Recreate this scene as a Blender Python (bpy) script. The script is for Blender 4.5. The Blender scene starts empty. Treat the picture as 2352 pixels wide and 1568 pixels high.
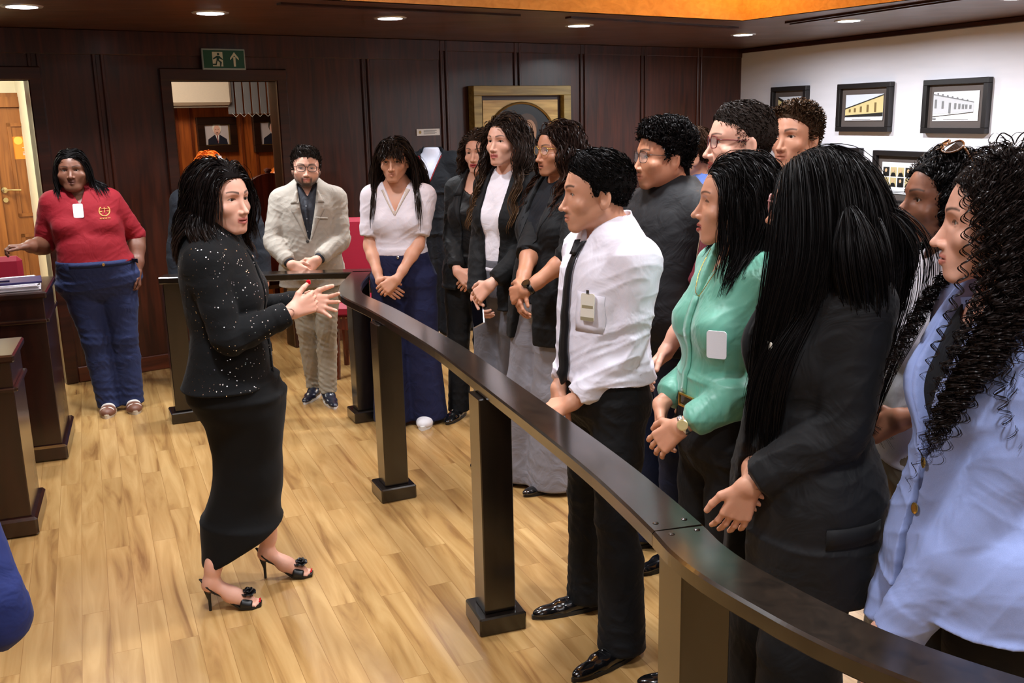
import bpy, math, random
import numpy as np
from mathutils import Vector, Matrix
from mathutils.bvhtree import BVHTree

# ------------------------------------------------------------------ camera, world, lights, exposure
SC = bpy.context.scene
COL = SC.collection
FOC, PITCH, ROLL, CAMH = 2250.0, 0.2257, -0.0225, 1.82
_c, _s = math.cos(ROLL), math.sin(ROLL)
CM = np.array([[_c, -_s, 0], [_s, _c, 0], [0, 0, 1.0]]) @ np.array(
    [[1, 0, 0], [0, -math.sin(PITCH), -math.cos(PITCH)], [0, math.cos(PITCH), -math.sin(PITCH)]])
CAMPOS = np.array([0, 0, CAMH])


def ray(px, py):
    return CM.T @ np.array([(px - 1176) / FOC, (py - 784) / FOC, 1.0])


def at_z(px, py, z=0.0):
    d = ray(px, py)
    return CAMPOS + d * ((z - CAMH) / d[2])


def at_y(px, py, y):
    d = ray(px, py)
    return CAMPOS + d * (y / d[1])


def at_plane(px, py, p0, n):
    d = ray(px, py)
    return CAMPOS + d * (np.dot(np.array(p0) - CAMPOS, n) / np.dot(d, n))


cam = bpy.data.cameras.new('camera')
cam.sensor_width = 36.0
cam.lens = FOC / 2352 * 36.0
cam.clip_start = 0.05
cob = bpy.data.objects.new('camera', cam)
COL.objects.link(cob)
R3 = CM.T @ np.diag([1, -1, -1])
cob.matrix_world = Matrix([[*R3[0], 0], [*R3[1], 0], [*R3[2], CAMH], [0, 0, 0, 1]])
SC.camera = cob

SC.view_settings.view_transform = 'Standard'
SC.view_settings.look = 'None'
SC.view_settings.gamma = 1.0
SC.view_settings.use_curve_mapping = False
SC.view_settings.exposure = -0.3

world = bpy.data.worlds.new('room_air')
SC.world = world
world.use_nodes = True
world.node_tree.nodes['Background'].inputs[0].default_value = (0.5, 0.52, 0.56, 1)
world.node_tree.nodes['Background'].inputs[1].default_value = 0.10

CEIL = 2.47


def area_light(name, loc, size, power, color, rot=(0, 0, 0), size_y=None, spread=180):
    l = bpy.data.lights.new(name, 'AREA')
    l.energy = power
    l.color = color
    l.size = size
    if size_y:
        l.shape = 'RECTANGLE'
        l.size_y = size_y
    l.spread = math.radians(spread)
    o = bpy.data.objects.new(name, l)
    COL.objects.link(o)
    o.location = loc
    o.rotation_euler = rot
    return o


# ------------------------------------------------------------------ materials
def new_mat(name):
    m = bpy.data.materials.new(name)
    m.use_nodes = True
    nt = m.node_tree
    b = nt.nodes['Principled BSDF']
    return m, nt, b


def nd(nt, kind, **kw):
    n = nt.nodes.new(kind)
    for k, v in kw.items():
        if k.startswith('i_'):
            key = k[2:]
            n.inputs[int(key) if key.isdigit() else key.replace('_', ' ')].default_value = v
        else:
            setattr(n, k, v)
    return n


def mixc(nt, fac, a, b, blend='MIX'):
    m = nt.nodes.new('ShaderNodeMix')
    m.data_type = 'RGBA'
    m.blend_type = blend
    for sock, v in ((m.inputs[0], fac), (m.inputs[6], a), (m.inputs[7], b)):
        if hasattr(v, 'links') or hasattr(v, 'is_linked'):
            nt.links.new(v, sock)
        elif isinstance(v, (int, float)):
            sock.default_value = v
        else:
            sock.default_value = (*v[:3], 1)
    return m.outputs[2]


def srgb(r, g, b):
    f = lambda c: (c / 255 / 12.92) if c / 255 <= 0.04045 else ((c / 255 + 0.055) / 1.055) ** 2.4
    return (f(r), f(g), f(b))


_MC = {}


def plain(name, col=None, rough=0.5, metal=0.0, coat=0.0, emit=0.0, alpha=1.0, spec=0.5, trans=0.0):
    if name in _MC:
        return _MC[name]
    m, nt, b = new_mat(name)
    n = nd(nt, 'ShaderNodeTexNoise')
    n.inputs['Scale'].default_value = 35
    c = mixc(nt, n.outputs[0], tuple(x * 0.93 for x in col), tuple(min(1, x * 1.06) for x in col))
    nt.links.new(c, b.inputs['Base Color'])
    b.inputs['Roughness'].default_value = rough
    b.inputs['Metallic'].default_value = metal
    b.inputs['Coat Weight'].default_value = coat
    b.inputs['Specular IOR Level'].default_value = spec
    b.inputs['Transmission Weight'].default_value = trans
    b.inputs['Alpha'].default_value = alpha
    if emit:
        b.inputs['Emission Color'].default_value = (*col, 1)
        b.inputs['Emission Strength'].default_value = emit
    _MC[name] = m
    return m


def fabric(name, col=None, rough=0.85, weave=900, bump=0.25, fold=0.5, foldscale=9, sheen=0.03, glitter=0.0, col2=None, spec=0.3):
    """cloth: fine weave plus larger soft folds as bump"""
    if name in _MC:
        return _MC[name]
    m, nt, b = new_mat(name)
    tc = nd(nt, 'ShaderNodeTexCoord')
    n1 = nd(nt, 'ShaderNodeTexNoise')
    n1.inputs['Scale'].default_value = weave
    n2 = nd(nt, 'ShaderNodeTexNoise')
    n2.inputs['Scale'].default_value = foldscale
    n2.inputs['Detail'].default_value = 3
    n2.inputs['Distortion'].default_value = 1.2
    for n in (n1, n2):
        nt.links.new(tc.outputs['Object'], n.inputs['Vector'])
    c = mixc(nt, n1.outputs[0], tuple(x * 0.86 for x in col), tuple(min(1, x * 1.12) for x in (col2 or col)))
    nt.links.new(c, b.inputs['Base Color'])
    b.inputs['Roughness'].default_value = rough
    b.inputs['Sheen Weight'].default_value = sheen
    b.inputs['Sheen Roughness'].default_value = 0.4
    b.inputs['Specular IOR Level'].default_value = spec
    b1 = nd(nt, 'ShaderNodeBump')
    b1.inputs['Strength'].default_value = bump
    b1.inputs['Distance'].default_value = 0.0006
    nt.links.new(n1.outputs[0], b1.inputs['Height'])
    b2 = nd(nt, 'ShaderNodeBump')
    b2.inputs['Strength'].default_value = fold
    b2.inputs['Distance'].default_value = 0.02
    nt.links.new(n2.outputs[0], b2.inputs['Height'])
    nt.links.new(b1.outputs[0], b2.inputs['Normal'])
    nt.links.new(b2.outputs[0], b.inputs['Normal'])
    if glitter:
        v = nd(nt, 'ShaderNodeTexVoronoi')
        v.inputs['Scale'].default_value = 130
        nt.links.new(tc.outputs['Object'], v.inputs['Vector'])
        r = nd(nt, 'ShaderNodeMath', operation='LESS_THAN')
        nt.links.new(v.outputs['Distance'], r.inputs[0])
        r.inputs[1].default_value = 0.30
        sep = nd(nt, 'ShaderNodeSeparateColor')
        nt.links.new(v.outputs['Color'], sep.inputs[0])
        r2 = nd(nt, 'ShaderNodeMath', operation='GREATER_THAN')
        nt.links.new(sep.outputs[0], r2.inputs[0])
        r2.inputs[1].default_value = 1 - glitter
        r3 = nd(nt, 'ShaderNodeMath', operation='MULTIPLY')
        nt.links.new(r.outputs[0], r3.inputs[0])
        nt.links.new(r2.outputs[0], r3.inputs[1])
        nt.links.new(mixc(nt, r3.outputs[0], c, (0.85, 0.88, 0.9)), b.inputs['Base Color'])
        nt.links.new(r3.outputs[0], b.inputs['Metallic'])
        rr = nd(nt, 'ShaderNodeMapRange', i_3=rough, i_4=0.25)
        nt.links.new(r3.outputs[0], rr.inputs[0])
        nt.links.new(rr.outputs[0], b.inputs['Roughness'])
    _MC[name] = m
    return m


def wood(name, dark=None, light=None, rough=0.35, coat=0.3, scale=1.0, axis='Z', bump=0.05):
    if name in _MC:
        return _MC[name]
    m, nt, b = new_mat(name)
    tc = nd(nt, 'ShaderNodeTexCoord')
    mp = nd(nt, 'ShaderNodeMapping')
    st = {'X': (1.2, 14, 14), 'Y': (14, 1.2, 14), 'Z': (14, 14, 1.2)}[axis]
    mp.inputs['Scale'].default_value = tuple(s * scale for s in st)
    nt.links.new(tc.outputs['Object'], mp.inputs[0])
    n = nd(nt, 'ShaderNodeTexNoise')
    n.inputs['Scale'].default_value = 1.6
    n.inputs['Detail'].default_value = 8
    n.inputs['Distortion'].default_value = 0.8
    nt.links.new(mp.outputs[0], n.inputs['Vector'])
    cr = nd(nt, 'ShaderNodeValToRGB')
    cr.color_ramp.elements[0].position = 0.3
    cr.color_ramp.elements[0].color = (*dark, 1)
    cr.color_ramp.elements[1].position = 0.72
    cr.color_ramp.elements[1].color = (*light, 1)
    nt.links.new(n.outputs[0], cr.inputs[0])
    nt.links.new(cr.outputs[0], b.inputs['Base Color'])
    n2 = nd(nt, 'ShaderNodeTexNoise')
    n2.inputs['Scale'].default_value = 2.5
    nt.links.new(tc.outputs['Object'], n2.inputs['Vector'])
    mr = nd(nt, 'ShaderNodeMapRange', i_3=rough * 0.8, i_4=rough * 1.25)
    nt.links.new(n2.outputs[0], mr.inputs[0])
    nt.links.new(mr.outputs[0], b.inputs['Roughness'])
    b.inputs['Coat Weight'].default_value = coat
    b.inputs['Coat Roughness'].default_value = 0.2
    bp = nd(nt, 'ShaderNodeBump')
    bp.inputs['Strength'].default_value = bump
    bp.inputs['Distance'].default_value = 0.003
    nt.links.new(n.outputs[0], bp.inputs['Height'])
    nt.links.new(bp.outputs[0], b.inputs['Normal'])
    _MC[name] = m
    return m


_ROOT = {}


def hair_mat(name, root, tip=None, rough=0.33, zfade=None):
    _ROOT[name] = root
    if name in _MC:
        return _MC[name]
    m, nt, b = new_mat(name)
    tc = nd(nt, 'ShaderNodeTexCoord')
    n = nd(nt, 'ShaderNodeTexNoise')
    n.inputs['Scale'].default_value = 60
    nt.links.new(tc.outputs['Object'], n.inputs['Vector'])
    base = mixc(nt, n.outputs[0], tuple(x * 0.6 for x in root), tuple(x * 1.4 for x in root))
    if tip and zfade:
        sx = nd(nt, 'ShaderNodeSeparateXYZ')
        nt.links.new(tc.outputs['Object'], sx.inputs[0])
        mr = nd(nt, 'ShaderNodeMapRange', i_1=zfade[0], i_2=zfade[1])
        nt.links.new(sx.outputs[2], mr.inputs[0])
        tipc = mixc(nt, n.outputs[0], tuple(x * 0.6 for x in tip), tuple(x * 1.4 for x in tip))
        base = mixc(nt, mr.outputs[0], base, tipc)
    nt.links.new(base, b.inputs['Base Color'])
    b.inputs['Roughness'].default_value = rough
    b.inputs['Specular IOR Level'].default_value = 0.10
    _MC[name] = m
    return m


def skin_mat(name, col, lip=(0.45, 0.16, 0.14), brow=(0.02, 0.014, 0.01), blush=0.35, nails=None):
    """skin; the 'mask' attribute marks lips (R), brows and lashes (G), beard shadow (B)"""
    if name in _MC:
        return _MC[name]
    m, nt, b = new_mat(name)
    a = nd(nt, 'ShaderNodeAttribute', attribute_name='mask')
    sep = nd(nt, 'ShaderNodeSeparateColor')
    nt.links.new(a.outputs['Color'], sep.inputs[0])
    tc = nd(nt, 'ShaderNodeTexCoord')
    n = nd(nt, 'ShaderNodeTexNoise')
    n.inputs['Scale'].default_value = 22
    n.inputs['Detail'].default_value = 4
    nt.links.new(tc.outputs['Object'], n.inputs['Vector'])
    red = (min(1, col[0] * 1.02), col[1] * 0.84, col[2] * 0.8)
    c = mixc(nt, n.outputs[0], col, red)
    nb = nd(nt, 'ShaderNodeMath', operation='MULTIPLY')
    nb.inputs[1].default_value = 0.95
    nt.links.new(sep.outputs[2], nb.inputs[0])
    c = mixc(nt, nb.outputs[0], c, brow)
    c = mixc(nt, sep.outputs[0], c, lip)
    c = mixc(nt, sep.outputs[1], c, brow)
    nt.links.new(c, b.inputs['Base Color'])
    b.inputs['Roughness'].default_value = 0.48
    b.inputs['Specular IOR Level'].default_value = 0.45
    b.inputs['Subsurface Weight'].default_value = 0.12
    b.inputs['Subsurface Radius'].default_value = (0.012, 0.005, 0.003)
    b.inputs['Subsurface Scale'].default_value = 0.6
    n3 = nd(nt, 'ShaderNodeTexNoise')
    n3.inputs['Scale'].default_value = 350
    nt.links.new(tc.outputs['Object'], n3.inputs['Vector'])
    bp = nd(nt, 'ShaderNodeBump')
    bp.inputs['Strength'].default_value = 0.12
    bp.inputs['Distance'].default_value = 0.001
    nt.links.new(n3.outputs[0], bp.inputs['Height'])
    nt.links.new(bp.outputs[0], b.inputs['Normal'])
    _MC[name] = m
    return m


# ------------------------------------------------------------------ object helpers
def mesh_obj(name, V, F, mat, parent=None, smooth=True, loc=None, rotz=None, mask=None):
    me = bpy.data.meshes.new(name)
    V = np.asarray(V, np.float32)
    if len(F) and not isinstance(F, np.ndarray):
        me.from_pydata(V.tolist(), [], [list(map(int, f)) for f in F])
    else:
        n, k = F.shape
        me.vertices.add(len(V))
        me.vertices.foreach_set('co', V.ravel())
        me.loops.add(n * k)
        me.loops.foreach_set('vertex_index', F.astype(np.int32).ravel())
        me.polygons.add(n)
        me.polygons.foreach_set('loop_start', np.arange(0, n * k, k, dtype=np.int32))
        me.update(calc_edges=True)
    me.polygons.foreach_set('use_smooth', np.full(len(me.polygons), bool(smooth)))
    if mask is not None:
        at = me.attributes.new('mask', 'FLOAT_COLOR', 'POINT')
        at.data.foreach_set('color', np.concatenate([mask, np.ones((len(mask), 1))], 1).astype(np.float32).ravel())
    if mat:
        me.materials.append(mat)
    me.update()
    o = bpy.data.objects.new(name, me)
    COL.objects.link(o)
    if parent:
        o.parent = parent
    if loc is not None:
        o.location = loc
    if rotz is not None:
        o.rotation_euler = (0, 0, rotz)
    return o


def empty(name, loc=(0, 0, 0), rotz=0.0):
    o = bpy.data.objects.new(name, None)
    COL.objects.link(o)
    o.location = loc
    o.rotation_euler = (0, 0, rotz)
    o.empty_display_size = 0.1
    return o


def tag(o, label=None, cat=None, group=None, kind=None):
    if label:
        o['label'] = label
    if cat:
        o['category'] = cat
    if group:
        o['group'] = group
    if kind:
        o['kind'] = kind
    return o


class MB:
    """collects simple solids into one mesh"""

    def __init__(s):
        s.V, s.F = [], []

    def add(s, V, F):
        n = len(s.V)
        s.V += [tuple(map(float, v)) for v in V]
        s.F += [tuple(n + i for i in f) for f in F]
        return s

    def box(s, c, d, rz=0.0, bevel=0.0, R=None):
        hx, hy, hz = d[0] / 2, d[1] / 2, d[2] / 2
        b = min(bevel, hx * 0.9, hy * 0.9, hz * 0.9)
        R = np.array(Matrix.Rotation(rz, 3, 'Z')) if R is None else np.array(R)
        if b <= 0:
            V = [(x, y, z) for z in (-hz, hz) for y in (-hy, hy) for x in (-hx, hx)]
            F = [(0, 2, 3, 1), (4, 5, 7, 6), (0, 1, 5, 4), (2, 6, 7, 3), (0, 4, 6, 2), (1, 3, 7, 5)]
        else:
            V, F = [], []
            idx = {}
            for sx in (-1, 1):
                for sy in (-1, 1):
                    for sz in (-1, 1):
                        for a in range(3):
                            q = [sx * (hx - b), sy * (hy - b), sz * (hz - b)]
                            q[a] += (sx, sy, sz)[a] * b
                            idx[(sx, sy, sz, a)] = len(V)
                            V.append(tuple(q))
            for a in range(3):
                u, w = [i for i in range(3) if i != a]
                for sa in (-1, 1):
                    f = []
                    for su, sw in ((-1, -1), (1, -1), (1, 1), (-1, 1)):
                        k = [0, 0, 0]
                        k[a], k[u], k[w] = sa, su, sw
                        f.append(idx[(*k, a)])
                    F.append(f)
                for su in (-1, 1):
                    for sw in (-1, 1):
                        k1, k2 = [0, 0, 0], [0, 0, 0]
                        k1[a], k1[u], k1[w] = -1, su, sw
                        k2[a], k2[u], k2[w] = 1, su, sw
                        F.append([idx[(*k1, u)], idx[(*k2, u)], idx[(*k2, w)], idx[(*k1, w)]])
            for sx in (-1, 1):
                for sy in (-1, 1):
                    for sz in (-1, 1):
                        F.append([idx[(sx, sy, sz, a)] for a in range(3)])
        V = np.array(V) @ R.T + np.array(c)
        return s.add(V, F)

    def tube(s, pts, r, n=8, cap=True):
        pts = np.array(pts, float)
        rr = np.full(len(pts), r) if np.isscalar(r) else np.array(r)
        T = np.gradient(pts, axis=0)
        T /= np.linalg.norm(T, axis=1)[:, None] + 1e-9
        up = np.array([0, 0, 1.0]) if abs(T[0][2]) < 0.9 else np.array([1.0, 0, 0])
        V = []
        for p, t, q in zip(pts, T, rr):
            a = np.cross(t, up)
            a /= np.linalg.norm(a) + 1e-9
            up = np.cross(a, t)
            for k in range(n):
                th = 2 * math.pi * k / n
                V.append(p + q * (math.cos(th) * a + math.sin(th) * up))
        F = []
        for i in range(len(pts) - 1):
            for k in range(n):
                F.append((i * n + k, i * n + (k + 1) % n, (i + 1) * n + (k + 1) % n, (i + 1) * n + k))
        if cap:
            F.append(tuple(range(n)))
            F.append(tuple(range((len(pts) - 1) * n, len(pts) * n))[::-1])
        return s.add(V, F)

    def lathe(s, c, prof, n=24, R=None):
        V, F = [], []
        for r, z in prof:
            for k in range(n):
                t = 2 * math.pi * k / n
                V.append((r * math.cos(t), r * math.sin(t), z))
        for i in range(len(prof) - 1):
            for k in range(n):
                F.append((i * n + k, i * n + (k + 1) % n, (i + 1) * n + (k + 1) % n, (i + 1) * n + k))
        F.append(tuple(range(n))[::-1])
        F.append(tuple(range((len(prof) - 1) * n, len(prof) * n)))
        V = np.array(V)
        if R is not None:
            V = V @ np.array(R).T
        return s.add(V + np.array(c), F)

    def prism(s, poly, y0, y1, M=None):
        """polygon in x,z extruded along y"""
        n = len(poly)
        V = [(x, y0, z) for x, z in poly] + [(x, y1, z) for x, z in poly]
        F = [tuple(range(n)), tuple(range(2 * n - 1, n - 1, -1))]
        F += [(i, i + n, (i + 1) % n + n, (i + 1) % n) for i in range(n)]
        V = np.array(V)
        if M is not None:
            V = V @ np.array(M)[:3, :3].T + np.array(M)[:3, 3]
        return s.add(V, F)

    def build(s, name, mat, parent=None, smooth=False, **kw):
        o = mesh_obj(name, np.array(s.V), s.F, mat, parent, smooth, **kw)
        import bmesh
        bm = bmesh.new()
        bm.from_mesh(o.data)
        bmesh.ops.recalc_face_normals(bm, faces=bm.faces)
        bm.to_mesh(o.data)
        bm.free()
        return o
# ------------------------------------------------------------------ room shell
A = at_z(0, 62, CEIL)
B = at_z(1704, 113, CEIL)
WD = (B - A)[:2]
WLEN = float(np.linalg.norm(WD))
WD = WD / WLEN
WN = np.array([WD[1], -WD[0]])                       # points into the room
WANG = math.atan2(WD[1], WD[0])
Cc = at_z(2352, 36, CEIL)
RD = (Cc - B)[:2]
RD = RD / np.linalg.norm(RD)
RN = np.array([-RD[1], RD[0]])
if np.dot(RN, -B[:2]) < 0:
    RN = -RN
RANG = math.atan2(RD[1], RD[0])


def wall_uv(px, py, off=0.0):
    """pixel -> (u along back wall, z) on the plane `off` metres behind the wall face"""
    p0 = np.array([A[0], A[1], 0]) - np.array([WN[0], WN[1], 0]) * off
    p = at_plane(px, py, p0, np.array([WN[0], WN[1], 0]))
    return float(np.dot(p[:2] - A[:2], WD)), float(p[2])


def rwall_uv(px, py, off=0.0):
    p0 = np.array([B[0], B[1], 0]) + np.array([RN[0], RN[1], 0]) * off
    p = at_plane(px, py, p0, np.array([RN[0], RN[1], 0]))
    return float(np.dot(p[:2] - B[:2], RD)), float(p[2])


# local frames: x along the wall, y into the wall (away from the room), z up
MW = Matrix(((WD[0], -WN[0], 0, A[0]), (WD[1], -WN[1], 0, A[1]), (0, 0, 1, 0), (0, 0, 0, 1)))
MR = Matrix(((RD[0], -RN[0], 0, B[0]), (RD[1], -RN[1], 0, B[1]), (0, 0, 1, 0), (0, 0, 0, 1)))


def wobj(mb, name, mat, parent=None, M=MW, **kw):
    o = mb.build(name, mat, parent, **kw)
    if parent is None:
        o.matrix_world = M
    return o


def ubox(mb, u0, u1, y0, y1, z0, z1, bevel=0.0):
    return mb.box(((u0 + u1) / 2, (y0 + y1) / 2, (z0 + z1) / 2), (abs(u1 - u0), abs(y1 - y0), abs(z1 - z0)), bevel=bevel)


mahog = wood('mahogany_panel', srgb(34, 12, 5), srgb(74, 30, 13), rough=0.34, coat=0.22, axis='Z')
mahog_x = wood('mahogany_rail', srgb(34, 12, 5), srgb(64, 26, 12), rough=0.33, coat=0.2, axis='X')
honey = wood('honey_panel', srgb(120, 56, 18), srgb(176, 92, 34), rough=0.4, coat=0.2, axis='Z')
deskwood = wood('desk_mahogany', srgb(26, 10, 8), srgb(48, 20, 13), rough=0.25, coat=0.6, axis='Z')
ebony = wood('rail_ebony', srgb(14, 10, 8), srgb(30, 22, 17), rough=0.2, coat=0.7, axis='Z', bump=0.02)

# floor: laminate boards running parallel to the white wall
fm, nt, bs = new_mat('laminate_floor')
tc = nd(nt, 'ShaderNodeTexCoord')
mp = nd(nt, 'ShaderNodeMapping')
mp.inputs['Rotation'].default_value = (0, 0, math.radians(-90 - 23))
nt.links.new(tc.outputs['Object'], mp.inputs[0])
bk = nd(nt, 'ShaderNodeTexBrick')
bk.offset = 0.37
bk.inputs['Scale'].default_value = 1.0
bk.inputs['Mortar Size'].default_value = 0.0012
bk.inputs['Mortar Smooth'].default_value = 0.2
bk.inputs['Brick Width'].default_value = 0.95
bk.inputs['Row Height'].default_value = 0.098
bk.inputs['Color1'].default_value = (0, 0, 0, 1)
bk.inputs['Color2'].default_value = (1, 1, 1, 1)
bk.inputs['Mortar'].default_value = (0.4, 0.4, 0.4, 1)
nt.links.new(mp.outputs[0], bk.inputs['Vector'])
mp2 = nd(nt, 'ShaderNodeMapping')
mp2.inputs['Scale'].default_value = (1.1, 11, 1)
nt.links.new(mp.outputs[0], mp2.inputs[0])
ad = nd(nt, 'ShaderNodeVectorMath', operation='MULTIPLY_ADD')
nt.links.new(bk.outputs['Color'], ad.inputs[0])
ad.inputs[1].default_value = (7, 13, 5)
nt.links.new(mp2.outputs[0], ad.inputs[2])
gn = nd(nt, 'ShaderNodeTexNoise')
gn.inputs['Scale'].default_value = 1.3
gn.inputs['Detail'].default_value = 6
gn.inputs['Distortion'].default_value = 0.9
nt.links.new(ad.outputs[0], gn.inputs['Vector'])
cr = nd(nt, 'ShaderNodeValToRGB')
E = cr.color_ramp.elements
E[0].position = 0.27
E[0].color = (*srgb(134, 96, 54), 1)
E[1].position = 0.72
E[1].color = (*srgb(196, 160, 106), 1)
e = E.new(0.45)
e.color = (*srgb(172, 134, 82), 1)
nt.links.new(gn.outputs[0], cr.inputs[0])
tone = mixc(nt, bk.outputs['Color'], (0.88, 0.86, 0.82), (1.06, 1.05, 1.04))
c2 = mixc(nt, 1.0, cr.outputs[0], tone, 'MULTIPLY')
c3 = mixc(nt, bk.outputs['Fac'], c2, srgb(150, 112, 66))
nt.links.new(c3, bs.inputs['Base Color'])
bs.inputs['Roughness'].default_value = 0.27
bs.inputs['Coat Weight'].default_value = 0.25
bs.inputs['Coat Roughness'].default_value = 0.12
bp = nd(nt, 'ShaderNodeBump')
bp.inputs['Strength'].default_value = 0.05
bp.inputs['Distance'].default_value = 0.002
nt.links.new(gn.outputs[0], bp.inputs['Height'])
nt.links.new(bp.outputs[0], bs.inputs['Normal'])
mb = MB().box((0, 6, -0.05), (22, 26, 0.1))
tag(mb.build('floor', fm), kind='structure')

# ceiling soffit with a deep illuminated coffer
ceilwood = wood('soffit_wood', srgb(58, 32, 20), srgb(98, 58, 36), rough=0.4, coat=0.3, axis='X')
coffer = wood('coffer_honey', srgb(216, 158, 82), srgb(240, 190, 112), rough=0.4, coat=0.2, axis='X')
P0 = at_z(1705, 47, CEIL)[:2]                    # far right corner of the coffer opening
Lf = at_z(780, 0, CEIL)[:2]
Rt = at_z(2080, 0, CEIL)[:2]
dl = (Lf - P0) / np.linalg.norm(Lf - P0)
dr = (Rt - P0) / np.linalg.norm(Rt - P0)
P1 = P0 + dl * 7.4
P3 = P0 + dr * 8.2
P2 = P1 + dr * 8.2
quad = [P0, P1, P2, P3]
out = [B[:2] + WD * 0.1 - WN * 0.14, A[:2] - WD * 5 - WN * 0.14, np.array([-8.5, -4.5]), B[:2] + RD * 14]
V = [(p[0], p[1], CEIL) for p in out] + [(p[0], p[1], CEIL) for p in quad]
V += [(p[0], p[1], CEIL + 0.12) for p in out] + [(p[0], p[1], CEIL + 0.12) for p in quad]
F = []
for i in range(4):
    j = (i + 1) % 4
    F += [(i, j, 4 + j, 4 + i), (8 + i, 12 + i, 12 + j, 8 + j), (i, 8 + i, 8 + j, j)]
m = MB()
m.V, m.F = V, F
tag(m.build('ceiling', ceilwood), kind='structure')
HC = CEIL + 0.55
m = MB()
for i in range(4):
    p, q = quad[i], quad[(i + 1) % 4]
    d = (q - p) / np.linalg.norm(q - p)
    n = np.array([-d[1], d[0]])
    cen = (quad[0] + quad[1] + quad[2] + quad[3]) / 4
    if np.dot(n, cen - p) > 0:
        n = -n
    mid = (p + q) / 2 + n * 0.02
    m.box((mid[0], mid[1], (CEIL + HC) / 2), (np.linalg.norm(q - p) + 0.08, 0.04, HC - CEIL), rz=math.atan2(d[1], d[0]))
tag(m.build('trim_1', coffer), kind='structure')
m = MB()
cen = sum(quad) / 4
m.add([(*(cen + (p - cen) * 1.02), HC) for p in quad] + [(*(cen + (p - cen) * 1.02), HC + 0.05) for p in quad],
      [(0, 1, 2, 3), (7, 6, 5, 4), (0, 4, 5, 1), (1, 5, 6, 2), (2, 6, 7, 3), (3, 7, 4, 0)])
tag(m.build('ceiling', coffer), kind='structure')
# shadow groove and bead mouldings on the soffit beside the coffer
m = MB()
for (a, b, w, n0) in (((640, 6), (1190, 34), 0.05, 0), ((1305, 38), (1690, 62), 0.05, 0)):
    p, q = at_z(*a, CEIL)[:2], at_z(*b, CEIL)[:2]
    d = q - p
    L = np.linalg.norm(d)
    d /= L
    mid = (p + q) / 2
    m.box((mid[0], mid[1], CEIL - 0.006), (L, 0.06, 0.012), rz=math.atan2(d[1], d[0]))
p, q = at_z(1818, 50, CEIL)[:2], at_z(2200, -6, CEIL)[:2]
q = p + (q - p) * 2.2
d = q - p
L = np.linalg.norm(d)
d /= L
mid = (p + q) / 2
nn = np.array([-d[1], d[0]])
for off, zz in ((0, 0.022), (0.045, 0.014), (-0.045, 0.014)):
    m.box((mid[0] + nn[0] * off, mid[1] + nn[1] * off, CEIL - zz / 2), (L, 0.035, zz), rz=math.atan2(d[1], d[0]))
tag(m.build('trim_2', mahog_x), kind='structure')

# back wall with two openings
d2l, d2t = wall_uv(391, 186)
d2r, _ = wall_uv(632, 182)
d1r, d1t = wall_uv(63, 184)
d1l = d1r - 0.95
TH = 0.14
m = MB()
ubox(m, -5.0, d1l, 0, TH, 0, CEIL)
ubox(m, d1l, d1r, 0, TH, d1t, CEIL)
ubox(m, d1r, d2l, 0, TH, 0, CEIL)
ubox(m, d2l, d2r, 0, TH, d2t, CEIL)
ubox(m, d2r, WLEN + 0.1, 0, TH, 0, CEIL)
tag(wobj(m, 'wall_back', mahog), kind='structure')
m = MB()
for px in (84, 231):
    u, _ = wall_uv(px, 200)
    for o in (-0.028, 0.028):
        ubox(m, u + o - 0.014, u + o + 0.014, -0.016, 0, 0.1, CEIL, 0.006)
for px in (838, 1018, 1187, 1338, 1478, 1607):
    u, _ = wall_uv(px, 150)
    for o in (-0.026, 0.026):
        ubox(m, u + o - 0.014, u + o + 0.014, -0.016, 0, 0.1, CEIL, 0.006)
u0, z0 = wall_uv(75, 123)
u1, _ = wall_uv(1005, 125)
ubox(m, -4.9, u1, -0.025, 0, z0, CEIL - 0.001, 0.004)
ubox(m, u1, WLEN, -0.012, 0, CEIL - 0.09, CEIL - 0.001, 0.004)
tag(wobj(m, 'trim_3', mahog), kind='structure')
m = MB()
for (a, b, t) in ((d1l, d1r, d1t), (d2l, d2r, d2t)):
    for (x0, x1) in ((a - 0.085, a), (b, b + 0.085)):
        ubox(m, x0, x1, -0.03, TH + 0.02, 0, t + 0.085, 0.008)
    ubox(m, a - 0.085, b + 0.085, -0.034, TH + 0.02, t, t + 0.09, 0.008)
tag(wobj(m, 'trim_4', mahog_x), kind='structure')
m = MB()
for a, b in ((-5, d1l - 0.085), (d1r + 0.085, d2l - 0.085), (d2r + 0.085, WLEN)):
    ubox(m, a, b, -0.022, 0, 0, 0.115, 0.006)
tag(wobj(m, 'baseboard_back', wood('skirting_wood', srgb(60, 24, 10), srgb(100, 44, 20), axis='X')), kind='structure')

# white right wall
pm = plain('white_paint', srgb(226, 224, 232), rough=0.75)
m = MB()
ubox(m, -0.1, 14, 0, 0.12, 0, CEIL)
tag(wobj(m, 'wall_right', pm, M=MR), kind='structure')
m = MB()
ubox(m, 0, 14, -0.02, 0, CEIL - 0.045, CEIL - 0.001, 0.005)
tag(wobj(m, 'trim_5', mahog_x, M=MR), kind='structure')
m = MB()
ubox(m, 0, 14, -0.015, 0, 0, 0.1, 0.005)
tag(wobj(m, 'baseboard_right', mahog_x, M=MR), kind='structure')
# remaining shell out of view, dark panelling left and plain wall behind the camera
m = MB().box((-6.2, 1.0, CEIL / 2), (0.12, 12, CEIL))
tag(m.build('wall_left', mahog), kind='structure')
m = MB().box((0.5, -3.6, CEIL / 2), (15, 0.12, CEIL))
tag(m.build('wall_front', plain('cream_paint', srgb(196, 178, 156), rough=0.8)), kind='structure')

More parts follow.
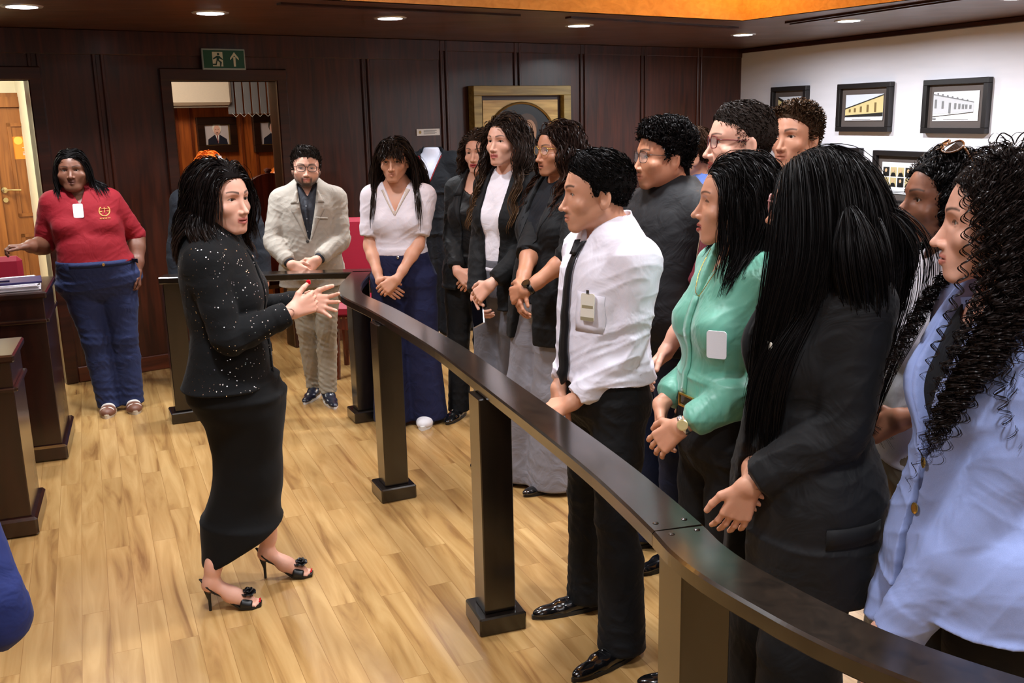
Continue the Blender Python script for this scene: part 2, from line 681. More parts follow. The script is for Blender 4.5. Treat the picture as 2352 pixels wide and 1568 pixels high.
# ---- room behind door opening 2: honey panelling, portraits, blinds, air conditioner
BR = 2.6
u0, _ = wall_uv(300, 300, BR)
u1, _ = wall_uv(760, 300, BR)
m = MB()
ubox(m, u0 - 0.5, u1 + 1.5, BR, BR + 0.1, 0, 2.9)
tag(wobj(m, 'wall_far_room', honey), kind='structure')
m = MB()
for px in (402, 436, 551, 582):
    u, _ = wall_uv(px, 250, BR)
    ubox(m, u - 0.012, u + 0.012, BR - 0.02, BR, 0.1, 2.9)
tag(wobj(m, 'trim_6', wood('honey_bead', srgb(80, 32, 10), srgb(130, 60, 20))), kind='structure')
m = MB()
ubox(m, u0 - 0.5, u1 + 1.5, TH + 0.02, BR, 2.9, 2.95)
ubox(m, u0 - 0.6, u0 - 0.5, TH + 0.02, BR, 0, 2.9)
ubox(m, u1 + 1.5, u1 + 1.6, TH + 0.02, BR, 0, 2.9)
tag(wobj(m, 'ceiling_far_room', plain('pale_plaster', srgb(214, 190, 160), rough=0.8)), kind='structure')


def framed(name, u0, u1, z0, z1, y, M, frame_mat, fw, depth, mat_mat=None, mw=0.0, label='', cat='picture', group=None, lift=0.0):
    """picture frame on a wall; returns (empty, inner rect) in wall coordinates"""
    e = empty(name)
    e.matrix_world = M @ Matrix.Translation(((u0 + u1) / 2, y, (z0 + z1) / 2))
    tag(e, label, cat, group)
    w, h = u1 - u0, z1 - z0
    m = MB()
    m.box((0, -depth / 2, h / 2 - fw / 2), (w, depth, fw), bevel=0.004)
    m.box((0, -depth / 2, -h / 2 + fw / 2), (w, depth, fw), bevel=0.004)
    m.box((-w / 2 + fw / 2, -depth / 2, 0), (fw, depth, h - 2 * fw), bevel=0.003)
    m.box((w / 2 - fw / 2, -depth / 2, 0), (fw, depth, h - 2 * fw), bevel=0.003)
    m.build('frame', frame_mat, e)
    if mat_mat:
        m = MB().box((0, -depth * 0.3, 0), (w - 2 * fw, 0.006, h - 2 * fw))
        m.build('mount', mat_mat, e)
    return e, (w - 2 * fw - 2 * mw, h - 2 * fw - 2 * mw)


def flat(name, polys, y, mat, parent, t=0.0015):
    m = MB()
    for p in polys:
        m.prism(p, y, y - t)
    return m.build(name, mat, parent)


def rect(x0, z0, x1, z1):
    return [(x0, z0), (x1, z0), (x1, z1), (x0, z1)]


def ellp(cx, cz, rx, rz, n=20, a0=0, a1=360):
    return [(cx + rx * math.cos(math.radians(a0 + (a1 - a0) * i / n)), cz + rz * math.sin(math.radians(a0 + (a1 - a0) * i / n))) for i in range(n if a1 - a0 == 360 else n + 1)]


def portrait(e, w, h, y, bg, suit, face, hair, hair_top=True):
    flat('backdrop', [rect(-w / 2, -h / 2, w / 2, h / 2)], y, bg, e)
    s = w
    flat('jacket', [[(-.42 * s, -h / 2), (-.40 * s, -.18 * s), (-.12 * s, -.0 * s), (.12 * s, 0), (.40 * s, -.18 * s), (.44 * s, -h / 2)]], y - .002, suit, e)
    flat('shirt_front', [[(-.09 * s, .02 * s), (.09 * s, .02 * s), (.03 * s, -.36 * s)]], y - .004, plain('print_white', (0.8, 0.8, 0.82)), e)
    flat('tie', [[(-.02 * s, -.02 * s), (.02 * s, -.02 * s), (.03 * s, -.3 * s), (0, -.36 * s)]], y - .006, plain('print_red', srgb(120, 20, 30)), e)
    flat('hair', [ellp(0, .28 * s, .19 * s, .24 * s)], y - .004, hair, e)
    flat('face', [ellp(0, .2 * s, .145 * s, .2 * s), rect(-.07 * s, -.02 * s, .07 * s, .1 * s)], y - .006, face, e)
    flat('facial_features', [ellp(-.055 * s, .23 * s, .022 * s, .011 * s), ellp(.055 * s, .23 * s, .022 * s, .011 * s), rect(-.035 * s, .1 * s, .035 * s, .112 * s)], y - .008, plain('print_dark', (0.03, 0.025, 0.02)), e)


dark_frame = wood('dark_frame', srgb(24, 13, 9), srgb(46, 24, 14), rough=0.3, coat=0.4, axis='X')
gold_trim = plain('gold_fillet', srgb(190, 150, 80), rough=0.35, metal=0.7)
for (x0, y0, x1, y1, lab, hr) in ((455, 268, 538, 352, 'dark framed portrait of a white haired man seen through the doorway', (0.75, 0.73, 0.7)),
                                  (583, 262, 668, 350, 'dark framed portrait cut off by the right side of the exit sign doorway', (0.05, 0.045, 0.04))):
    ua, za = wall_uv(x0, y1, BR)
    ub, zb = wall_uv(x1, y0, BR)
    e, (w, h) = framed('portrait', ua, ub, za, zb, BR - 0.0, MW, dark_frame, 0.075, 0.05, label=lab, cat='picture')
    flat('gold_fillet', [rect(-w / 2, -h / 2, w / 2, h / 2)], -0.02, gold_trim, e)
    portrait(e, w * 0.93, h * 0.94, -0.024, plain('print_grey', srgb(190, 180, 186)), plain('print_navy', srgb(20, 22, 40)), plain('print_skin', srgb(224, 176, 160)), plain('print_hair%.1f' % hr[0], hr))

# air conditioner
ua, za = wall_uv(393, 236, BR - 0.12)
ub, zb = wall_uv(522, 188, BR - 0.12)
e = empty('air_conditioner')
e.matrix_world = MW @ Matrix.Translation(((ua + ub) / 2 - 0.1, BR, (za + zb) / 2))
tag(e, 'white wall air conditioner high up behind the exit sign doorway', 'air conditioner')
w = ub - ua + 0.2
h = zb - za + 0.16
m = MB().box((0, -0.12, 0.05), (w, 0.22, h), bevel=0.03)
m.build('casing', plain('ac_white', srgb(226, 214, 200), rough=0.4), e)
m = MB()
for k in range(3):
    m.box((0, -0.19 + 0.035 * k, -h / 2 + 0.035), (w * 0.9, 0.02, 0.012))
m.build('louvre', plain('ac_grey', srgb(120, 110, 100), rough=0.5), e)

# vertical blind
ua, za = wall_uv(524, 262, BR - 0.16)
ub, zb = wall_uv(634, 186, BR - 0.16)
e = empty('vertical_blind')
e.matrix_world = MW @ Matrix.Translation((ua, BR - 0.16, 0))
tag(e, 'grey vertical blind hanging at the top of the doorway under the exit sign', 'blind')
blm = fabric('blind_grey', srgb(150, 152, 160), fold=0.0)
chain = plain('chain_white', (0.8, 0.8, 0.8))
n = int((ub - ua + 0.4) / 0.085) + 1
MB().box(((n * 0.085) / 2, 0, 2.82), (n * 0.085, 0.05, 0.04)).build('head_rail', plain('alu', (0.6, 0.6, 0.62), metal=0.8, rough=0.3), e)
for k in range(n):
    m = MB().box((0.04 + k * 0.085, 0, (za + 2.8) / 2), (0.082, 0.004, 2.8 - za), rz=0.35)
    m.build('slat', blm, e)
m = MB()
for k in range(n - 1):
    a = 0.04 + k * 0.085
    m.tube([(a, 0, za + 0.01), (a + 0.04, 0, za - 0.03), (a + 0.085, 0, za + 0.01)], 0.003, 5)
m.build('bead_chain', chain, e)

# ---- corridor behind door opening 1
CR = 2.6
m = MB()
ubox(m, -3.5, d1r + 0.9, CR, CR + 0.1, 0, 2.8)
tag(wobj(m, 'wall_corridor', plain('corridor_cream', srgb(238, 228, 196), rough=0.7)), kind='structure')
m = MB()
ubox(m, d1r + 0.35, d1r + 0.45, TH, CR, 0, 2.8)
ubox(m, -3.5, -3.4, TH, CR, 0, 2.8)
tag(wobj(m, 'wall_corridor_side', _MC['corridor_cream']), kind='structure')
e = empty('door_1')
uL, _ = wall_uv(-2, 420, CR - 0.05)
uR, _ = wall_uv(125, 420, CR - 0.05)
_, zT = wall_uv(30, 246, CR - 0.05)
dw = 0.95
e.matrix_world = MW @ Matrix.Translation((uL, CR - 0.05, 0))
tag(e, kind='structure')
dwm = wood('door_wood', srgb(126, 72, 30), srgb(170, 106, 50), rough=0.35, coat=0.3)
MB().box((dw / 2, 0, zT / 2), (dw, 0.045, zT), bevel=0.004).build('door_leaf', dwm, e)
m = MB()
for x0, x1, a, b in ((0.12, dw - 0.12, 1.02, zT - 0.14), (0.12, dw - 0.12, 0.16, 0.86)):
    for r in (rect(x0, a, x1, a + 0.03), rect(x0, b - 0.03, x1, b), rect(x0, a, x0 + 0.03, b), rect(x1 - 0.03, a, x1, b)):
        m.prism(r, -0.022, -0.036)
m.build('panel_moulding', dwm, e)
brass = plain('brushed_brass', srgb(214, 196, 150), rough=0.25, metal=0.9)
m = MB()
uh, zh = wall_uv(22, 436, CR - 0.1)
xh = uh - uL
m.lathe((xh - 0.04, -0.03, zh), [(0.026, 0), (0.026, 0.012), (0.01, 0.014), (0.01, 0.05)], 16, R=Matrix.Rotation(math.radians(90), 3, 'X'))
m.tube([(xh - 0.04, -0.075, zh), (xh + 0.02, -0.08, zh), (xh + 0.09, -0.078, zh - 0.004)], 0.009, 8)
m.lathe((xh - 0.04, -0.03, zh - 0.09), [(0.022, 0), (0.022, 0.012)], 16, R=Matrix.Rotation(math.radians(90), 3, 'X'))
m.build('door_handle', brass, e)
m = MB()
for r in (rect(-0.09, 0, 0, zT + 0.09), rect(dw, 0, dw + 0.09, zT + 0.09), rect(-0.09, zT, dw + 0.09, zT + 0.09)):
    m.prism(r, 0.04, -0.05)
_, zz = wall_uv(30, 224, CR)
m.prism(rect(-1.2, zz - 0.05, dw + 0.6, zz + 0.04), 0.04, -0.03)
m.build('door_frame', dwm, e)
# poster on the corridor door
ua, za = wall_uv(33, 366, CR - 0.08)
ub, zb = wall_uv(98, 312, CR - 0.08)
ps = empty('poster')
ps.matrix_world = MW @ Matrix.Translation((ua, CR - 0.0745, za))
tag(ps, 'orange poster with rounded corners on the corridor door', 'poster')
w, h = ub - ua, zb - za
flat('sheet', [rect(0, 0, w, h)], 0, plain('poster_orange', srgb(240, 150, 50), rough=0.5), ps)
flat('yellow_disc', [ellp(w * 0.2, h * 0.82, w * 0.14, w * 0.14)], -0.002, plain('poster_yellow', srgb(250, 205, 90)), ps)
flat('figure', [ellp(w * .42, h * .68, w * .05, w * .05), [(w * .36, h * .42), (w * .5, h * .42), (w * .45, h * .62), (w * .39, h * .62)], rect(w * .62, h * .1, w * .68, h * .5), rect(w * .5, h * .48, w * .8, h * .53)], -0.002, plain('poster_dark', srgb(90, 50, 50)), ps)
flat('text_lines', [rect(w * .3, h * (.3 - .06 * k), w * .58, h * (.325 - .06 * k)) for k in range(3)] + [rect(w * .3, h * .5, w * .9, h * .52)], -0.003, plain('print_white', (0.8, 0.8, 0.82)), ps)
flat('red_corner', [rect(w * .62, 0, w, h * .12)], -0.002, plain('poster_red', srgb(220, 60, 60)), ps)

# ---- exit sign
ua, za = wall_uv(465, 160, -0.04)
ub, zb = wall_uv(560, 113, -0.04)
e = empty('exit_sign')
e.matrix_world = MW @ Matrix.Translation(((ua + ub) / 2, -0.034, (za + zb) / 2))
tag(e, 'green running man exit sign with upward arrow above the doorway', 'sign')
w, h = ub - ua, zb - za
MB().box((0, -0.01, 0), (w, 0.02, h), bevel=0.003).build('border', plain('sign_grey', srgb(150, 165, 160), rough=0.4), e)
flat('green_panel', [rect(-w * .47, -h * .42, w * .47, h * .42)], -0.02, plain('sign_green', srgb(8, 78, 50), rough=0.3), e)
pale = plain('sign_pale', srgb(214, 216, 186), rough=0.4)
dkg = plain('sign_darkgreen', srgb(6, 60, 40), rough=0.3)
flat('doorway_symbol', [rect(-w * .27, -h * .34, -w * .03, h * .34)], -0.022, pale, e)
q = w * 0.12
cx = -w * .15
fig = [ellp(cx + .15 * q, h * .24, .22 * q, .22 * q),
       [(cx - .1 * q, h * .16), (cx + .45 * q, h * .14), (cx + .2 * q, -h * .06), (cx - .25 * q, -h * .04)],
       [(cx - .1 * q, h * .16), (cx - .9 * q, h * .04), (cx - .85 * q, -h * .02), (cx - .0 * q, h * .08)],
       [(cx + .4 * q, h * .14), (cx + 1.0 * q, h * .0), (cx + .9 * q, -h * .04), (cx + .3 * q, h * .04)],
       [(cx + .2 * q, -h * .04), (cx + .75 * q, -h * .14), (cx + .55 * q, -h * .34), (cx + .35 * q, -h * .34), (cx + .4 * q, -h * .16), (cx - .1 * q, -h * .06)],
       [(cx + .0 * q, -h * .02), (cx - .25 * q, -h * .06), (cx - .45 * q, -h * .22), (cx - 1.0 * q, -h * .22), (cx - 1.0 * q, -h * .28), (cx - .3 * q, -h * .29)]]
flat('running_figure', fig, -0.024, dkg, e)
cx = w * .24
flat('arrow', [rect(cx - .025 * w, -h * .34, cx + .025 * w, h * .12), [(cx - .1 * w, h * .06), (cx - .1 * w, -h * .04), (cx, h * .18), (cx + .1 * w, -h * .04), (cx + .1 * w, h * .06), (cx, h * .34)]], -0.022, pale, e)

# ---- small label above the mannequin
ua, za = wall_uv(958, 312, -0.01)
ub, zb = wall_uv(1010, 295, -0.01)
e = empty('wall_label')
e.matrix_world = MW @ Matrix.Translation((ua, 0, za))
tag(e, 'small white printed label on the panelling above the mannequin', 'label')
w, h = ub - ua, zb - za
MB().box((w / 2, -0.004, h / 2), (w, 0.008, h)).build('card', plain('card_white', srgb(242, 240, 240), rough=0.6), e)
flat('crest', [ellp(w * .14, h * .52, h * .2, h * .24)], -0.009, plain('crest_gold', srgb(170, 150, 90)), e)
flat('text_lines', [rect(w * .3, h * (.72 - .16 * k), w * (.86 - .08 * (k % 2)), h * (.77 - .16 * k)) for k in range(4)], -0.009, plain('print_grey_text', srgb(120, 115, 110)), e)

# ---- gilt framed oil painting (generic sitter, plain stand-in)
ua, za = wall_uv(1087, 470, -0.03)
ub, zb = wall_uv(1302, 197, -0.03)
gilt = wood('gilt_frame', srgb(126, 106, 52), srgb(186, 162, 92), rough=0.45, coat=0.1, axis='X')
e, _ = framed('oil_painting', ua, ub, za, zb, -0.002, MW, gilt, 0.085, 0.09, label='large gilt framed oil portrait in a dark oval on the panelled wall', cat='painting')
w, h = ub - ua, zb - za
MB().box((0, -0.02, 0), (w - 0.15, 0.03, h - 0.15)).build('inner_border', plain('painting_maroon', srgb(44, 24, 22), rough=0.5), e)
gl = wood('gold_leaf', srgb(160, 118, 50), srgb(232, 198, 120), rough=0.4, coat=0.1, axis='X')
MB().box((0, -0.035, 0), (w - 0.25, 0.012, h - 0.25)).build('gilded_spandrel', gl, e)
rx, rz = (w - 0.3) / 2, (h - 0.3) / 2
m = MB()
m.tube([(rx * math.cos(t) * 1.0, -0.045, rz * math.sin(t)) for t in np.linspace(0, 2 * math.pi, 49)], 0.012, 6, cap=False)
m.build('oval_bead', plain('bead_gold', srgb(120, 90, 40), rough=0.4, metal=0.4), e)
flat('oval_canvas', [ellp(0, 0, rx, rz, 48)], -0.042, plain('canvas_dark', srgb(22, 26, 30), rough=0.35), e)
flat('sitter_coat', [[(-.3 * w, -rz * .8), (-.22 * w, -.14 * h), (0, -.02 * h), (.22 * w, -.16 * h), (.28 * w, -rz * .8)]], -0.044, plain('canvas_coat', srgb(16, 14, 16), rough=0.4), e)
flat('sitter_hair', [ellp(.05 * w, .15 * h, .115 * w, .115 * h)], -0.046, plain('canvas_hair', srgb(70, 48, 32), rough=0.4), e)
flat('sitter_face', [ellp(.075 * w, .1 * h, .075 * w, .11 * h)], -0.048, plain('canvas_skin', srgb(170, 128, 98), rough=0.4), e)

# ---- pictures on the white wall
blackfr = plain('black_frame', srgb(30, 26, 26), rough=0.4)
mount = plain('mount_taupe', srgb(86, 76, 72), rough=0.6)
pcream = plain('photo_cream', srgb(214, 196, 140))
psky = plain('photo_sky', srgb(214, 220, 232))
pdark = plain('photo_dark', srgb(36, 34, 30))
pgrey = plain('photo_grey', srgb(120, 120, 122))
pwhite = plain('photo_white', srgb(236, 234, 238))


def right_frame(x0, y0, x1, y1, label, **kw):
    ua, za = rwall_uv(x0, y1, 0.05)
    ub, zb = rwall_uv(x1, y0, 0.05)
    e, (w, h) = framed('framed_picture', ua, ub, za, zb, 0, MR, blackfr, 0.045, 0.055, mount, 0.055, label=label, cat='picture', group=None)
    return e, w, h


e, w, h = right_frame(1767, 196, 1852, 300, 'black framed photograph nearest the panelled corner, half hidden by a young person')
flat('photograph', [rect(-w / 2, -h / 2, w / 2, h / 2)], -0.024, psky, e)
flat('building', [[(-w / 2, -h / 2), (w / 2, -h / 2), (w / 2, -h * .2), (-w / 2, h * .4)]], -0.026, pcream, e)
flat('roof_line', [[(-w / 2, h * .4), (w / 2, -h * .2), (w / 2, -h * .08), (-w / 2, h * .5)]], -0.028, pdark, e)
e, w, h = right_frame(1918, 187, 2046, 302, 'black framed colour photograph of a long cream building on the white wall')
flat('photograph', [rect(-w / 2, -h / 2, w / 2, h / 2)], -0.024, psky, e)
flat('building', [[(-w / 2, -h * .3), (w / 2, -h * .22), (w / 2, h * .48), (-w / 2, -h * .02)]], -0.026, pcream, e)
flat('window_row', [[(x, -h * .18 + .0 * x), (x + w * .05, -h * .18), (x + w * .05, -h * .16 + s), (x, -h * .16 + s)] for x, s in ((-.4 * w, .1 * h), (-.26 * w, .14 * h), (-.1 * w, .2 * h), (.08 * w, .26 * h), (.28 * w, .34 * h))], -0.028, plain('photo_brown', srgb(120, 96, 56)), e)
flat('roof_line', [[(-w / 2, -h * .02), (w / 2, h * .48), (w / 2, h * .44), (-w / 2, -h * .06)]], -0.029, pdark, e)
flat('dark_base', [[(-w / 2, -h * .36), (w / 2, -h * .34), (w / 2, -h * .2), (-w / 2, -h * .3)]], -0.029, pdark, e)
flat('caption_strip', [rect(-w / 2, -h / 2, w / 2, -h * .38)], -0.028, pwhite, e)
flat('caption_line', [rect(-w * .3, -h * .46, w * .2, -h * .44)], -0.03, pgrey, e)
e, w, h = right_frame(2113, 176, 2272, 306, 'black framed old black and white photograph of a street facade, rightmost of the upper row')
flat('photograph', [rect(-w / 2, -h / 2, w / 2, h / 2)], -0.024, pwhite, e)
flat('facade', [[(-w / 2, -h * .26), (w * .4, -h * .2), (w * .4, h * .14), (-w / 2, h * .44)]], -0.026, plain('photo_pale', srgb(196, 196, 200)), e)
flat('window_row', [[(x, a), (x + .045 * w, a), (x + .045 * w, b), (x, b)] for x, a, b in ((-.46 * w, -.06 * h, .24 * h), (-.3 * w, -.08 * h, .18 * h), (-.14 * w, -.24 * h, .12 * h), (-.02 * w, -.1 * h, .1 * h), (.07 * w, -.1 * h, .08 * h), (.15 * w, -.1 * h, .06 * h), (.22 * w, -.1 * h, .05 * h), (.31 * w, -.1 * h, .03 * h))], -0.028, pgrey, e)
flat('cornice', [[(-w / 2, h * .44), (w * .4, h * .14), (w * .4, h * .11), (-w / 2, h * .40)]] + [ellp(-.4 * w + .11 * w * k, h * (.44 - .042 * k), .02 * w, .03 * h, 8) for k in range(7)], -0.028, pgrey, e)
flat('kerb_line', [[(-w * .5, -h * .36), (w * .4, -h * .22), (w * .4, -h * .2), (-w * .5, -h * .34)]], -0.028, pdark, e)
flat('caption_line', [rect(-w * .25, -h * .46, w * .3, -h * .445), rect(-w * .49, -h * .46, -w * .42, -h * .4)], -0.028, pgrey, e)
e, w, h = right_frame(1998, 349, 2135, 466, 'black framed board of ten small portraits below the upper row of pictures')
flat('board', [rect(-w / 2, -h / 2, w / 2, h / 2)], -0.024, pwhite, e)
for r in range(2):
    for c in range(5):
        x, z = -w * .38 + c * w * .19, h * (.2 - .33 * r)
        bgm = plain('photo_sepia', srgb(196, 178, 130)) if (r + c) % 3 else pdark
        flat('portrait_photo', [rect(x - w * .08, z - h * .145, x + w * .08, z + h * .145)], -0.026, bgm, e)
        flat('portrait_suit', [[(x - w * .07, z - h * .145), (x + w * .07, z - h * .145), (x + w * .04, z - h * .03), (x - w * .04, z - h * .03)]], -0.028, plain('photo_black', srgb(18, 18, 20)), e)
        flat('portrait_face', [ellp(x, z + h * .04, w * .03, h * .06, 12)], -0.029, plain('photo_face', srgb(206, 170, 130)), e)
flat('caption_line', [rect(-w * .42, -h * .42, w * .4, -h * .405), rect(-w * .42, -h * .46, w * .1, -h * .445)], -0.026, pgrey, e)
# lower frame edge further right (its top shows above the foreground woman's hair)
e, w, h = right_frame(2186, 356, 2352, 480, 'black framed board on the white wall whose top edge shows behind the curly haired women')
flat('board', [rect(-w / 2, -h / 2, w / 2, h / 2)], -0.024, pwhite, e)
e, w, h = right_frame(1846, 340, 1975, 455, 'black framed board on the white wall mostly hidden behind the straight haired woman')
flat('board', [rect(-w / 2, -h / 2, w / 2, h / 2)], -0.024, pwhite, e)

# ---- glass display case along the white wall
glass = plain('case_glass', (0.8, 0.95, 0.92), rough=0.02, trans=1.0)
ua, _ = rwall_uv(1960, 560, 0.3)
ub, _ = rwall_uv(2300, 560, 0.3)
e = empty('display_case')
e.matrix_world = MR @ Matrix.Translation(((ua + ub) / 2, -0.32, 0))
tag(e, 'glass topped display case of documents against the white wall', 'display case')
w = ub - ua
MB().box((0, 0, 0.36), (w, 0.55, 0.72), bevel=0.01).build('plinth', plain('case_grey', srgb(150, 145, 142), rough=0.5), e)
m = MB()
for sx in (-1, 1):
    m.box((sx * (w / 2 - 0.01), 0, 0.86), (0.012, 0.55, 0.28))
m.box((0, -0.27, 0.86), (w, 0.01, 0.28))
m.box((0, 0, 1.005), (w, 0.55, 0.01))
m.build('glass_box', glass, e)
MB().box((0, 0.02, 0.75), (w - 0.04, 0.5, 0.012)).build('shelf', plain('shelf_white', (0.75, 0.76, 0.76)), e)
for k in range(6):
    d = tag(MB().box((0, 0, 0.004), (0.22, 0.3, 0.008)).build('document', plain('paper_white', (0.8, 0.8, 0.8), rough=0.7)),
            'white document lying in the glass display case', 'document', 'documents in the display case')
    d.matrix_world = MR @ Matrix.Translation(((ua + ub) / 2 - w / 2 + 0.2 + k * (w - 0.4) / 5, -0.3, 0.757))

# ---- ceiling downlights: real lamps
led = plain('led_disc', (0.93, 0.95, 1.0), emit=14.0)
ringm = plain('lamp_ring', (0.5, 0.5, 0.5), rough=0.35, metal=0.6)
spots = [((50, 14), 'recessed ceiling spotlight at the far left above the doorway to the corridor'),
         ((483, 29), 'recessed ceiling spotlight above the green exit sign'),
         ((896, 41), 'recessed ceiling spotlight above the long haired girl in white'),
         ((1330, 58), 'recessed ceiling spotlight above the gilt oil painting'),
         ((1707, 79), 'recessed ceiling spotlight in the corner of the soffit'),
         ((1950, 47), 'recessed ceiling spotlight beside the dark moulding above the white wall'),
         ((2338, -6), 'recessed ceiling spotlight cut off by the top right edge')]
pos = [(at_z(*p, CEIL)[:2], l) for p, l in spots]
LAMP_W = 24
for k, (p, lab) in enumerate(pos):
    e = empty('ceiling_spotlight', (p[0], p[1], CEIL))
    tag(e, lab, 'ceiling light', 'recessed spotlights in the soffit')
    MB().lathe((0, 0, -0.006), [(0.105, 0), (0.11, 0.006), (0.085, 0.006), (0.082, 0.001)], 32).build('ring', ringm, e)
    MB().lathe((0, 0, -0.0075), [(0.08, 0), (0.08, 0.004)], 32).build('diffuser', led, e)
    a = area_light('spot_lamp', (p[0], p[1], CEIL - 0.012), 0.15, LAMP_W * (2.3 if k > 3 else 1.0), (0.93, 0.96, 1.0), spread=172 if k > 3 else 130)
    a.data.shape = 'DISK'
# daylight-white panels in the coffer, warm cove strips, corridor and side-room lamps
cc = sum(quad) / 4
for fx, fy in ((0.25, 0.25), (0.25, 0.62), (0.7, 0.25), (0.7, 0.7)):
    p = P0 + (P1 - P0) * fx + (P3 - P0) * fy
    area_light('coffer_panel', (p[0], p[1], HC - 0.03), 0.9, 14, (0.93, 0.96, 1.0))
for x, y in ((1.3, 2.6), (0.2, 3.6), (1.2, 4.4), (-1.2, 4.6), (-0.9, 2.4), (0.5, 0.9), (1.9, 1.3)):
    area_light('coffer_spot', (x, y, HC - 0.03), 0.22, 31, (0.92, 0.95, 1.0), spread=120)
a = P0 + dl * 0.25 + dr * 0.25
area_light('cove_lamp', (a[0], a[1], CEIL + 0.42), 0.25, 40, (1.0, 0.90, 0.62), rot=(math.radians(180), 0, 0))
for fx in (0.15, 0.45, 0.75):
    p = P0 + (P1 - P0) * fx + dr * 0.45
    area_light('cove_strip', (p[0], p[1], CEIL + 0.45), 0.3, 6, (1.0, 0.86, 0.54), rot=(math.radians(150), 0, WANG))
for fy in (0.2, 0.5):
    p = P0 + (P3 - P0) * fy + dl * 0.45
    area_light('cove_strip', (p[0], p[1], CEIL + 0.45), 0.3, 7, (1.0, 0.86, 0.54), rot=(math.radians(150), 0, RANG))


def wl(u, y, z):
    p = MW @ Vector((u, y, z))
    return (p.x, p.y, p.z)


area_light('corridor_lamp', wl((d1l + d1r) / 2 - 0.4, 1.2, 2.7), 1.2, 130, (1.0, 0.97, 0.86))
area_light('side_room_lamp', wl((d2l + d2r) / 2, 1.1, 2.85), 0.8, 45, (1.0, 0.88, 0.7))
area_light('rear_fill_light', (0.3, -1.6, 2.35), 1.8, 26, (0.96, 0.97, 1.0), rot=(math.radians(50), 0, 0))  # unseen light behind the camera, added as soft fill on the faces
# ------------------------------------------------------------------ balustrade
def catmull(pts, n=10):
    P = [np.array(p, float) for p in pts]
    P = [2 * P[0] - P[1]] + P + [2 * P[-1] - P[-2]]
    o = []
    for i in range(1, len(P) - 2):
        for t in np.linspace(0, 1, n, endpoint=False):
            o.append(0.5 * ((2 * P[i]) + (-P[i - 1] + P[i + 1]) * t + (2 * P[i - 1] - 5 * P[i] + 4 * P[i + 1] - P[i + 2]) * t * t + (-P[i - 1] + 3 * P[i] - 3 * P[i + 1] + P[i + 2]) * t ** 3))
    o.append(P[-2])
    return np.array(o)


def sweep_rail(mb, path, w, z0, z1, b=0.008):
    path = np.array(path)
    T = np.gradient(path, axis=0)
    T /= np.linalg.norm(T, axis=1)[:, None]
    N = np.stack([-T[:, 1], T[:, 0]], 1)
    prof = [(-w / 2, z0 + b), (-w / 2 + b, z0), (w / 2 - b, z0), (w / 2, z0 + b), (w / 2, z1 - b), (w / 2 - b, z1), (-w / 2 + b, z1), (-w / 2, z1 - b)]
    V = []
    for p, n in zip(path, N):
        for a, z in prof:
            V.append((p[0] + n[0] * a, p[1] + n[1] * a, z))
    k = len(prof)
    F = []
    for i in range(len(path) - 1):
        for j in range(k):
            F.append((i * k + j, i * k + (j + 1) % k, (i + 1) * k + (j + 1) % k, (i + 1) * k + j))
    F.append(tuple(range(k)))
    F.append(tuple(range((len(path) - 1) * k, len(path) * k)))
    mb.add(V, F)


RT = 0.92
near = catmull([(0.362, 2.026), (0.385, 1.925), (0.426, 1.82), (0.497, 1.694), (0.556, 1.60), (0.630, 1.505), (0.74, 1.40), (0.90, 1.28), (1.15, 1.13), (1.45, .98)], 8)
far = catmull([(-0.905, 5.93), (-0.905, 5.70), (-0.895, 5.40), (-0.838, 5.119), (-0.629, 4.694), (-0.438, 4.267), (-0.25, 3.827), (-0.085, 3.376), (0.125, 2.788), (0.247, 2.43), (0.315, 2.202), (0.361, 2.033)], 8)
railtop = wood('rail_top', srgb(20, 15, 11), srgb(38, 29, 22), rough=0.14, coat=0.9, axis='Z', bump=0.01)
e = empty('handrail', (0, 0, 0))
tag(e, 'long dark polished handrail curving from the back of the room to the lower right', 'handrail')
m = MB()
sweep_rail(m, far, 0.126, RT - 0.042, RT, 0.006)
m.build('rail_section', railtop, e)
m = MB()
sweep_rail(m, near, 0.126, RT - 0.042, RT, 0.006)
m.build('rail_section', railtop, e)
for (x, y) in ((1506, 1201), (1572, 1192), (1543, 1226), (1601, 1216)):
    p = at_z(x, y, RT)
    MB().lathe((p[0], p[1], RT - 0.001), [(0.007, 0), (0.007, 0.002), (0.003, 0.0035)], 12).build('wood_plug', ebony, e)
e = empty('handrail', (0, 0, 0))
tag(e, 'short straight dark handrail at the back between the speaker and the man in beige', 'handrail')
m = MB()
p0, p1 = np.array([-2.125, 5.92]), np.array([-0.84, 5.97])
sweep_rail(m, [p0 + (p1 - p0) * t for t in np.linspace(0, 1, 6)], 0.14, RT - 0.042, RT, 0.006)
m.build('rail_section', railtop, e)


def post(x, y, rz, label, w=0.118, top=RT - 0.042):
    e = empty('rail_post', (x, y, 0), rz)
    tag(e, label, 'post', 'square posts carrying the handrails')
    MB().box((0, 0, 0.035), (0.178, 0.178, 0.07), bevel=0.006).build('foot_block', ebony, e)
    MB().box((0, 0, 0.07 + (top - 0.07) / 2), (w, w, top - 0.07), bevel=0.004).build('shaft', ebony, e)
    return e


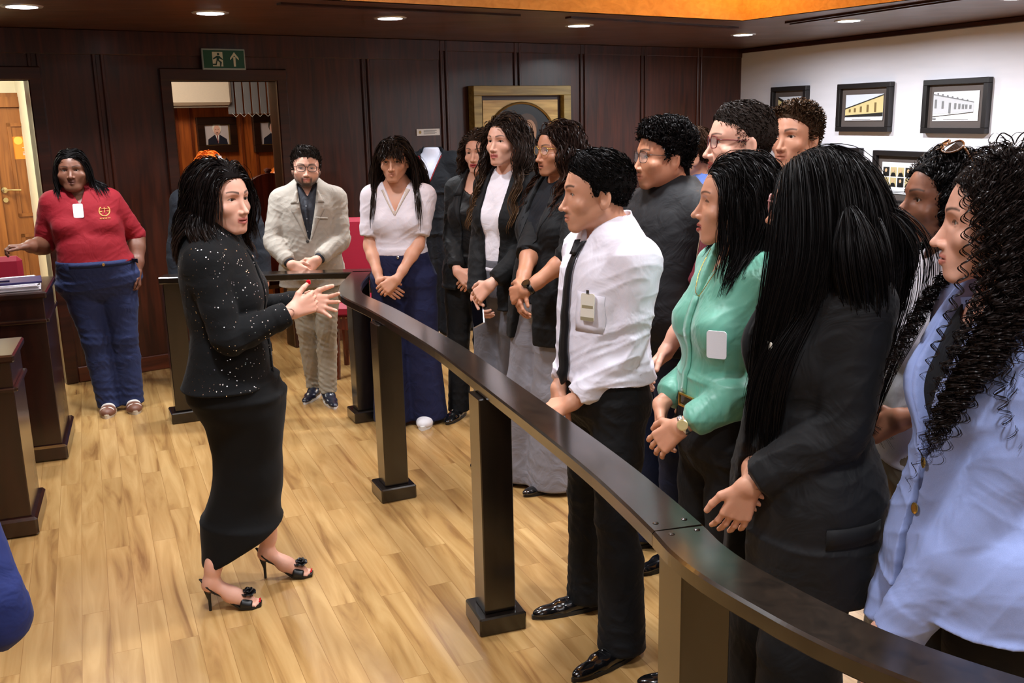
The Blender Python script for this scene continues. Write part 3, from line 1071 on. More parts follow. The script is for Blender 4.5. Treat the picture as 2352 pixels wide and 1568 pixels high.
for (px_, py_, z_, rz_, lab_) in ((425, 950, .035, 25, 'square dark post at the left end of the back handrail, behind the speaker'),
                                  (838, 948, .035, 25, 'square dark post between the beige trousers and the long curved rail'),
                                  (900, 1122, .035, -25, 'square dark post under the curved rail in front of the girl in navy trousers'),
                                  (1137, 1398, .035, -22, 'square dark post under the curved rail left of the person in a tie'),
                                  (1558, 1240, .78, -20, 'nearest square dark post, under the joint of the curved rail')):
    p_ = at_z(px_, py_, z_)
    line_ = np.concatenate([far, near]) if py_ > 1000 else None
    if line_ is not None:
        k_ = int(np.argmin(((line_ - p_[:2]) ** 2).sum(1)))
        dd_ = line_[min(k_ + 1, len(line_) - 1)] - line_[max(k_ - 1, 0)]
        p_ = line_[k_]
        rz_ = math.degrees(math.atan2(dd_[1], dd_[0])) + 90
        if py_ < 1300 and px_ > 1500:
            p_ = np.array([0.412, 1.99])
        p_ = p_ + np.array([-0.94, -0.35]) * 0.024
    post(p_[0], p_[1], math.radians(rz_), lab_)

# ------------------------------------------------------------------ desks on the left
def desk(cx, cy, ang, L, D, h, label):
    """panelled desk end; (cx,cy) is its right front floor corner, x runs left, y away"""
    e = empty('wooden_desk', (cx, cy, 0), ang)
    tag(e, label, 'desk')
    MB().box((-L / 2, D / 2, h / 2 - 0.01), (L - 0.05, D - 0.05, h - 0.05), bevel=0.004).build('carcass', deskwood, e)
    MB().box((-L / 2, D / 2, 0.045), (L, D, 0.09), bevel=0.012).build('plinth', deskwood, e)
    MB().box((-L / 2, D / 2, h - 0.018), (L - 0.01, D - 0.01, 0.036), bevel=0.008).build('desk_top', deskwood, e)
    m = MB()
    m.box((-L / 2, 0.018, h - 0.16), (L - 0.04, 0.022, 0.02), bevel=0.005)
    m.box((-0.018, D / 2, h - 0.16), (0.022, D - 0.04, 0.02), bevel=0.005)
    m.build('moulding', deskwood, e)
    return e


desk(-2.50, 5.22, math.radians(20), 1.2, 0.62, 0.955, 'tall dark wooden desk with papers on top, beside the woman in the red polo shirt')
desk(-2.18, 4.18, math.radians(20), 1.0, 0.42, 0.85, 'dark wooden desk end at the left edge, nearer than the one with papers')

folder_red = plain('folder_red', srgb(160, 34, 62), rough=0.45)
# papers, pen and folder on the far desk
da = math.radians(20)
dt = 0.955


def ondesk(x, y, z=dt):
    c, s = math.cos(da), math.sin(da)
    return (-2.50 + x * c - y * s, 5.22 + x * s + y * c, z)


def paper_stack(x, y, z, w, d, t, n, mat, label, rz, cat='papers'):
    m = MB()
    rng = random.Random(n * 7 + 1)
    for k in range(n):
        m.box((rng.uniform(-.006, .006), rng.uniform(-.006, .006), (k + .5) * t / n), (w, d, t / n * 0.8), rz=rng.uniform(-.03, .03))
    o = m.build('paper_stack', mat, None)
    o.location = ondesk(x, y, z)
    o.rotation_euler = (0, 0, da + rz)
    tag(o, label, cat)
    return o


paper = plain('paper_bundle', srgb(226, 222, 230), rough=0.7)
paper_stack(-0.20, 0.18, dt, 0.30, 0.22, 0.035, 9, paper, 'stack of white papers at the front of the far desk', 0.05)
paper_stack(-0.52, 0.18, dt, 0.30, 0.22, 0.03, 8, paper, 'stack of white papers cut off by the left edge of the photo', -0.1)
paper_stack(-0.26, 0.42, dt, 0.34, 0.2, 0.022, 6, paper, 'thin bundle of papers behind the front stack on the desk', 0.12)
o = MB().box((0, 0, 0.006), (0.3, 0.22, 0.012), bevel=0.002).build('document_folder', plain('folder_navy', srgb(40, 32, 80), rough=0.3), None)
o.location = ondesk(-0.19, 0.20, dt + 0.035)
o.rotation_euler = (0, 0, da + 0.1)
tag(o, 'dark purple edged folder on top of the papers on the far desk', 'folder')
o = MB().tube([(-.07, 0, .006), (.07, 0, .006)], 0.005, 8).build('pen', plain('pen_dark', srgb(22, 20, 60), rough=0.2), None)
o.location = ondesk(-0.26, 0.13, dt + 0.047)
o.rotation_euler = (0, 0, da)
tag(o, 'dark pen lying on the papers on the far desk', 'pen')
e = empty('stapler', ondesk(-0.34, 0.10, dt + 0.035), da)
tag(e, 'small dark stapler on the papers on the far desk', 'stapler')
MB().box((0, 0, 0.005), (0.13, 0.034, 0.01), bevel=0.003).build('stapler_base', plain('metal_grey', (0.3, 0.3, 0.32), metal=0.8, rough=0.3), e)
MB().box((0, 0, 0.024), (0.12, 0.028, 0.016), bevel=0.005).build('stapler_arm', _MC['metal_grey'], e)

# red padded chair whose back edge shows behind the papers (hand rests on it)
def red_chair(x, y, rz, label, seat_h=0.46, back_top=1.05, w=0.5, group='red chairs'):
    e = empty('red_chair', (x, y, 0), rz)
    tag(e, label, 'chair', group)
    red = plain('chair_red', srgb(158, 24, 50), rough=0.5)
    fr = wood('chair_wood', srgb(60, 18, 10), srgb(110, 40, 20), rough=0.25, coat=0.5)
    MB().box((0, 0, seat_h), (w, 0.48, 0.11), bevel=0.035).build('seat', red, e)
    MB().box((0, -0.21, (seat_h + 0.12 + back_top) / 2), (w * 0.94, 0.08, back_top - seat_h - 0.12), bevel=0.03).build('backrest', red, e)
    # carved apron below the seat
    for sy in (0.235, -0.235):
        m = MB()
        n = 14
        poly = [(-w / 2, seat_h - .04), (w / 2, seat_h - .04)] + [(w / 2 - w * i / n, seat_h - .1 - .035 * abs(math.sin(math.pi * 2 * i / n))) for i in range(n + 1)]
        m.prism(poly, sy - 0.012, sy + 0.012)
        m.build('carved_apron', fr, e)
    for sx in (-1, 1):
        MB().box((sx * (w / 2 - .012), 0, seat_h - .085), (0.024, 0.46, 0.06)).build('side_rail', fr, e)
        for sy in (-1, 1):
            MB().tube([(sx * (w / 2 - .03), sy * .2, seat_h - .06), (sx * (w / 2 - .03), sy * .2, .2), (sx * (w / 2 - .025), sy * .21, 0)], [.032, .026, .022], 8).build('leg', fr, e)
    m = MB()
    for k in range(18):
        m.lathe((-w / 2 + .015 + (w - .03) * k / 17, 0.245, seat_h - .045), [(0.006, 0), (0.005, .004)], 8, R=Matrix.Rotation(math.radians(-90), 3, 'X'))
    m.build('nailheads', plain('nail_gold', srgb(190, 150, 90), metal=0.9, rough=0.3), e)
    return e


red_chair(-3.40, 6.22, math.radians(200), 'red padded chair behind the desk under the woman\'s outstretched hand', 0.46, 0.99)
red_chair(-0.98, 7.05, math.radians(180), 'red padded chair with carved apron between the beige suit and the girl in white', 0.5, 1.12, 0.62)


# high backed leather chairs in the room behind the doorway
def leather_chair(x, y, rz, top, w, seat_mat, label, frame=False):
    e = empty('leather_armchair', (x, y, 0), rz)
    tag(e, label, 'armchair', 'high backed leather chairs in the side room')
    lo = 0.5
    n = 16
    poly = [(-w / 2, lo), (w / 2, lo), (w / 2, top - w * .42)] + [(w / 2 * math.cos(math.radians(a)), top - w * .42 + w * .42 * math.sin(math.radians(a))) for a in np.linspace(0, 180, n)][1:-1] + [(-w / 2, top - w * .42)]
    V, F = [], []
    m = MB()
    # padded back: rounded front by scaling rings
    rings = [(-0.05, .90), (-0.075, .96), (-0.04, 1.0), (0.04, 1.0), (0.065, .95), (0.085, .8), (0.095, .5)]
    czz = (top + lo) / 2
    k = len(poly)
    for yy, s in rings:
        V += [(x_ * s, yy, czz + (z_ - czz) * (s * .3 + .7 if s > .85 else s)) for x_, z_ in poly]
    for i in range(len(rings) - 1):
        F += [(i * k + j, i * k + (j + 1) % k, (i + 1) * k + (j + 1) % k, (i + 1) * k + j) for j in range(k)]
    F += [tuple(range(k)), tuple(range((len(rings) - 1) * k, len(rings) * k))]
    m.add(V, F)
    m.build('backrest', seat_mat, e, smooth=True)
    if frame:
        fr = _MC['chair_wood']
        m = MB()
        m.prism([(x_ * 1.06, z_ + .012) for x_, z_ in poly], -0.09, -0.055)
        m.build('back_frame', fr, e)
        MB().lathe((0, -.03, top), [(.03, 0), (.02, .015), (.035, .03), (.03, .045), (.006, .055)], 14).build('finial', fr, e)
    m = MB()
    for a in np.linspace(0, 180, 26):
        m.lathe((w / 2 * .9 * math.cos(math.radians(a)), 0.06, top - w * .42 + w * .38 * math.sin(math.radians(a))), [(0.008, 0), (0.004, .006)], 8, R=Matrix.Rotation(math.radians(-90), 3, 'X'))
    m.build('studs', plain('stud_dark', srgb(60, 30, 18), metal=0.6, rough=0.4), e)
    m = MB()
    m.tube([(0, 0.095, z_) for z_ in np.linspace(lo + .1, top - .09, 8)] + [(0, 0.07, top - .03), (0, 0.0, top + .004), (0, -.06, top - .02)], 0.005, 6)
    m.build('centre_seam', plain('seam_brown', srgb(120, 60, 30)), e)
    MB().box((0, 0.28, 0.46), (w, 0.5, 0.14), bevel=0.04).build('seat', seat_mat, e)
    for sx in (-1, 1):
        MB().box((sx * (w / 2 + .03), 0.2, 0.66), (0.07, 0.5, 0.06), bevel=0.02).build('armrest', seat_mat, e)
        for sy in (0, .48):
            MB().box((sx * (w / 2 - .03), sy, 0.2), (0.05, 0.05, 0.4)).build('leg', _MC['chair_wood'], e)
    return e


tan = wood('tan_leather', srgb(196, 92, 30), srgb(232, 130, 56), rough=0.32, coat=0.4, scale=0.4)
ua, za = wall_uv(612, 400, 0.6)
p = MW @ Vector((ua, 0.6, 0))
_w = wood('dark_chair', srgb(50, 14, 10), srgb(78, 26, 16), rough=0.3, coat=0.4)
leather_chair(p.x, p.y, WANG, za, 0.46, _w, 'dark carved wooden chair back with finial in the doorway', frame=True)
ua, za = wall_uv(668, 372, 1.75)
p = MW @ Vector((ua, 1.75, 0))
leather_chair(p.x, p.y, WANG + math.pi, za, 0.56, tan, 'studded tan leather chair cut off by the right side of the doorway')
# ------------------------------------------------------------------ implicit surfaces -> meshes
def _norm(v):
    v = np.asarray(v, float)
    return v / (np.linalg.norm(v) + 1e-12)


class Prim:
    def __init__(s, kind, lo, hi, k, op, **a):
        s.kind, s.lo, s.hi, s.k, s.op, s.a = kind, np.array(lo, float), np.array(hi, float), k, op, a

    def d(s, X, Y, Z):
        a = s.a
        if s.kind == 'cone':
            px, py, pz = X - a['a'][0], Y - a['a'][1], Z - a['a'][2]
            ab = a['ab']
            t = np.clip((px * ab[0] + py * ab[1] + pz * ab[2]) / a['l2'], 0, 1)
            return np.sqrt((px - t * ab[0]) ** 2 + (py - t * ab[1]) ** 2 + (pz - t * ab[2]) ** 2) - (a['ra'] + t * (a['rb'] - a['ra']))
        if s.kind == 'ell':
            c, R, r = a['c'], a['R'], a['r']
            px, py, pz = X - c[0], Y - c[1], Z - c[2]
            if R is not None:
                px, py, pz = (px * R[0, 0] + py * R[1, 0] + pz * R[2, 0], px * R[0, 1] + py * R[1, 1] + pz * R[2, 1], px * R[0, 2] + py * R[1, 2] + pz * R[2, 2])
            k0 = np.sqrt((px / r[0]) ** 2 + (py / r[1]) ** 2 + (pz / r[2]) ** 2)
            k1 = np.sqrt((px / r[0] ** 2) ** 2 + (py / r[1] ** 2) ** 2 + (pz / r[2] ** 2) ** 2) + 1e-9
            return k0 * (k0 - 1) / k1
        if s.kind == 'eseg':
            px, py, pz = X - a['a'][0], Y - a['a'][1], Z - a['a'][2]
            ab, sd, fr, ax = a['ab'], a['sd'], a['fr'], a['ax']
            t = np.clip((px * ab[0] + py * ab[1] + pz * ab[2]) / a['l2'], 0, 1)
            px, py, pz = px - t * ab[0], py - t * ab[1], pz - t * ab[2]
            rx = a['A'][0] + t * (a['B'][0] - a['A'][0])
            ry = a['A'][1] + t * (a['B'][1] - a['A'][1])
            qs = np.abs(px * sd[0] + py * sd[1] + pz * sd[2])
            qf = np.abs(px * fr[0] + py * fr[1] + pz * fr[2])
            qa = px * ax[0] + py * ax[1] + pz * ax[2]
            rz = a['cap'] or np.minimum(rx, ry)
            p = a['p']
            k0 = ((qs / rx) ** p + (qf / ry) ** p + np.abs(qa / rz) ** p) ** (1 / p)
            k1 = np.sqrt((qs / rx ** 2) ** 2 + (qf / ry ** 2) ** 2 + (qa / rz ** 2) ** 2) + 1e-9
            d = k0 * (k0 - 1) / k1
            return np.where(k0 < 0.6, (k0 - 1) * np.minimum(rx, ry), d)
        if s.kind == 'fn':
            return a['f'](X, Y, Z)


def cone(a, b, ra, rb=None, k=0.01, op='+'):
    rb = ra if rb is None else rb
    a, b = np.array(a, float), np.array(b, float)
    ab = b - a
    R = max(ra, rb)
    return Prim('cone', np.minimum(a - R, b - R), np.maximum(a + R, b + R), k, op, a=a, ab=ab, l2=max(ab @ ab, 1e-9), ra=ra, rb=rb)


def ell(c, r, R=None, k=0.01, op='+'):
    c, r = np.array(c, float), np.array(r, float)
    R = None if R is None else np.array(R, float)
    e = r if R is None else np.sqrt((R ** 2) @ (r ** 2))
    return Prim('ell', c - e, c + e, k, op, c=c, r=r, R=R)


def eseg(a, b, A_, B_, side=(1, 0, 0), k=0.02, op='+', p=2.3, cap=None):
    a, b = np.array(a, float), np.array(b, float)
    ab = b - a
    ax = _norm(ab)
    side = _norm(np.array(side, float) - ax * np.dot(side, ax))
    fr = np.cross(ax, side)
    m = max(*A_, *B_)
    return Prim('eseg', np.minimum(a, b) - m, np.maximum(a, b) + m, k, op, a=a, ab=ab, l2=max(ab @ ab, 1e-9), ax=ax, sd=side, fr=fr, A=A_, B=B_, p=p, cap=cap)


def fnp(f, lo, hi, k=0.004, op='-'):
    return Prim('fn', lo, hi, k, op, f=f)


def smin(a, b, k):
    h = np.maximum(k - np.abs(a - b), 0) / k
    return np.minimum(a, b) - h * h * k * 0.25


def xform(prims, M):
    """rigidly move a list of primitives by a 4x4 matrix"""
    M = np.array(M)
    R, t = M[:3, :3], M[:3, 3]
    o = []
    for p in prims:
        a = p.a
        if p.kind == 'cone':
            o.append(cone(R @ a['a'] + t, R @ (a['a'] + a['ab']) + t, a['ra'], a['rb'], p.k, p.op))
        elif p.kind == 'ell':
            o.append(ell(R @ a['c'] + t, a['r'], R @ (a['R'] if a['R'] is not None else np.eye(3)), p.k, p.op))
        elif p.kind == 'eseg':
            o.append(eseg(R @ a['a'] + t, R @ (a['a'] + a['ab']) + t, a['A'], a['B'], R @ a['sd'], p.k, p.op, a['p'], a['cap']))
    return o


def field(prims, lo, hi, h):
    lo, hi = np.array(lo, float), np.array(hi, float)
    n = np.ceil((hi - lo) / h).astype(int) + 1
    ax = [(lo[i] + h * np.arange(n[i])).astype(np.float32) for i in range(3)]
    f = np.full(n, 0.2, np.float32)
    for p in prims:
        m = p.k + 3 * h
        i0 = np.clip(np.floor((p.lo - m - lo) / h).astype(int), 0, n)
        i1 = np.clip(np.ceil((p.hi + m - lo) / h).astype(int) + 1, 0, n)
        if (i1 <= i0).any():
            continue
        sl = tuple(slice(a, b) for a, b in zip(i0, i1))
        X = ax[0][sl[0]][:, None, None]
        Y = ax[1][sl[1]][None, :, None]
        Z = ax[2][sl[2]][None, None, :]
        d = p.d(X, Y, Z)
        if p.op == '+':
            f[sl] = smin(f[sl], d, p.k) if p.k > 0 else np.minimum(f[sl], d)
        else:
            f[sl] = -smin(-f[sl], d, p.k) if p.k > 0 else np.maximum(f[sl], -d)
    return f, lo


def sdf_at(prims, P, skip=0.06):
    X, Y, Z = P[:, 0], P[:, 1], P[:, 2]
    f = np.full(len(P), 0.2)
    for p in prims:
        d = p.d(X, Y, Z)
        f = smin(f, d, max(p.k, 1e-4)) if p.op == '+' else -smin(-f, d, max(p.k, 1e-4))
    return f


def nets(f, lo, h, keep=None):
    """naive surface nets"""
    s = f < 0
    c = s[:-1, :-1, :-1].astype(np.int8)
    tot = c.copy()
    for dx in (0, 1):
        for dy in (0, 1):
            for dz in (0, 1):
                if dx + dy + dz:
                    tot = tot + s[dx:s.shape[0] - 1 + dx, dy:s.shape[1] - 1 + dy, dz:s.shape[2] - 1 + dz]
    act = (tot > 0) & (tot < 8)
    I = np.argwhere(act)
    idx = np.full(act.shape, -1, np.int32)
    idx[act] = np.arange(len(I))
    cs = [(a, b, d) for a in (0, 1) for b in (0, 1) for d in (0, 1)]
    val = {q: f[I[:, 0] + q[0], I[:, 1] + q[1], I[:, 2] + q[2]].astype(np.float64) for q in cs}
    acc = np.zeros((len(I), 3))
    cnt = np.zeros(len(I))
    for q in cs:
        for a in range(3):
            if q[a] == 0:
                r = list(q)
                r[a] = 1
                r = tuple(r)
                v0, v1 = val[q], val[r]
                cr = (v0 < 0) != (v1 < 0)
                t = np.where(cr, v0 / np.where(cr, v0 - v1, 1), 0)
                pt = np.tile(np.array(q, float), (len(I), 1))
                pt[:, a] = t
                acc += pt * cr[:, None]
                cnt += cr
    V = (I + acc / np.maximum(cnt, 1)[:, None]) * h + lo
    Fs = []
    for a in range(3):
        sl0 = [slice(None)] * 3
        sl1 = [slice(None)] * 3
        sl0[a] = slice(0, -1)
        sl1[a] = slice(1, None)
        ch = s[tuple(sl0)] != s[tuple(sl1)]
        E_ = np.argwhere(ch)
        b, c_ = [(1, 2), (2, 0), (0, 1)][a]
        ok = (E_[:, b] > 0) & (E_[:, c_] > 0) & (E_[:, b] < act.shape[b]) & (E_[:, c_] < act.shape[c_])
        E_ = E_[ok]
        q = []
        for db, dc in ((-1, -1), (0, -1), (0, 0), (-1, 0)):
            g = E_.copy()
            g[:, b] += db
            g[:, c_] += dc
            q.append(idx[g[:, 0], g[:, 1], g[:, 2]])
        q = np.stack(q, 1)
        flip = ~s[E_[:, 0], E_[:, 1], E_[:, 2]]
        q[flip] = q[flip][:, ::-1]
        Fs.append(q[(q >= 0).all(1)])
    return V, np.concatenate(Fs)


def smooth_mesh(V, F, it=1, lam=0.5):
    for _ in range(it):
        acc = np.zeros_like(V)
        cnt = np.zeros(len(V))
        for a, b in ((0, 1), (1, 2), (2, 3), (3, 0)):
            np.add.at(acc, F[:, a], V[F[:, b]])
            np.add.at(acc, F[:, b], V[F[:, a]])
            np.add.at(cnt, F[:, a], 1)
            np.add.at(cnt, F[:, b], 1)
        V = V + lam * (acc / np.maximum(cnt, 1)[:, None] - V)
    return V


def normals(V, F):
    n = np.cross(V[F[:, 2]] - V[F[:, 0]], V[F[:, 3]] - V[F[:, 1]])
    N = np.zeros_like(V)
    for k in range(4):
        np.add.at(N, F[:, k], n)
    return N / (np.linalg.norm(N, axis=1)[:, None] + 1e-12)


def surface(prims, h, pad=0.02, lo=None, hi=None, sm=1):
    pos = [p for p in prims if p.op == '+']
    L = np.min([p.lo for p in pos], 0) - pad if lo is None else np.array(lo)
    U = np.max([p.hi for p in pos], 0) + pad if hi is None else np.array(hi)
    f, l = field(prims, L, U, h)
    V, F = nets(f, l, h)
    if sm:
        V = smooth_mesh(V, F, sm)
    return V, F


def crease(V, F, rng, amp, wl=0.09, dirv=(0, 0, 1), weight=None, ridge=True):
    """cloth folds: ridged waves roughly along `dirv`"""
    N = normals(V, F)
    d = np.zeros(len(V))
    dv = _norm(dirv)
    for i in range(4):
        k = _norm(dv + rng.normal(0, 0.45, 3)) * 2 * math.pi / (wl * rng.uniform(0.7, 1.5))
        q = rng.normal(0, 1, 3) * 2 * math.pi / (wl * 4)
        ph = V @ k + rng.uniform(0, 6) + 1.6 * np.sin(V @ q + rng.uniform(0, 6))
        mod = 0.5 + 0.5 * np.sin(V @ (rng.normal(0, 1, 3) * 2 * math.pi / (wl * 3)) + rng.uniform(0, 6))
        s = np.sin(ph)
        d += (1 - 2 * np.sqrt(np.abs(s)) if ridge else s) * mod / 4
    if weight is not None:
        d *= weight
    return V + N * (d * amp)[:, None]


# ------------------------------------------------------------------ hands
def hand_prims(W, dirv, palm, side, curl=0.5, spread=0.12, s=1.0, thumb=0.5, curls=None):
    """W wrist, dirv towards the fingers, palm normal, side = direction of the thumb"""
    x = _norm(dirv)
    n = _norm(np.array(palm) - x * np.dot(palm, x))
    t = _norm(np.array(side) - x * np.dot(side, x) - n * np.dot(side, n))
    W = np.array(W, float)
    P = []
    offs = (-0.030, -0.011, 0.010, 0.030)
    lens = (0.060, 0.074, 0.080, 0.072)
    curls = curls or (curl,) * 4
    for i in range(4):
        o = offs[i] * s
        base = W + x * (0.088 - 0.006 * (i == 0)) * s + t * o - n * 0.003 * s
        P.append(cone(W + x * 0.008 * s + t * o * 0.55, base, 0.0165 * s, 0.0118 * s, k=0.012 * s))
        a = base
        ang = 0
        d0 = _norm(x + t * spread * (i - 1.5) * 0.7)
        for j, (fr, rr) in enumerate(((0.44, 0.0092), (0.31, 0.0082), (0.25, 0.0073))):
            ang += curls[i] * (0.75, 1.0, 0.7)[j]
            dd = d0 * math.cos(ang) + n * math.sin(ang)
            b = a + dd * lens[i] * fr * s
            P.append(cone(a, b, rr * s, rr * 0.88 * s, k=0.004 * s))
            a = b
    a = W + x * 0.02 * s + t * 0.022 * s + n * 0.004 * s
    d1 = _norm(x * 0.75 + t * 0.75 + n * 0.35 * thumb)
    b = a + d1 * 0.042 * s
    P.append(cone(a, b, 0.0155 * s, 0.0118 * s, k=0.012 * s))
    d2 = _norm(x * 0.95 + t * (0.45 - 0.5 * thumb) + n * 0.55 * thumb)
    c = b + d2 * 0.034 * s
    P.append(cone(b, c, 0.0108 * s, 0.0098 * s, k=0.005 * s))
    d3 = _norm(x * 0.95 + t * (0.3 - 0.7 * thumb) + n * 0.7 * thumb)
    P.append(cone(c, c + d3 * 0.026 * s, 0.0096 * s, 0.0082 * s, k=0.004 * s))
    return P, c + d3 * 0.026 * s


# ------------------------------------------------------------------ head
def head_prims(f):
    """head in its own frame: y forward, z up, origin between the ears at eye level. f: feature dict"""
    w = f.get('w', 1.0)          # face width
    jw = f.get('jaw', 1.0)
    fat = f.get('fat', 0.0)
    nl = f.get('nose', 1.0)
    male = f.get('male', False)
    P = [ell((0, -0.014, 0.032), (0.074 * w, 0.094, 0.083), k=0.01),
         ell((0, 0.022, 0.005), (0.066 * w, 0.068, 0.078), k=0.03),
         ell((0, 0.020, -0.056), ((0.054 + fat * 0.012) * w * jw, 0.056, 0.048), k=0.03),
         ell((0, 0.045, -0.045), ((0.046 + fat * 0.012) * w, 0.042, 0.045), k=0.02),
         ell((0, 0.073, -0.100 * f.get('chin', 1)), (0.018, 0.015, 0.013), k=0.018)]
    for sx in (-1, 1):
        P += [cone((sx * 0.056 * w * jw, -0.008, -0.050), (sx * 0.018, 0.066, -0.100), 0.013 + fat * 0.008, 0.012, k=0.022),
              ell((sx * 0.043 * w, 0.058, -0.030), (0.021 + fat * .006, 0.018, 0.017), k=0.02),
              cone((sx * 0.012, 0.082, 0.020), (sx * 0.044 * w, 0.068, 0.018), 0.0085 if male else 0.0065, 0.006, k=0.014),
              ell((sx * 0.0315 * w, 0.093, 0.000), (0.019, 0.016, 0.0125), k=0.010, op='-'),
              ell((sx * 0.0315 * w, 0.0665, 0.000), (0.0140, 0.0135, 0.0135), k=0.003)]
        if not f.get('closed'):
            P.append(ell((sx * 0.0320 * w, 0.083, -0.0005), (0.0120, 0.010, 0.0044), k=0.0016, op='-'))
        # ear
        R = np.array(Matrix.Rotation(math.radians(12), 3, 'X')) @ np.array(Matrix.Rotation(math.radians(sx * 14), 3, 'Z'))
        P += [ell((sx * 0.0765 * w, -0.012, -0.018), (0.006, 0.017, 0.030), R, k=0.006),
              ell((sx * 0.082 * w, -0.008, -0.014), (0.005, 0.009, 0.017), R, k=0.003, op='-')]
    tz = -0.042 * nl
    tip = 0.102 + 0.008 * f.get('nose_out', 1.0)
    P += [cone((0, 0.080, 0.006), (0, tip - 0.007, tz + 0.006), 0.0058, 0.0085 * f.get('nose_w', 1), k=0.011),
          ell((0, tip - 0.003, tz), (0.0092 * f.get('nose_w', 1), 0.0098, 0.0080), k=0.006)]
    for sx in (-1, 1):
        P += [ell((sx * 0.0115 * f.get('nose_w', 1), 0.094, tz - 0.002), (0.0075, 0.0105, 0.0070), k=0.005),
              ell((sx * 0.0065, 0.103, tz - 0.0095), (0.0032, 0.0055, 0.0035), k=0.002, op='-')]
    mz = -0.070
    P += [ell((0, 0.074, mz - 0.001), (0.028, 0.019, 0.023), k=0.018)]
    lw = f.get('lips', 1.0)
    for sx in (-1, 1):
        P += [cone((sx * 0.004, 0.0935, mz + 0.0052), (sx * 0.021, 0.082, mz + 0.0005), 0.0052 * lw, 0.0028, k=0.005),
              cone((0, 0.0920, mz - 0.0062), (sx * 0.019, 0.082, mz - 0.002), 0.0062 * lw, 0.003, k=0.005)]
    mo = f.get('mouth', 0.0011)
    P += [ell((0, 0.094, mz), (0.021, 0.012, mo), k=0.0022, op='-')]
    if f.get('double_chin'):
        P.append(ell((0, 0.04, -0.105), (0.045, 0.045, 0.022), k=0.03))
    return P


def face_mask(L, f):
    """L: points in the head frame -> mask rgb"""
    x, y, z = np.abs(L[:, 0]), L[:, 1], L[:, 2]
    m = np.zeros((len(L), 3))
    zz = z + 0.070
    sa = lambda v, w_: np.clip(v / w_ + 0.5, 0, 1)
    m[:, 0] = sa(0.0115 - 0.16 * x - zz, 0.003) * sa(zz + 0.0125 - 0.30 * x, 0.003) * sa(0.0225 - x, 0.004) * (y > 0.074) * f.get('lipstick', 0.8)
    w = f.get('w', 1.0)
    t = (x - 0.012) / (0.052 * w - 0.012)
    bz = 0.0195 + f.get('brow_arch', 0.006) * np.sin(np.clip(t, 0, 1) * math.pi * 0.8)
    th = f.get('brow', 0.0038) * (1 - 0.55 * np.clip(t, 0, 1))
    sb = lambda v, w_: np.clip(v / w_ + 0.5, 0, 1)
    m[:, 1] = ((t > 0) & (t < 1) & (y > 0.03)) * sb(th - np.abs(z - bz), 0.003) * 0.85
    # lash line
    ex = (x - 0.032 * w) / 0.0135
    r = ex ** 2 + ((z + 0.0005) / 0.0062) ** 2
    m[:, 1] = np.maximum(m[:, 1], ((r < 1.15) & (z > -0.002) & (y > 0.06)) * f.get('lash', 0.7))
    b = f.get('beard', 0)
    sm = lambda v, w_: np.clip(v / w_ * 0.5 + 0.5, 0, 1)
    if b:
        top_ = -0.040 - 0.030 * np.clip((y - 0.0) / 0.07, 0, 1) + 0.045 * np.clip((0.02 - y) / 0.03, 0, 1)
        jaw = sm(top_ - z, 0.022) * sm(y + 0.012, 0.01) * sm(z + 0.125, 0.02)
        jaw = np.maximum(jaw, sm(0.010 - np.abs(x - 0.026), 0.008) * sm(-0.054 - z, 0.008) * (y > 0.05))
        jaw *= 1 - sm(0.014 - x, 0.006) * sm(0.010 - np.abs(zz + 0.006), 0.004) * (y > 0.07)
        if f.get('goatee'):
            jaw *= sm(0.024 - x, 0.012) * sm(y - 0.055, 0.012)
        m[:, 2] = jaw * b
    if f.get('moustache'):
        mu = sm(0.026 - x, 0.008) * sm(0.0045 - np.abs(zz - 0.0150 + 0.12 * np.maximum(x - 0.012, 0)), 0.004) * (y > 0.075)
        m[:, 2] = np.maximum(m[:, 2], mu * f['moustache'])
    return m
# ------------------------------------------------------------------ people
EYE_CACHE = {}


def eye_mat(iris):
    key = 'eye%.2f' % iris[0]
    if key in _MC:
        return _MC[key]
    m, nt, b = new_mat(key)
    tc = nd(nt, 'ShaderNodeTexCoord')
    sp = nd(nt, 'ShaderNodeSeparateXYZ')
    nt.links.new(tc.outputs['Object'], sp.inputs[0])
    cb = nd(nt, 'ShaderNodeCombineXYZ')
    nt.links.new(sp.outputs[0], cb.inputs[0])
    nt.links.new(sp.outputs[2], cb.inputs[1])
    ln = nd(nt, 'ShaderNodeVectorMath', operation='LENGTH')
    nt.links.new(cb.outputs[0], ln.inputs[0])
    cr = nd(nt, 'ShaderNodeValToRGB')
    cr.color_ramp.interpolation = 'CONSTANT'
    cr.color_ramp.elements[0].color = (0.004, 0.004, 0.004, 1)
    cr.color_ramp.elements[1].position = 0.22
    cr.color_ramp.elements[1].color = (*iris, 1)
    e = cr.color_ramp.elements.new(0.56)
    e.color = (0.55, 0.52, 0.5, 1)
    mr = nd(nt, 'ShaderNodeMapRange', i_1=0.0, i_2=0.0115)
    nt.links.new(ln.outputs['Value'], mr.inputs[0])
    nt.links.new(mr.outputs[0], cr.inputs[0])
    nt.links.new(cr.outputs[0], b.inputs['Base Color'])
    b.inputs['Roughness'].default_value = 0.08
    _MC[key] = m
    return m


def lerp_list(T, x):
    """T: sorted [(x, (a,b,..))]"""
    xs = [t[0] for t in T]
    return np.array([np.interp(x, xs, [t[1][i] for t in T]) for i in range(len(T[0][1]))])


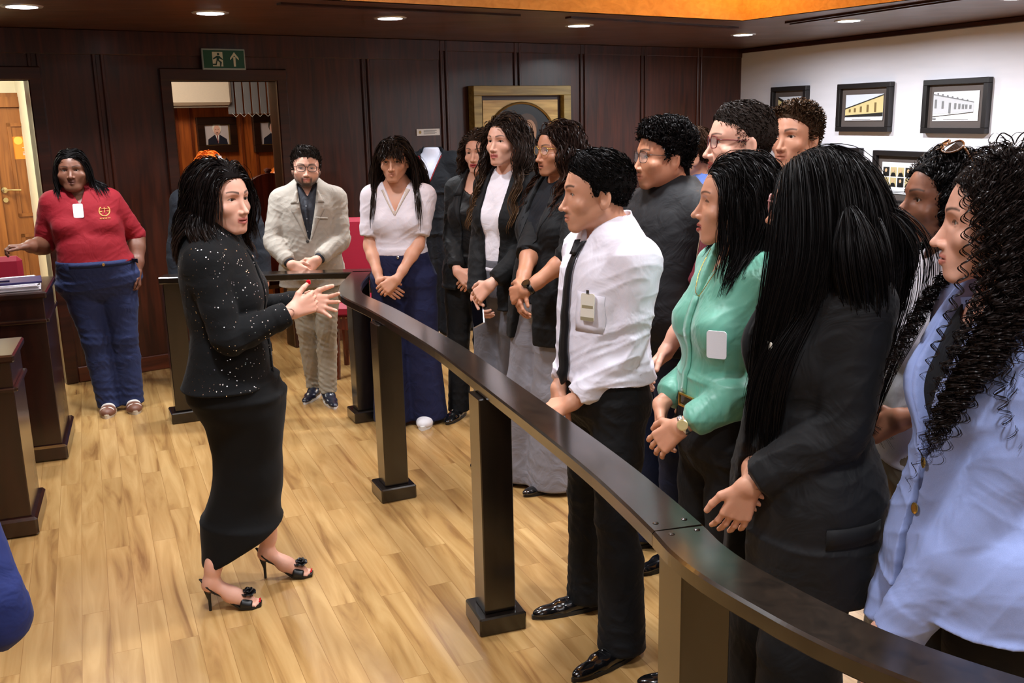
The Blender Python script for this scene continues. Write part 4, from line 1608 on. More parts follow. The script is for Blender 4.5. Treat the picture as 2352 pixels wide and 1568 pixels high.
ST_M = [(0.80, (-0.005, .168, .118)), (0.90, (-0.005, .172, .120)), (1.00, (0.005, .158, .112)), (1.08, (0.01, .150, .108)), (1.20, (0.005, .162, .116)),
        (1.30, (-0.005, .168, .114)), (1.38, (-0.02, .155, .092)), (1.43, (-0.025, .095, .066)), (1.46, (-0.025, .06, .058))]
ST_F = [(0.80, (-0.01, .172, .118)), (0.90, (-0.012, .176, .122)), (1.00, (0.0, .145, .102)), (1.08, (0.005, .128, .092)), (1.20, (0.0, .138, .098)),
        (1.30, (-0.008, .145, .096)), (1.37, (-0.02, .130, .080)), (1.42, (-0.025, .082, .058)), (1.455, (-0.025, .052, .050))]


class Person:
    def __init__(s, label, feet, head, phi, female=True, bw=1.0, bd=1.0, hyaw=0.0, hpitch=0.0, hroll=0.0, skin=None, feat=None,
                 stance=None, near=1, hs=1.0, headfwd=0.0, rooty=None, belly=0.0, bust=1.0, sh=1.0, headz=None, phase=0):
        s.rng = np.random.default_rng(phase * 13 + 5)
        s.root = np.array([feet[0], feet[1], 0.0])
        s.phi = math.radians(phi)
        c, q = math.cos(s.phi), math.sin(s.phi)
        s.L2W = np.array([[c, -q, 0], [q, c, 0], [0, 0, 1]])
        s.e = empty('person', tuple(s.root), s.phi)
        tag(s.e, label, 'person')
        s.female, s.bw, s.bd, s.near = female, bw, bd, near
        s.feat = dict(feat or {})
        s.feat.setdefault('male', not female)
        s.skin = skin
        # head centre: given as pixel at the depth of the body (plus forward shift along the facing)
        fwd = s.L2W @ np.array([0, 0.03 + headfwd, 0])
        w = at_y(head[0], head[1], s.root[1] + fwd[1])
        s.hc = s.to_local(w)
        s.H = s.hc[2] / 0.934
        s.k = s.H / 1.70
        s.hs = hs * (0.97 if female else 1.02) * (0.5 + 0.5 * s.k) * 1.04
        s.Rh = np.array(Matrix.Rotation(math.radians(hyaw), 3, 'Z') @ Matrix.Rotation(math.radians(hpitch), 3, 'X') @ Matrix.Rotation(math.radians(hroll), 3, 'Y'))
        s.delta = s.hc[:2] - np.array([0, 0.03])
        s.ST = ST_F if female else ST_M
        s.belly, s.bust = belly, bust
        s.sw = (0.148 if female else 0.172) * s.k * sh * (0.6 + 0.4 * bw)
        st = stance or ((0.10, 0.0), (-0.10, 0.0))
        s.ank = [np.array([st[0][0], st[0][1], 0.085]), np.array([st[1][0], st[1][1], 0.085])]
        s.fyaw = [st[0][2] if len(st[0]) > 2 else -8, st[1][2] if len(st[1]) > 2 else 8]
        s.arms = [None, None]
        s.colliders = []
        s.handp = []
        s.hand_res = 0.0026

    def to_local(s, w):
        return s.L2W.T @ (np.array(w) - s.root)

    def px(s, x, y, fx=None, fy=None):
        """point on a pixel's ray lying in the person's own plane x=fx or y=fy"""
        o = s.to_local(CAMPOS)
        d = s.L2W.T @ ray(x, y)
        i, v = (0, fx) if fx is not None else (1, fy)
        return o + d * ((v - o[i]) / d[i])

    def off(s, z):
        t = np.clip(np.asarray(z) / s.hc[2], 0, 1.1) ** 1.7
        return s.delta[0] * t, s.delta[1] * t

    def st(s, z):
        v = lerp_list(s.ST, z / s.k)
        ox, oy = s.off(z)
        b = s.belly * math.exp(-((z / s.k - 1.03) / 0.12) ** 2)
        return np.array([ox, v[0] * s.k + oy + b * 0.5, z]), (v[1] * s.k * s.bw + b * .3, v[2] * s.k * s.bd + b * 0.6)

    def torso(s, e=0.0, z0=0.80, z1=1.46, n=9, k=0.02, ex=None, bust=True, shoulders=True, flare=None):
        zs = [z for z in [t[0] for t in s.ST] if z0 < z < z1]
        zs = [z0] + zs + [z1]
        P = []
        for a, b in zip(zs[:-1], zs[1:]):
            if b - a < 1e-4:
                continue
            ca, ra = s.st(a * s.k)
            cb, rb = s.st(b * s.k)
            ea = e + (np.interp(a, *flare) if flare else 0)
            eb = e + (np.interp(b, *flare) if flare else 0)
            P.append(eseg(ca, cb, (ra[0] + ea, ra[1] + ea), (rb[0] + eb, rb[1] + eb), k=k, cap=0.012 if (a == z0) else None))
        if s.female and bust and z1 > 1.3 and z0 < 1.2:
            c, r = s.st(1.235 * s.k)
            for sx in (-1, 1):
                P.append(ell(c + np.array([sx * 0.068 * s.k * s.bw, r[1] * 0.72, 0]), np.array([0.058 * s.bw, 0.05 * s.bust, 0.056]) * s.k + e, k=0.04))
        if shoulders and z1 > 1.38:
            for i in (0, 1):
                S = s.shoulder(i)
                c, r = s.st(1.40 * s.k)
                sx = 1 if i == 0 else -1
                P.append(cone(c + np.array([sx * 0.04 * s.k, 0.0, 0.018 * s.k]), S, 0.034 * s.k + e * .6, (0.045 if s.female else 0.053) * s.k * (.5 + .5 * s.bw) + e * .6, k=0.035))
                c2, r2 = s.st(1.28 * s.k)
                P.append(cone(S + np.array([-sx * 0.03, 0, -0.02]), c2 + np.array([sx * r2[0] * .62, 0, -0.02]), 0.050 * s.k + e, 0.05 * s.k + e, k=0.05))
        return P

    def shoulder(s, i):
        sx = 1 if i == 0 else -1
        c, r = s.st(1.385 * s.k)
        a = s.shift[i] if hasattr(s, 'shift') else np.zeros(3)
        return c + np.array([sx * s.sw, 0.0, -0.012 * s.k]) + a

    def arm(s, i, wrist, pole=(0.5, -0.8, -0.5), hand=None, clav=None):
        """i 0=right(+x) 1=left"""
        if clav is not None:
            s.shift = getattr(s, 'shift', [np.zeros(3), np.zeros(3)])
            s.shift[i] = np.array(clav, float)
        S = s.shoulder(i)
        W = np.array(wrist, float)
        l1, l2 = 0.285 * s.k, 0.25 * s.k
        d = W - S
        D = np.linalg.norm(d)
        if D > (l1 + l2) * 0.995:
            f = D / ((l1 + l2) * 0.995)
            l1 *= f
            l2 *= f
        x = d / D
        a = (l1 * l1 - l2 * l2 + D * D) / (2 * D)
        h = math.sqrt(max(l1 * l1 - a * a, 0))
        p = np.array(pole, float) * np.array([1 if i == 0 else -1, 1, 1])
        p = _norm(p - x * np.dot(p, x))
        E_ = S + x * a + p * h
        s.arms[i] = (S, E_, W)
        if hand:
            hp, tip = hand_prims(W + _norm(hand['dir']) * 0.008, hand['dir'], hand['palm'], hand['side'], hand.get('curl', .5), hand.get('spread', .1), (0.94 if s.female else 1.04) * s.k * hand.get('s', 1), hand.get('thumb', .5), hand.get('curls'))
            s.handp.append((W, hp))
            return tip

    def arm_prims(s, i, t0=0.0, t1=2.0, e=0.0, rs=1.0, flare=0.0, k=0.02, fat=1.0):
        S, E_, W = s.arms[i]
        m = s.k * (0.92 if s.female else 1.05) * rs

        def at(t):
            return S + (E_ - S) * t if t <= 1 else E_ + (W - E_) * (t - 1)

        def rad(t):
            return np.interp(t, [0, .25, .9, 1.0, 1.25, 1.75, 2.0], [.052, .048, .040, .040, .041, .029, .0265]) * m * (fat if t < 1.9 else 1) + e + flare * max(0, t - 1)
        ts = sorted(set([t0] + [t for t in (0.25, 0.6, 0.95, 1.05, 1.3, 1.75) if t0 < t < t1] + [t1]))
        return [cone(at(a), at(b), rad(a), rad(b), k=k) for a, b in zip(ts[:-1], ts[1:])]

    def leg_pts(s, i):
        sx = 1 if i == 0 else -1
        ox, oy = s.off(0.9 * s.k)
        hip = np.array([sx * 0.088 * s.k * (.5 + .5 * s.bw) + ox, oy - 0.005, 0.90 * s.k])
        A_ = s.ank[i]
        kn = (hip * 0.46 + A_ * 0.54) + np.array([0, 0.02, 0]) * s.k
        kn[2] = 0.49 * s.k
        return hip, kn, A_

    def leg_prims(s, i, e=0.0, hem=None, z0=0.0, wide=None, k=0.02, fat=1.0, knee=None):
        hip, kn, A_ = s.leg_pts(i)
        if knee is not None:
            kn = kn + np.array(knee)
        m = s.k * (1.0 if s.female else 0.98) * fat * (.5 + .5 * s.bw)
        rk = 0.058 * m + e
        rh = 0.092 * m + e
        bot = A_.copy()
        bot[2] = z0
        if wide is None:
            mid = kn + (A_ - kn) * 0.35 + np.array([0, -0.012, 0])
            ra = hem or 0.04 * m + e
            P = [cone(hip, hip * .55 + kn * .45, rh, 0.078 * m + e, k=k), cone(hip * .55 + kn * .45, kn, 0.078 * m + e, rk, k=k),
                 cone(kn, mid, rk, max(0.056 * m + e, ra * .9), k=k), cone(mid, bot, max(0.056 * m + e, ra * .9), ra, k=k)]
        else:
            P = [cone(hip, hip * .5 + kn * .5, rh, 0.09 * m + e, k=k), cone(hip * .5 + kn * .5, kn, 0.09 * m + e, (0.07 * m + e) * .6 + wide * .4, k=k), cone(kn, bot, (0.07 * m + e) * .6 + wide * .4, wide, k=k)]
        return P

    # ---------------------------------------------------------------- skin
    def head_M(s):
        M = np.eye(4)
        M[:3, :3] = s.Rh
        M[:3, 3] = s.hc
        return M

    def head_world_prims(s):
        hp = head_prims(s.feat)
        o = []
        for p in hp:
            q = s.hs
            a = p.a
            if p.kind == 'cone':
                o.append(cone(a['a'] * q, (a['a'] + a['ab']) * q, a['ra'] * q, a['rb'] * q, p.k * q, p.op))
            else:
                o.append(ell(a['c'] * q, a['r'] * q, a['R'], p.k * q, p.op))
        return xform(o, s.head_M())

    def hl(s, *v):
        """head-frame point -> local"""
        return s.Rh @ (np.array(v, float) * s.hs) + s.hc

    def neck_prims(s, e=0.0):
        c, r = s.st(1.43 * s.k)
        nr = (0.049 if s.female else 0.059) * s.k * s.feat.get('neck', 1) + e
        top = s.hl(0, -0.022, -0.055)
        P = [cone(c + np.array([0, 0.004, -0.02]), top, nr * 1.12, nr * 0.96, k=0.03)]
        for sx in (-1, 1):
            P.append(cone(top + np.array([sx * .012, -.02, -.06 * s.k]), c + np.array([sx * 0.075 * s.k, -0.012, -0.012]), 0.028 * s.k + e, 0.026 * s.k + e, k=0.04))
        return P

    def skin_body(s, legs=False, arm_from=0.0):
        P = s.torso(0.0, z0=1.0) + s.neck_prims()
        for i in (0, 1):
            if s.arms[i] is not None:
                P += s.arm_prims(i, arm_from, 2.0, fat=s.feat.get('armfat', 1))
        for W, hp in s.handp:
            pass
        head = s.head_world_prims()
        h1 = {3: 0.0014, 2: 0.0021, 1: 0.0028, 0: 0.004}[s.near]
        # coarse body
        Q = list(P)
        if legs:
            for i in (0, 1):
                Q += s.leg_prims(i, k=0.03)
        V, F = surface(Q, 0.009, sm=1)
        hz0 = s.hl(0, 0, -0.135)[2]
        fineboxes = []
        hlo = s.hc - np.array([0.13, 0.15, 0.17]) * s.hs
        hhi = s.hc + np.array([0.13, 0.16, 0.14]) * s.hs
        hlo[2] = s.hc[2] - 0.20 * s.hs
        fineboxes.append((head + P, hlo, hhi, h1))
        for W, hp in s.handp:
            lo = np.min([p.lo for p in hp], 0) - 0.012
            hi = np.max([p.hi for p in hp], 0) + 0.012
            fineboxes.append((hp + P, lo, hi, max(h1, 0.0021)))
        Vs, Fs = [V], []
        cen = V[F].mean(1)
        keep = np.ones(len(F), bool)
        for _, lo, hi, h in fineboxes:
            keep &= ~((cen > lo + 0.012) & (cen < hi - 0.012)).all(1)
        Fs.append(F[keep])
        n = len(V)
        for pr, lo, hi, h in fineboxes:
            v, f = surface(pr, h, lo=lo, hi=hi, sm=1)
            Vs.append(v)
            Fs.append(f + n)
            n += len(v)
        V = np.concatenate(Vs)
        F = np.concatenate(Fs)
        L = (V - s.hc) @ s.Rh / s.hs
        mask = face_mask(L, s.feat)
        far = np.abs(L).max(1) > 0.16
        mask[far] = 0
        used = np.unique(F)
        remap = np.full(len(V), -1)
        remap[used] = np.arange(len(used))
        mesh_obj('body', V[used], remap[F], s.skin, s.e, mask=mask[used])
        # eyes
        if not s.feat.get('closed'):
            w = s.feat.get('w', 1.0)
            gz = s.feat.get('gaze', (0, 0))
            for sx in (-1, 1):
                m = MB()
                n_ = 14
                m.lathe((0, 0, 0), [(0.0122 * s.hs * math.sin(math.pi * i / n_) + 1e-5, -0.0122 * s.hs * math.cos(math.pi * i / n_)) for i in range(n_ + 1)], 20)
                o = m.build('eye', eye_mat(s.feat.get('iris', (0.035, 0.018, 0.01))), s.e, smooth=True)
                R = Matrix(s.Rh.tolist()) @ Matrix.Rotation(math.radians(gz[0]), 3, 'Z') @ Matrix.Rotation(math.radians(gz[1]), 3, 'X')
                o.matrix_local = Matrix.Translation(s.hl(sx * 0.0315 * w, 0.0672, 0)) @ R.to_4x4()
        s.colliders = [ell(s.hl(0, -0.014, 0.032), np.array([0.074, 0.094, 0.083]) * s.hs, s.Rh, k=0.01),
                       ell(s.hl(0, 0.022, -0.005), np.array([0.069, 0.066, 0.088]) * s.hs, s.Rh, k=0.02),
                       ell(s.hl(0, 0.02, -0.056), np.array([0.060, 0.058, 0.05]) * s.hs, s.Rh, k=0.02)] + s.neck_prims() + s.torso(0.0, z0=0.9)
        return s

    # ---------------------------------------------------------------- clothes
    def cloth(s, name, prims, mat, h=None, fold=0.004, wl=0.09, weight=None, sm=2, dirv=(0.2, 0, 1), ridge=True, lo=None, hi=None):
        h = h or {3: .005, 2: 0.0055, 1: 0.0062, 0: 0.009}[s.near]
        V, F = surface(prims, h, lo=lo, hi=hi, sm=sm)
        if fold:
            V = crease(V, F, s.rng, fold, wl, dirv, weight(V) if weight else None, ridge)
        o = mesh_obj(name, V, F, mat, s.e)
        s.last = (V, F)
        s.bvh = BVHTree.FromPolygons(V.tolist(), F.tolist())
        return o

    def fold_weight(s, base=0.35):
        pts = []
        for a in s.arms:
            if a is not None:
                pts.append((a[1], 0.10, 1.3))
                pts.append((a[0] + np.array([0, 0.04, -0.05]), 0.08, 0.7))
                pts.append((a[2], 0.08, 0.8))
        c, r = s.st(1.04 * s.k)
        pts.append((c, 0.2, 0.6))

        def f(V):
            w = np.full(len(V), base)
            for p, r_, g in pts:
                w += g * np.exp(-((V - p) ** 2).sum(1) / r_ ** 2)
            nk = s.st(1.42 * s.k)[0]
            w *= np.clip((np.linalg.norm(V - nk, axis=1) - 0.10) / 0.07, 0, 1)
            return np.minimum(w, 1.6)
        return f

    def legfold_weight(s, base=0.3):
        pts = []
        for i in (0, 1):
            hip, kn, A_ = s.leg_pts(i)
            pts += [(kn, 0.13, 0.8), (A_, 0.12, 1.0), (hip + np.array([0, .06, -.03]), 0.12, 0.9)]

        def f(V):
            w = np.full(len(V), base)
            for p, r_, g in pts:
                w += g * np.exp(-((V - p) ** 2).sum(1) / r_ ** 2)
            return w
        return f

    def top(s, name, mat, e=0.012, hem=0.86, sleeve=1.95, sr=1.0, slf=0.0, neck=None, vcut=None, fold=0.005, opening=None, flare=None,
            armfat=1.0, zt=1.47, neck_e=None, wl=0.085, k=0.02, cuffe=0.004, extra=None, sleeveless=False, spec_cut=None, slv=None):
        """garment for the torso. neck: dict(z, r) round neckline; vcut: [(z,halfwidth)..]; opening: open front wedge"""
        P = s.torso(e, z0=hem - 0.02, flare=flare, k=k)
        if neck_e is not None:
            P += s.neck_prims(neck_e)
        if extra:
            P += extra
        hz = hem * s.k
        P.append(fnp(lambda X, Y, Z: Z - hz + 0 * X + 0 * Y, (-1, -1, 0), (1, 1, hz + 0.05), 0.004))
        # open top around the neck
        c, r = s.st(1.43 * s.k)
        if neck:
            nz = neck.get('z', 1.44) * s.k
            nr = neck.get('r', 0.07) * s.k
            tilt = neck.get('tilt', 0.55)
            cy0 = c[1]
            cx0 = c[0]

            def nf(X, Y, Z):
                # keep-out: inside cylinder of radius nr and above a plane falling towards the front
                rr = np.sqrt((X - cx0) ** 2 + ((Y - cy0) / neck.get('ey', 1.05)) ** 2) - nr
                pl = (nz - tilt * (Y - cy0)) - Z
                return np.maximum(rr, pl)
            P.append(fnp(nf, (cx0 - 0.2, cy0 - 0.2, nz - 0.25), (cx0 + 0.2, cy0 + 0.25, nz + 0.25), 0.010))
        for cut, depth in ((vcut, 0.045), (opening, -0.03)):
            if cut:
                zs = [q[0] * s.k for q in cut]
                ws = [q[1] for q in cut]
                cxs = [q[2] if len(q) > 2 else 0 for q in cut]

                def vf(X, Y, Z, zs=zs, ws=ws, cxs=cxs, depth=depth):
                    ox = s.off(Z)[0] + np.interp(Z, zs, cxs)
                    oy = s.off(Z)[1]
                    w = np.interp(Z, zs, ws)
                    w = np.where((Z < zs[0]) | (Z > zs[-1] + .02), -0.02, w)
                    return np.maximum(np.abs(X - ox) - w, (depth if depth < 0 else 0.0) + oy - Y)
                P.append(fnp(vf, (-0.4, -0.3, zs[0] - 0.03), (0.4, 0.6, zs[-1] + 0.1), 0.003))
        for i in (0, 1):
            if s.arms[i] is not None:
                sl = (slv[i] if slv else sleeve)
                if sl > 0:
                    A1 = s.arm_prims(i, 0.0, sl, e * 0.55 + cuffe, sr, slf, fat=armfat, k=0.03)
                    q = A1[-1].a
                    for q_ in A1[1:]:
                        q_.k = 0.010
                    A1[-1] = eseg(q['a'], q['a'] + q['ab'], (q['ra'],) * 2, (q['rb'],) * 2, side=(0.3, 0.5, 0.8), k=0.012, p=2.0, cap=0.006)
                    P += A1
        w = s.fold_weight()
        o = s.cloth(name, P, mat, fold=fold, wl=wl, weight=w)
        s.colliders += [p for p in P if p.op == '+']
        return o

    def trousers(s, mat, e=0.012, hem=0.055, wide=None, z0=0.035, top=1.0, fold=0.005, name='trousers', fat=1.0, wl=0.10, knees=(None, None)):
        P = s.torso(e, z0=0.86, z1=top, bust=False, shoulders=False)
        for i in (0, 1):
            P += s.leg_prims(i, e, hem, z0=z0, wide=wide, fat=fat, knee=knees[i])
        zt = top * s.k
        P.append(fnp(lambda X, Y, Z: zt - Z + 0 * X + 0 * Y, (-1, -1, zt - .05), (1, 1, zt + 0.4), 0.003))
        P.append(fnp(lambda X, Y, Z: Z - z0 + 0 * X + 0 * Y, (-1, -1, -.2), (1, 1, z0 + 0.05), 0.003))
        return s.cloth(name, P, mat, fold=fold, wl=wl, weight=s.legfold_weight(), h={3: .007, 2: .007, 1: .008, 0: .010}[s.near])

    def band(s, name, mat, z, hh, e, mat_buckle=None):
        z0, z1 = (z - hh) * s.k, (z + hh) * s.k
        P = s.torso(e, z0=z - 0.05, z1=z + 0.05, bust=False, shoulders=False)
        P.append(fnp(lambda X, Y, Z: Z - z0 + 0 * X + 0 * Y, (-1, -1, z0 - .2), (1, 1, z0 + .01), 0.001))
        P.append(fnp(lambda X, Y, Z: z1 - Z + 0 * X + 0 * Y, (-1, -1, z1 - .01), (1, 1, z1 + .2), 0.001))
        return s.cloth(name, P, mat, fold=0, h=0.004)

    def drape(s, name, left, right, mat, n=10, m=4, off=0.004, t=0.003, direction=(0, -1, 0), bvh=None, parent=None, push=0.3):
        """thin patch laid on the current garment: left/right edge polylines (x,z) or (u,z) seen along `direction`"""
        dv = _norm(direction)
        u = _norm(np.cross(dv, (0, 0, 1)))       # screen right when looking along dv
        if dv[1] < -0.5:
            u = np.array([1.0, 0, 0]) - dv * dv[0]
            u = _norm(u)
        bvh = bvh or s.bvh
        V = []

        def poly(L, t_):
            L = np.array(L, float)
            seg = np.r_[0, np.cumsum(np.linalg.norm(np.diff(L, axis=0), axis=1))]
            return np.array([np.interp(t_ * seg[-1], seg, L[:, i]) for i in (0, 1)])
        base = np.array([0, 0, 0.0])
        last = None
        for i in range(n + 1):
            a, b = poly(left, i / n), poly(right, i / n)
            for j in range(m + 1):
                q = a + (b - a) * j / m
                o = u * q[0] + np.array([0, 0, q[1]]) - dv * 1.2
                hit = bvh.ray_cast(Vector(o), Vector(dv), 3.0)
                if hit[0] is not None:
                    p = np.array(hit[0])
                    last = p
                elif last is not None:
                    p = o + dv * np.dot(last - o, dv)
                else:
                    p = o + dv * 1.1
                V.append(p - dv * off)
        V = np.array(V)
        k = (n + 1) * (m + 1)
        VV = np.concatenate([V, V + dv * t])
        F = []
        for i in range(n):
            for j in range(m):
                a = i * (m + 1) + j
                F.append((a, a + 1, a + m + 2, a + m + 1))
                F.append((a + k, a + m + 1 + k, a + m + 2 + k, a + 1 + k))
        edge = [j for j in range(m + 1)] + [(i + 1) * (m + 1) - 1 for i in range(1, n + 1)] + [n * (m + 1) + j for j in range(m - 1, -1, -1)] + [i * (m + 1) for i in range(n - 1, 0, -1)]
        for a, b in zip(edge, edge[1:] + edge[:1]):
            F.append((a, a + k, b + k, b))
        return mesh_obj(name, VV, F, mat, parent or s.e)

    def collar(s, mat, r=0.062, h=0.035, drop=0.012, spread=0.012, gap=22, point=0.03, z=1.435, name='collar', dy=0.0, rise=0.0):
        c, _ = s.st(z * s.k)
        n = 30
        V, F = [], []
        r *= s.k
        for i in range(n + 1):
            th = math.radians(90 + gap + (360 - 2 * gap) * i / n)
            fr = abs(math.cos((th - math.pi / 2) / 1)) if False else 0
            e_ = min(i, n - i) / n
            w = math.exp(-(e_ / 0.07) ** 2)
            ux, uy = math.cos(th), math.sin(th)
            zf = -0.45 * uy * r - w * 0.004
            top = (c[0] + ux * (r + .001), c[1] + dy + uy * (r + .001) * 1.05, c[2] + h + zf + rise)
            bot = (c[0] + ux * (r + spread + w * 0.008), c[1] + dy + uy * (r + spread + w * .012) * 1.05, c[2] - drop + zf - w * point)
            tin = (c[0] + ux * (r - .004), c[1] + dy + uy * (r - .004) * 1.05, c[2] + h - .004 + zf + rise)
            bin_ = (c[0] + ux * (r - .004), c[1] + dy + uy * (r - .004) * 1.05, c[2] - drop + zf)
            V += [bin_, tin, top, bot]
        for i in range(n):
            for j in range(4):
                F.append((i * 4 + j, i * 4 + (j + 1) % 4, (i + 1) * 4 + (j + 1) % 4, (i + 1) * 4 + j))
        F += [(0, 1, 2, 3), (n * 4 + 3, n * 4 + 2, n * 4 + 1, n * 4)]
        return mesh_obj(name, np.array(V), F, mat, s.e)

    def shoe(s, i, mat, kind='dress', L=0.265, lift=0.0, sole=None, yaw=None, pitch=0):
        A_ = s.ank[i]
        M = np.array(Matrix.Translation((A_[0], A_[1], lift)) @ Matrix.Rotation(math.radians(s.fyaw[i] if yaw is None else yaw), 4, 'Z') @ Matrix.Rotation(math.radians(pitch), 4, 'X'))
        q = L / 0.27
        if kind == 'sneaker':
            P = [eseg((0, -.045 * q, .035), (0, .12 * q, .028), (.038, .034), (.046, .030), side=(1, 0, 0), k=.02), cone((0, -.035 * q, .07), (0, .02, .055), .036, .038, k=.03), ell((0, .15 * q, .028), (.044, .055, .034), k=.03)]
        else:
            P = [eseg((0, -.045 * q, .035), (0, .10 * q, .024), (.034, .034), (.040, .028), side=(1, 0, 0), k=.02), cone((0, -.03 * q, .06), (0, .03, .045), .034, .035, k=.03), ell((0, .155 * q, .018), (.032, .068, .024), k=.03)]
        P2 = xform(P, M)
        lz = lift
        P2.append(fnp(lambda X, Y, Z: Z - lz - 0.012 + 0 * X + 0 * Y, (-2, -2, -1), (2, 2, lz + .02), .002)) if not pitch else None
        o = s.cloth('shoe', P2, mat, h=0.004, fold=0)
        # sole
        n = 24
        out = []
        for t in np.linspace(0, 1, n // 2):
            y = -.078 * q + t * .30 * q
            wv = .034 + .012 * math.sin(min(t * 1.4, 1.2) * math.pi / 1.2) if kind == 'sneaker' else .028 + .013 * math.sin(min(t * 1.35, 1.2) * math.pi / 1.2)
            wv *= min(1, (t * 8 + .25), ((1 - t) * 5 + .18))
            out.append((wv, y))
        poly = out + [(-a, b) for a, b in out[::-1]]
        m = MB()
        k = len(poly)
        zt = .026 if kind == 'sneaker' else .016
        V = [(x, y, 0.0) for x, y in poly] + [(x * 1.0, y, zt) for x, y in poly]
        m.add(V, [tuple(range(k))[::-1], tuple(range(k, 2 * k))] + [(a, (a + 1) % k, (a + 1) % k + k, a + k) for a in range(k)])
        m.V = [tuple(M[:3, :3] @ np.array(v) + M[:3, 3]) for v in m.V]
        so = m.build('sole', sole or plain('sole_black', (0.015, 0.015, 0.015), rough=0.5), None, smooth=False)
        so.parent = o
        return o

    # ---------------------------------------------------------------- accessories on the head
    def hitpx(s, x, y, off=0.0):
        o = s.to_local(CAMPOS)
        d = _norm(s.L2W.T @ ray(x, y))
        h = s.bvh.ray_cast(Vector(o), Vector(d), 20)
        if h[0] is None:
            return None, None
        n = Vector(h[1])
        if n.dot(Vector(d)) > 0:
            n = -n
        return np.array(h[0] + n * off), np.array(n)

    def drape_px(s, name, left, right, mat, n=10, m=3, off=0.004, t=0.003):
        """thin patch laid on the garment along two edge lines seen from the camera side"""
        def poly(L, q):
            L = np.array(L, float)
            seg = np.r_[0, np.cumsum(np.linalg.norm(np.diff(L, axis=0), axis=1))]
            return np.array([np.interp(q * seg[-1], seg, L[:, i]) for i in (0, 1)])
        V, D, last = [], [], None
        for i in range(n + 1):
            a, b = poly(left, i / n), poly(right, i / n)
            for j in range(m + 1):
                q = a + (b - a) * j / m
                p, nn = s.hitpx(q[0], q[1])
                if p is None or (last is not None and np.linalg.norm(p - last) > 0.12):
                    o = s.to_local(CAMPOS)
                    d = _norm(s.L2W.T @ ray(*q))
                    p = o + d * np.dot((last if last is not None else np.zeros(3)) - o, d)
                    nn = -d
                last = p
                V.append(p + nn * off * 0.3 + (-_norm(s.L2W.T @ ray(*q))) * off)
                D.append(_norm(s.L2W.T @ ray(*q)))
        V, D = np.array(V), np.array(D)
        k = len(V)
        VV = np.concatenate([V, V + D * t])
        F = []
        for i in range(n):
            for j in range(m):
                a = i * (m + 1) + j
                F += [(a, a + 1, a + m + 2, a + m + 1), (a + k, a + m + 1 + k, a + m + 2 + k, a + 1 + k)]
        edge = list(range(m + 1)) + [(i + 1) * (m + 1) - 1 for i in range(1, n + 1)] + [n * (m + 1) + j for j in range(m - 1, -1, -1)] + [i * (m + 1) for i in range(n - 1, 0, -1)]
        F += [(a, a + k, b + k, b) for a, b in zip(edge, edge[1:] + edge[:1])]
        return mesh_obj(name, VV, F, mat, s.e)

    def glasses(s, rim, w=0.026, h=0.019, r=0.0012, lens=None, zoff=0.0, y=0.094, kind='round', on_hair=False):
        m = MB()
        M = s.head_M()
        tr = lambda p: tuple(s.hl(*p))
        lensm = lens or _MC.get('lens_clear') or glass_lens('lens_clear', (0.9, 0.93, 0.95), 0.12)
        for sx in (-1, 1):
            pts = []
            n = 28
            for i in range(n + 1):
                t = 2 * math.pi * i / n
                p_ = 2.0 if kind == 'round' else 3.2
                cx, cz = math.cos(t), math.sin(t)
                rr = (abs(cx) ** p_ + abs(cz) ** p_) ** (-1 / p_)
                pts.append((sx * 0.0335 + rr * cx * w, y - 0.006 * abs(rr * cx * (sx if True else 1) + .3) , zoff + rr * cz * h))
            pts = [(a, y - max(0, (abs(a) - .03)) * 0.25, c) for a, _, c in pts]
            m.tube([tr(p) for p in pts], r, 6, cap=False)
            ml = MB()
            V = [tr(p) for p in pts[:-1]]
            ml.add(V, [tuple(range(len(V)))])
            ml.build('lens', lensm, s.e)
            m.tube([tr(p) for p in ((sx * (0.0335 + w), y - .006, zoff + h * .45), (sx * 0.072, y - .02, zoff + h * .4), (sx * 0.0775, 0.04, zoff + .006), (sx * 0.0785, -0.005, zoff + 0.002), (sx * 0.077, -0.022, zoff - 0.012))], r * 1.1, 6)
        m.tube([tr(p) for p in ((-0.0335 + w - .001, y, zoff + h * .3), (0, y + .002, zoff + h * .5), (0.0335 - w + .001, y, zoff + h * .3))], r, 6)
        return m.build('glasses', rim, s.e, smooth=True)

    # ---------------------------------------------------------------- hair
    def hairline(s, P, st):
        x, y, z = P[:, 0], P[:, 1], P[:, 2]
        hl_ = st.get('line', [(-0.11, -0.055), (-0.03, -0.04), (0.0, -0.02), (0.02, 0.0), (0.04, 0.035), (0.06, 0.055), (0.075, 0.07), (0.1, 0.075)])
        return z - np.interp(y, [a for a, _ in hl_], [b for _, b in hl_]) + st.get('widow', 0) * np.maximum(0, 0.03 - np.abs(x))

    def hair(s, st, mat, seed=1):
        rng = np.random.default_rng(seed)
        N, S = st.get('n', 1500), st.get('seg', 26)
        L0 = st.get('len', 0.4)
        r = st.get('r', 0.0016)
        # roots
        i = np.arange(N * 3)
        ph = i * 2.399963
        zz_ = 1 - 2 * (i + 0.5) / (N * 3)
        D = np.stack([np.sqrt(1 - zz_ ** 2) * np.cos(ph), np.sqrt(1 - zz_ ** 2) * np.sin(ph), zz_], 1)
        Hd = D * np.array([0.0755, 0.0955, 0.0845]) + np.array([0, -0.014, 0.032])
        ok = s.hairline(Hd, st) > rng.normal(0, 0.003, len(Hd))
        Hd, D = Hd[ok], D[ok]
        if len(Hd) > N:
            q = rng.permutation(len(Hd))[:N]
            Hd, D = Hd[q], D[q]
        N = len(Hd)
        q = s.hs
        P = (Hd * q) @ s.Rh.T + s.hc
        nrm = _nrm(D / np.array([0.0755, 0.0955, 0.0845])) @ s.Rh.T
        px = st.get('part', 0.0)
        mode = st.get('mode', 'down')
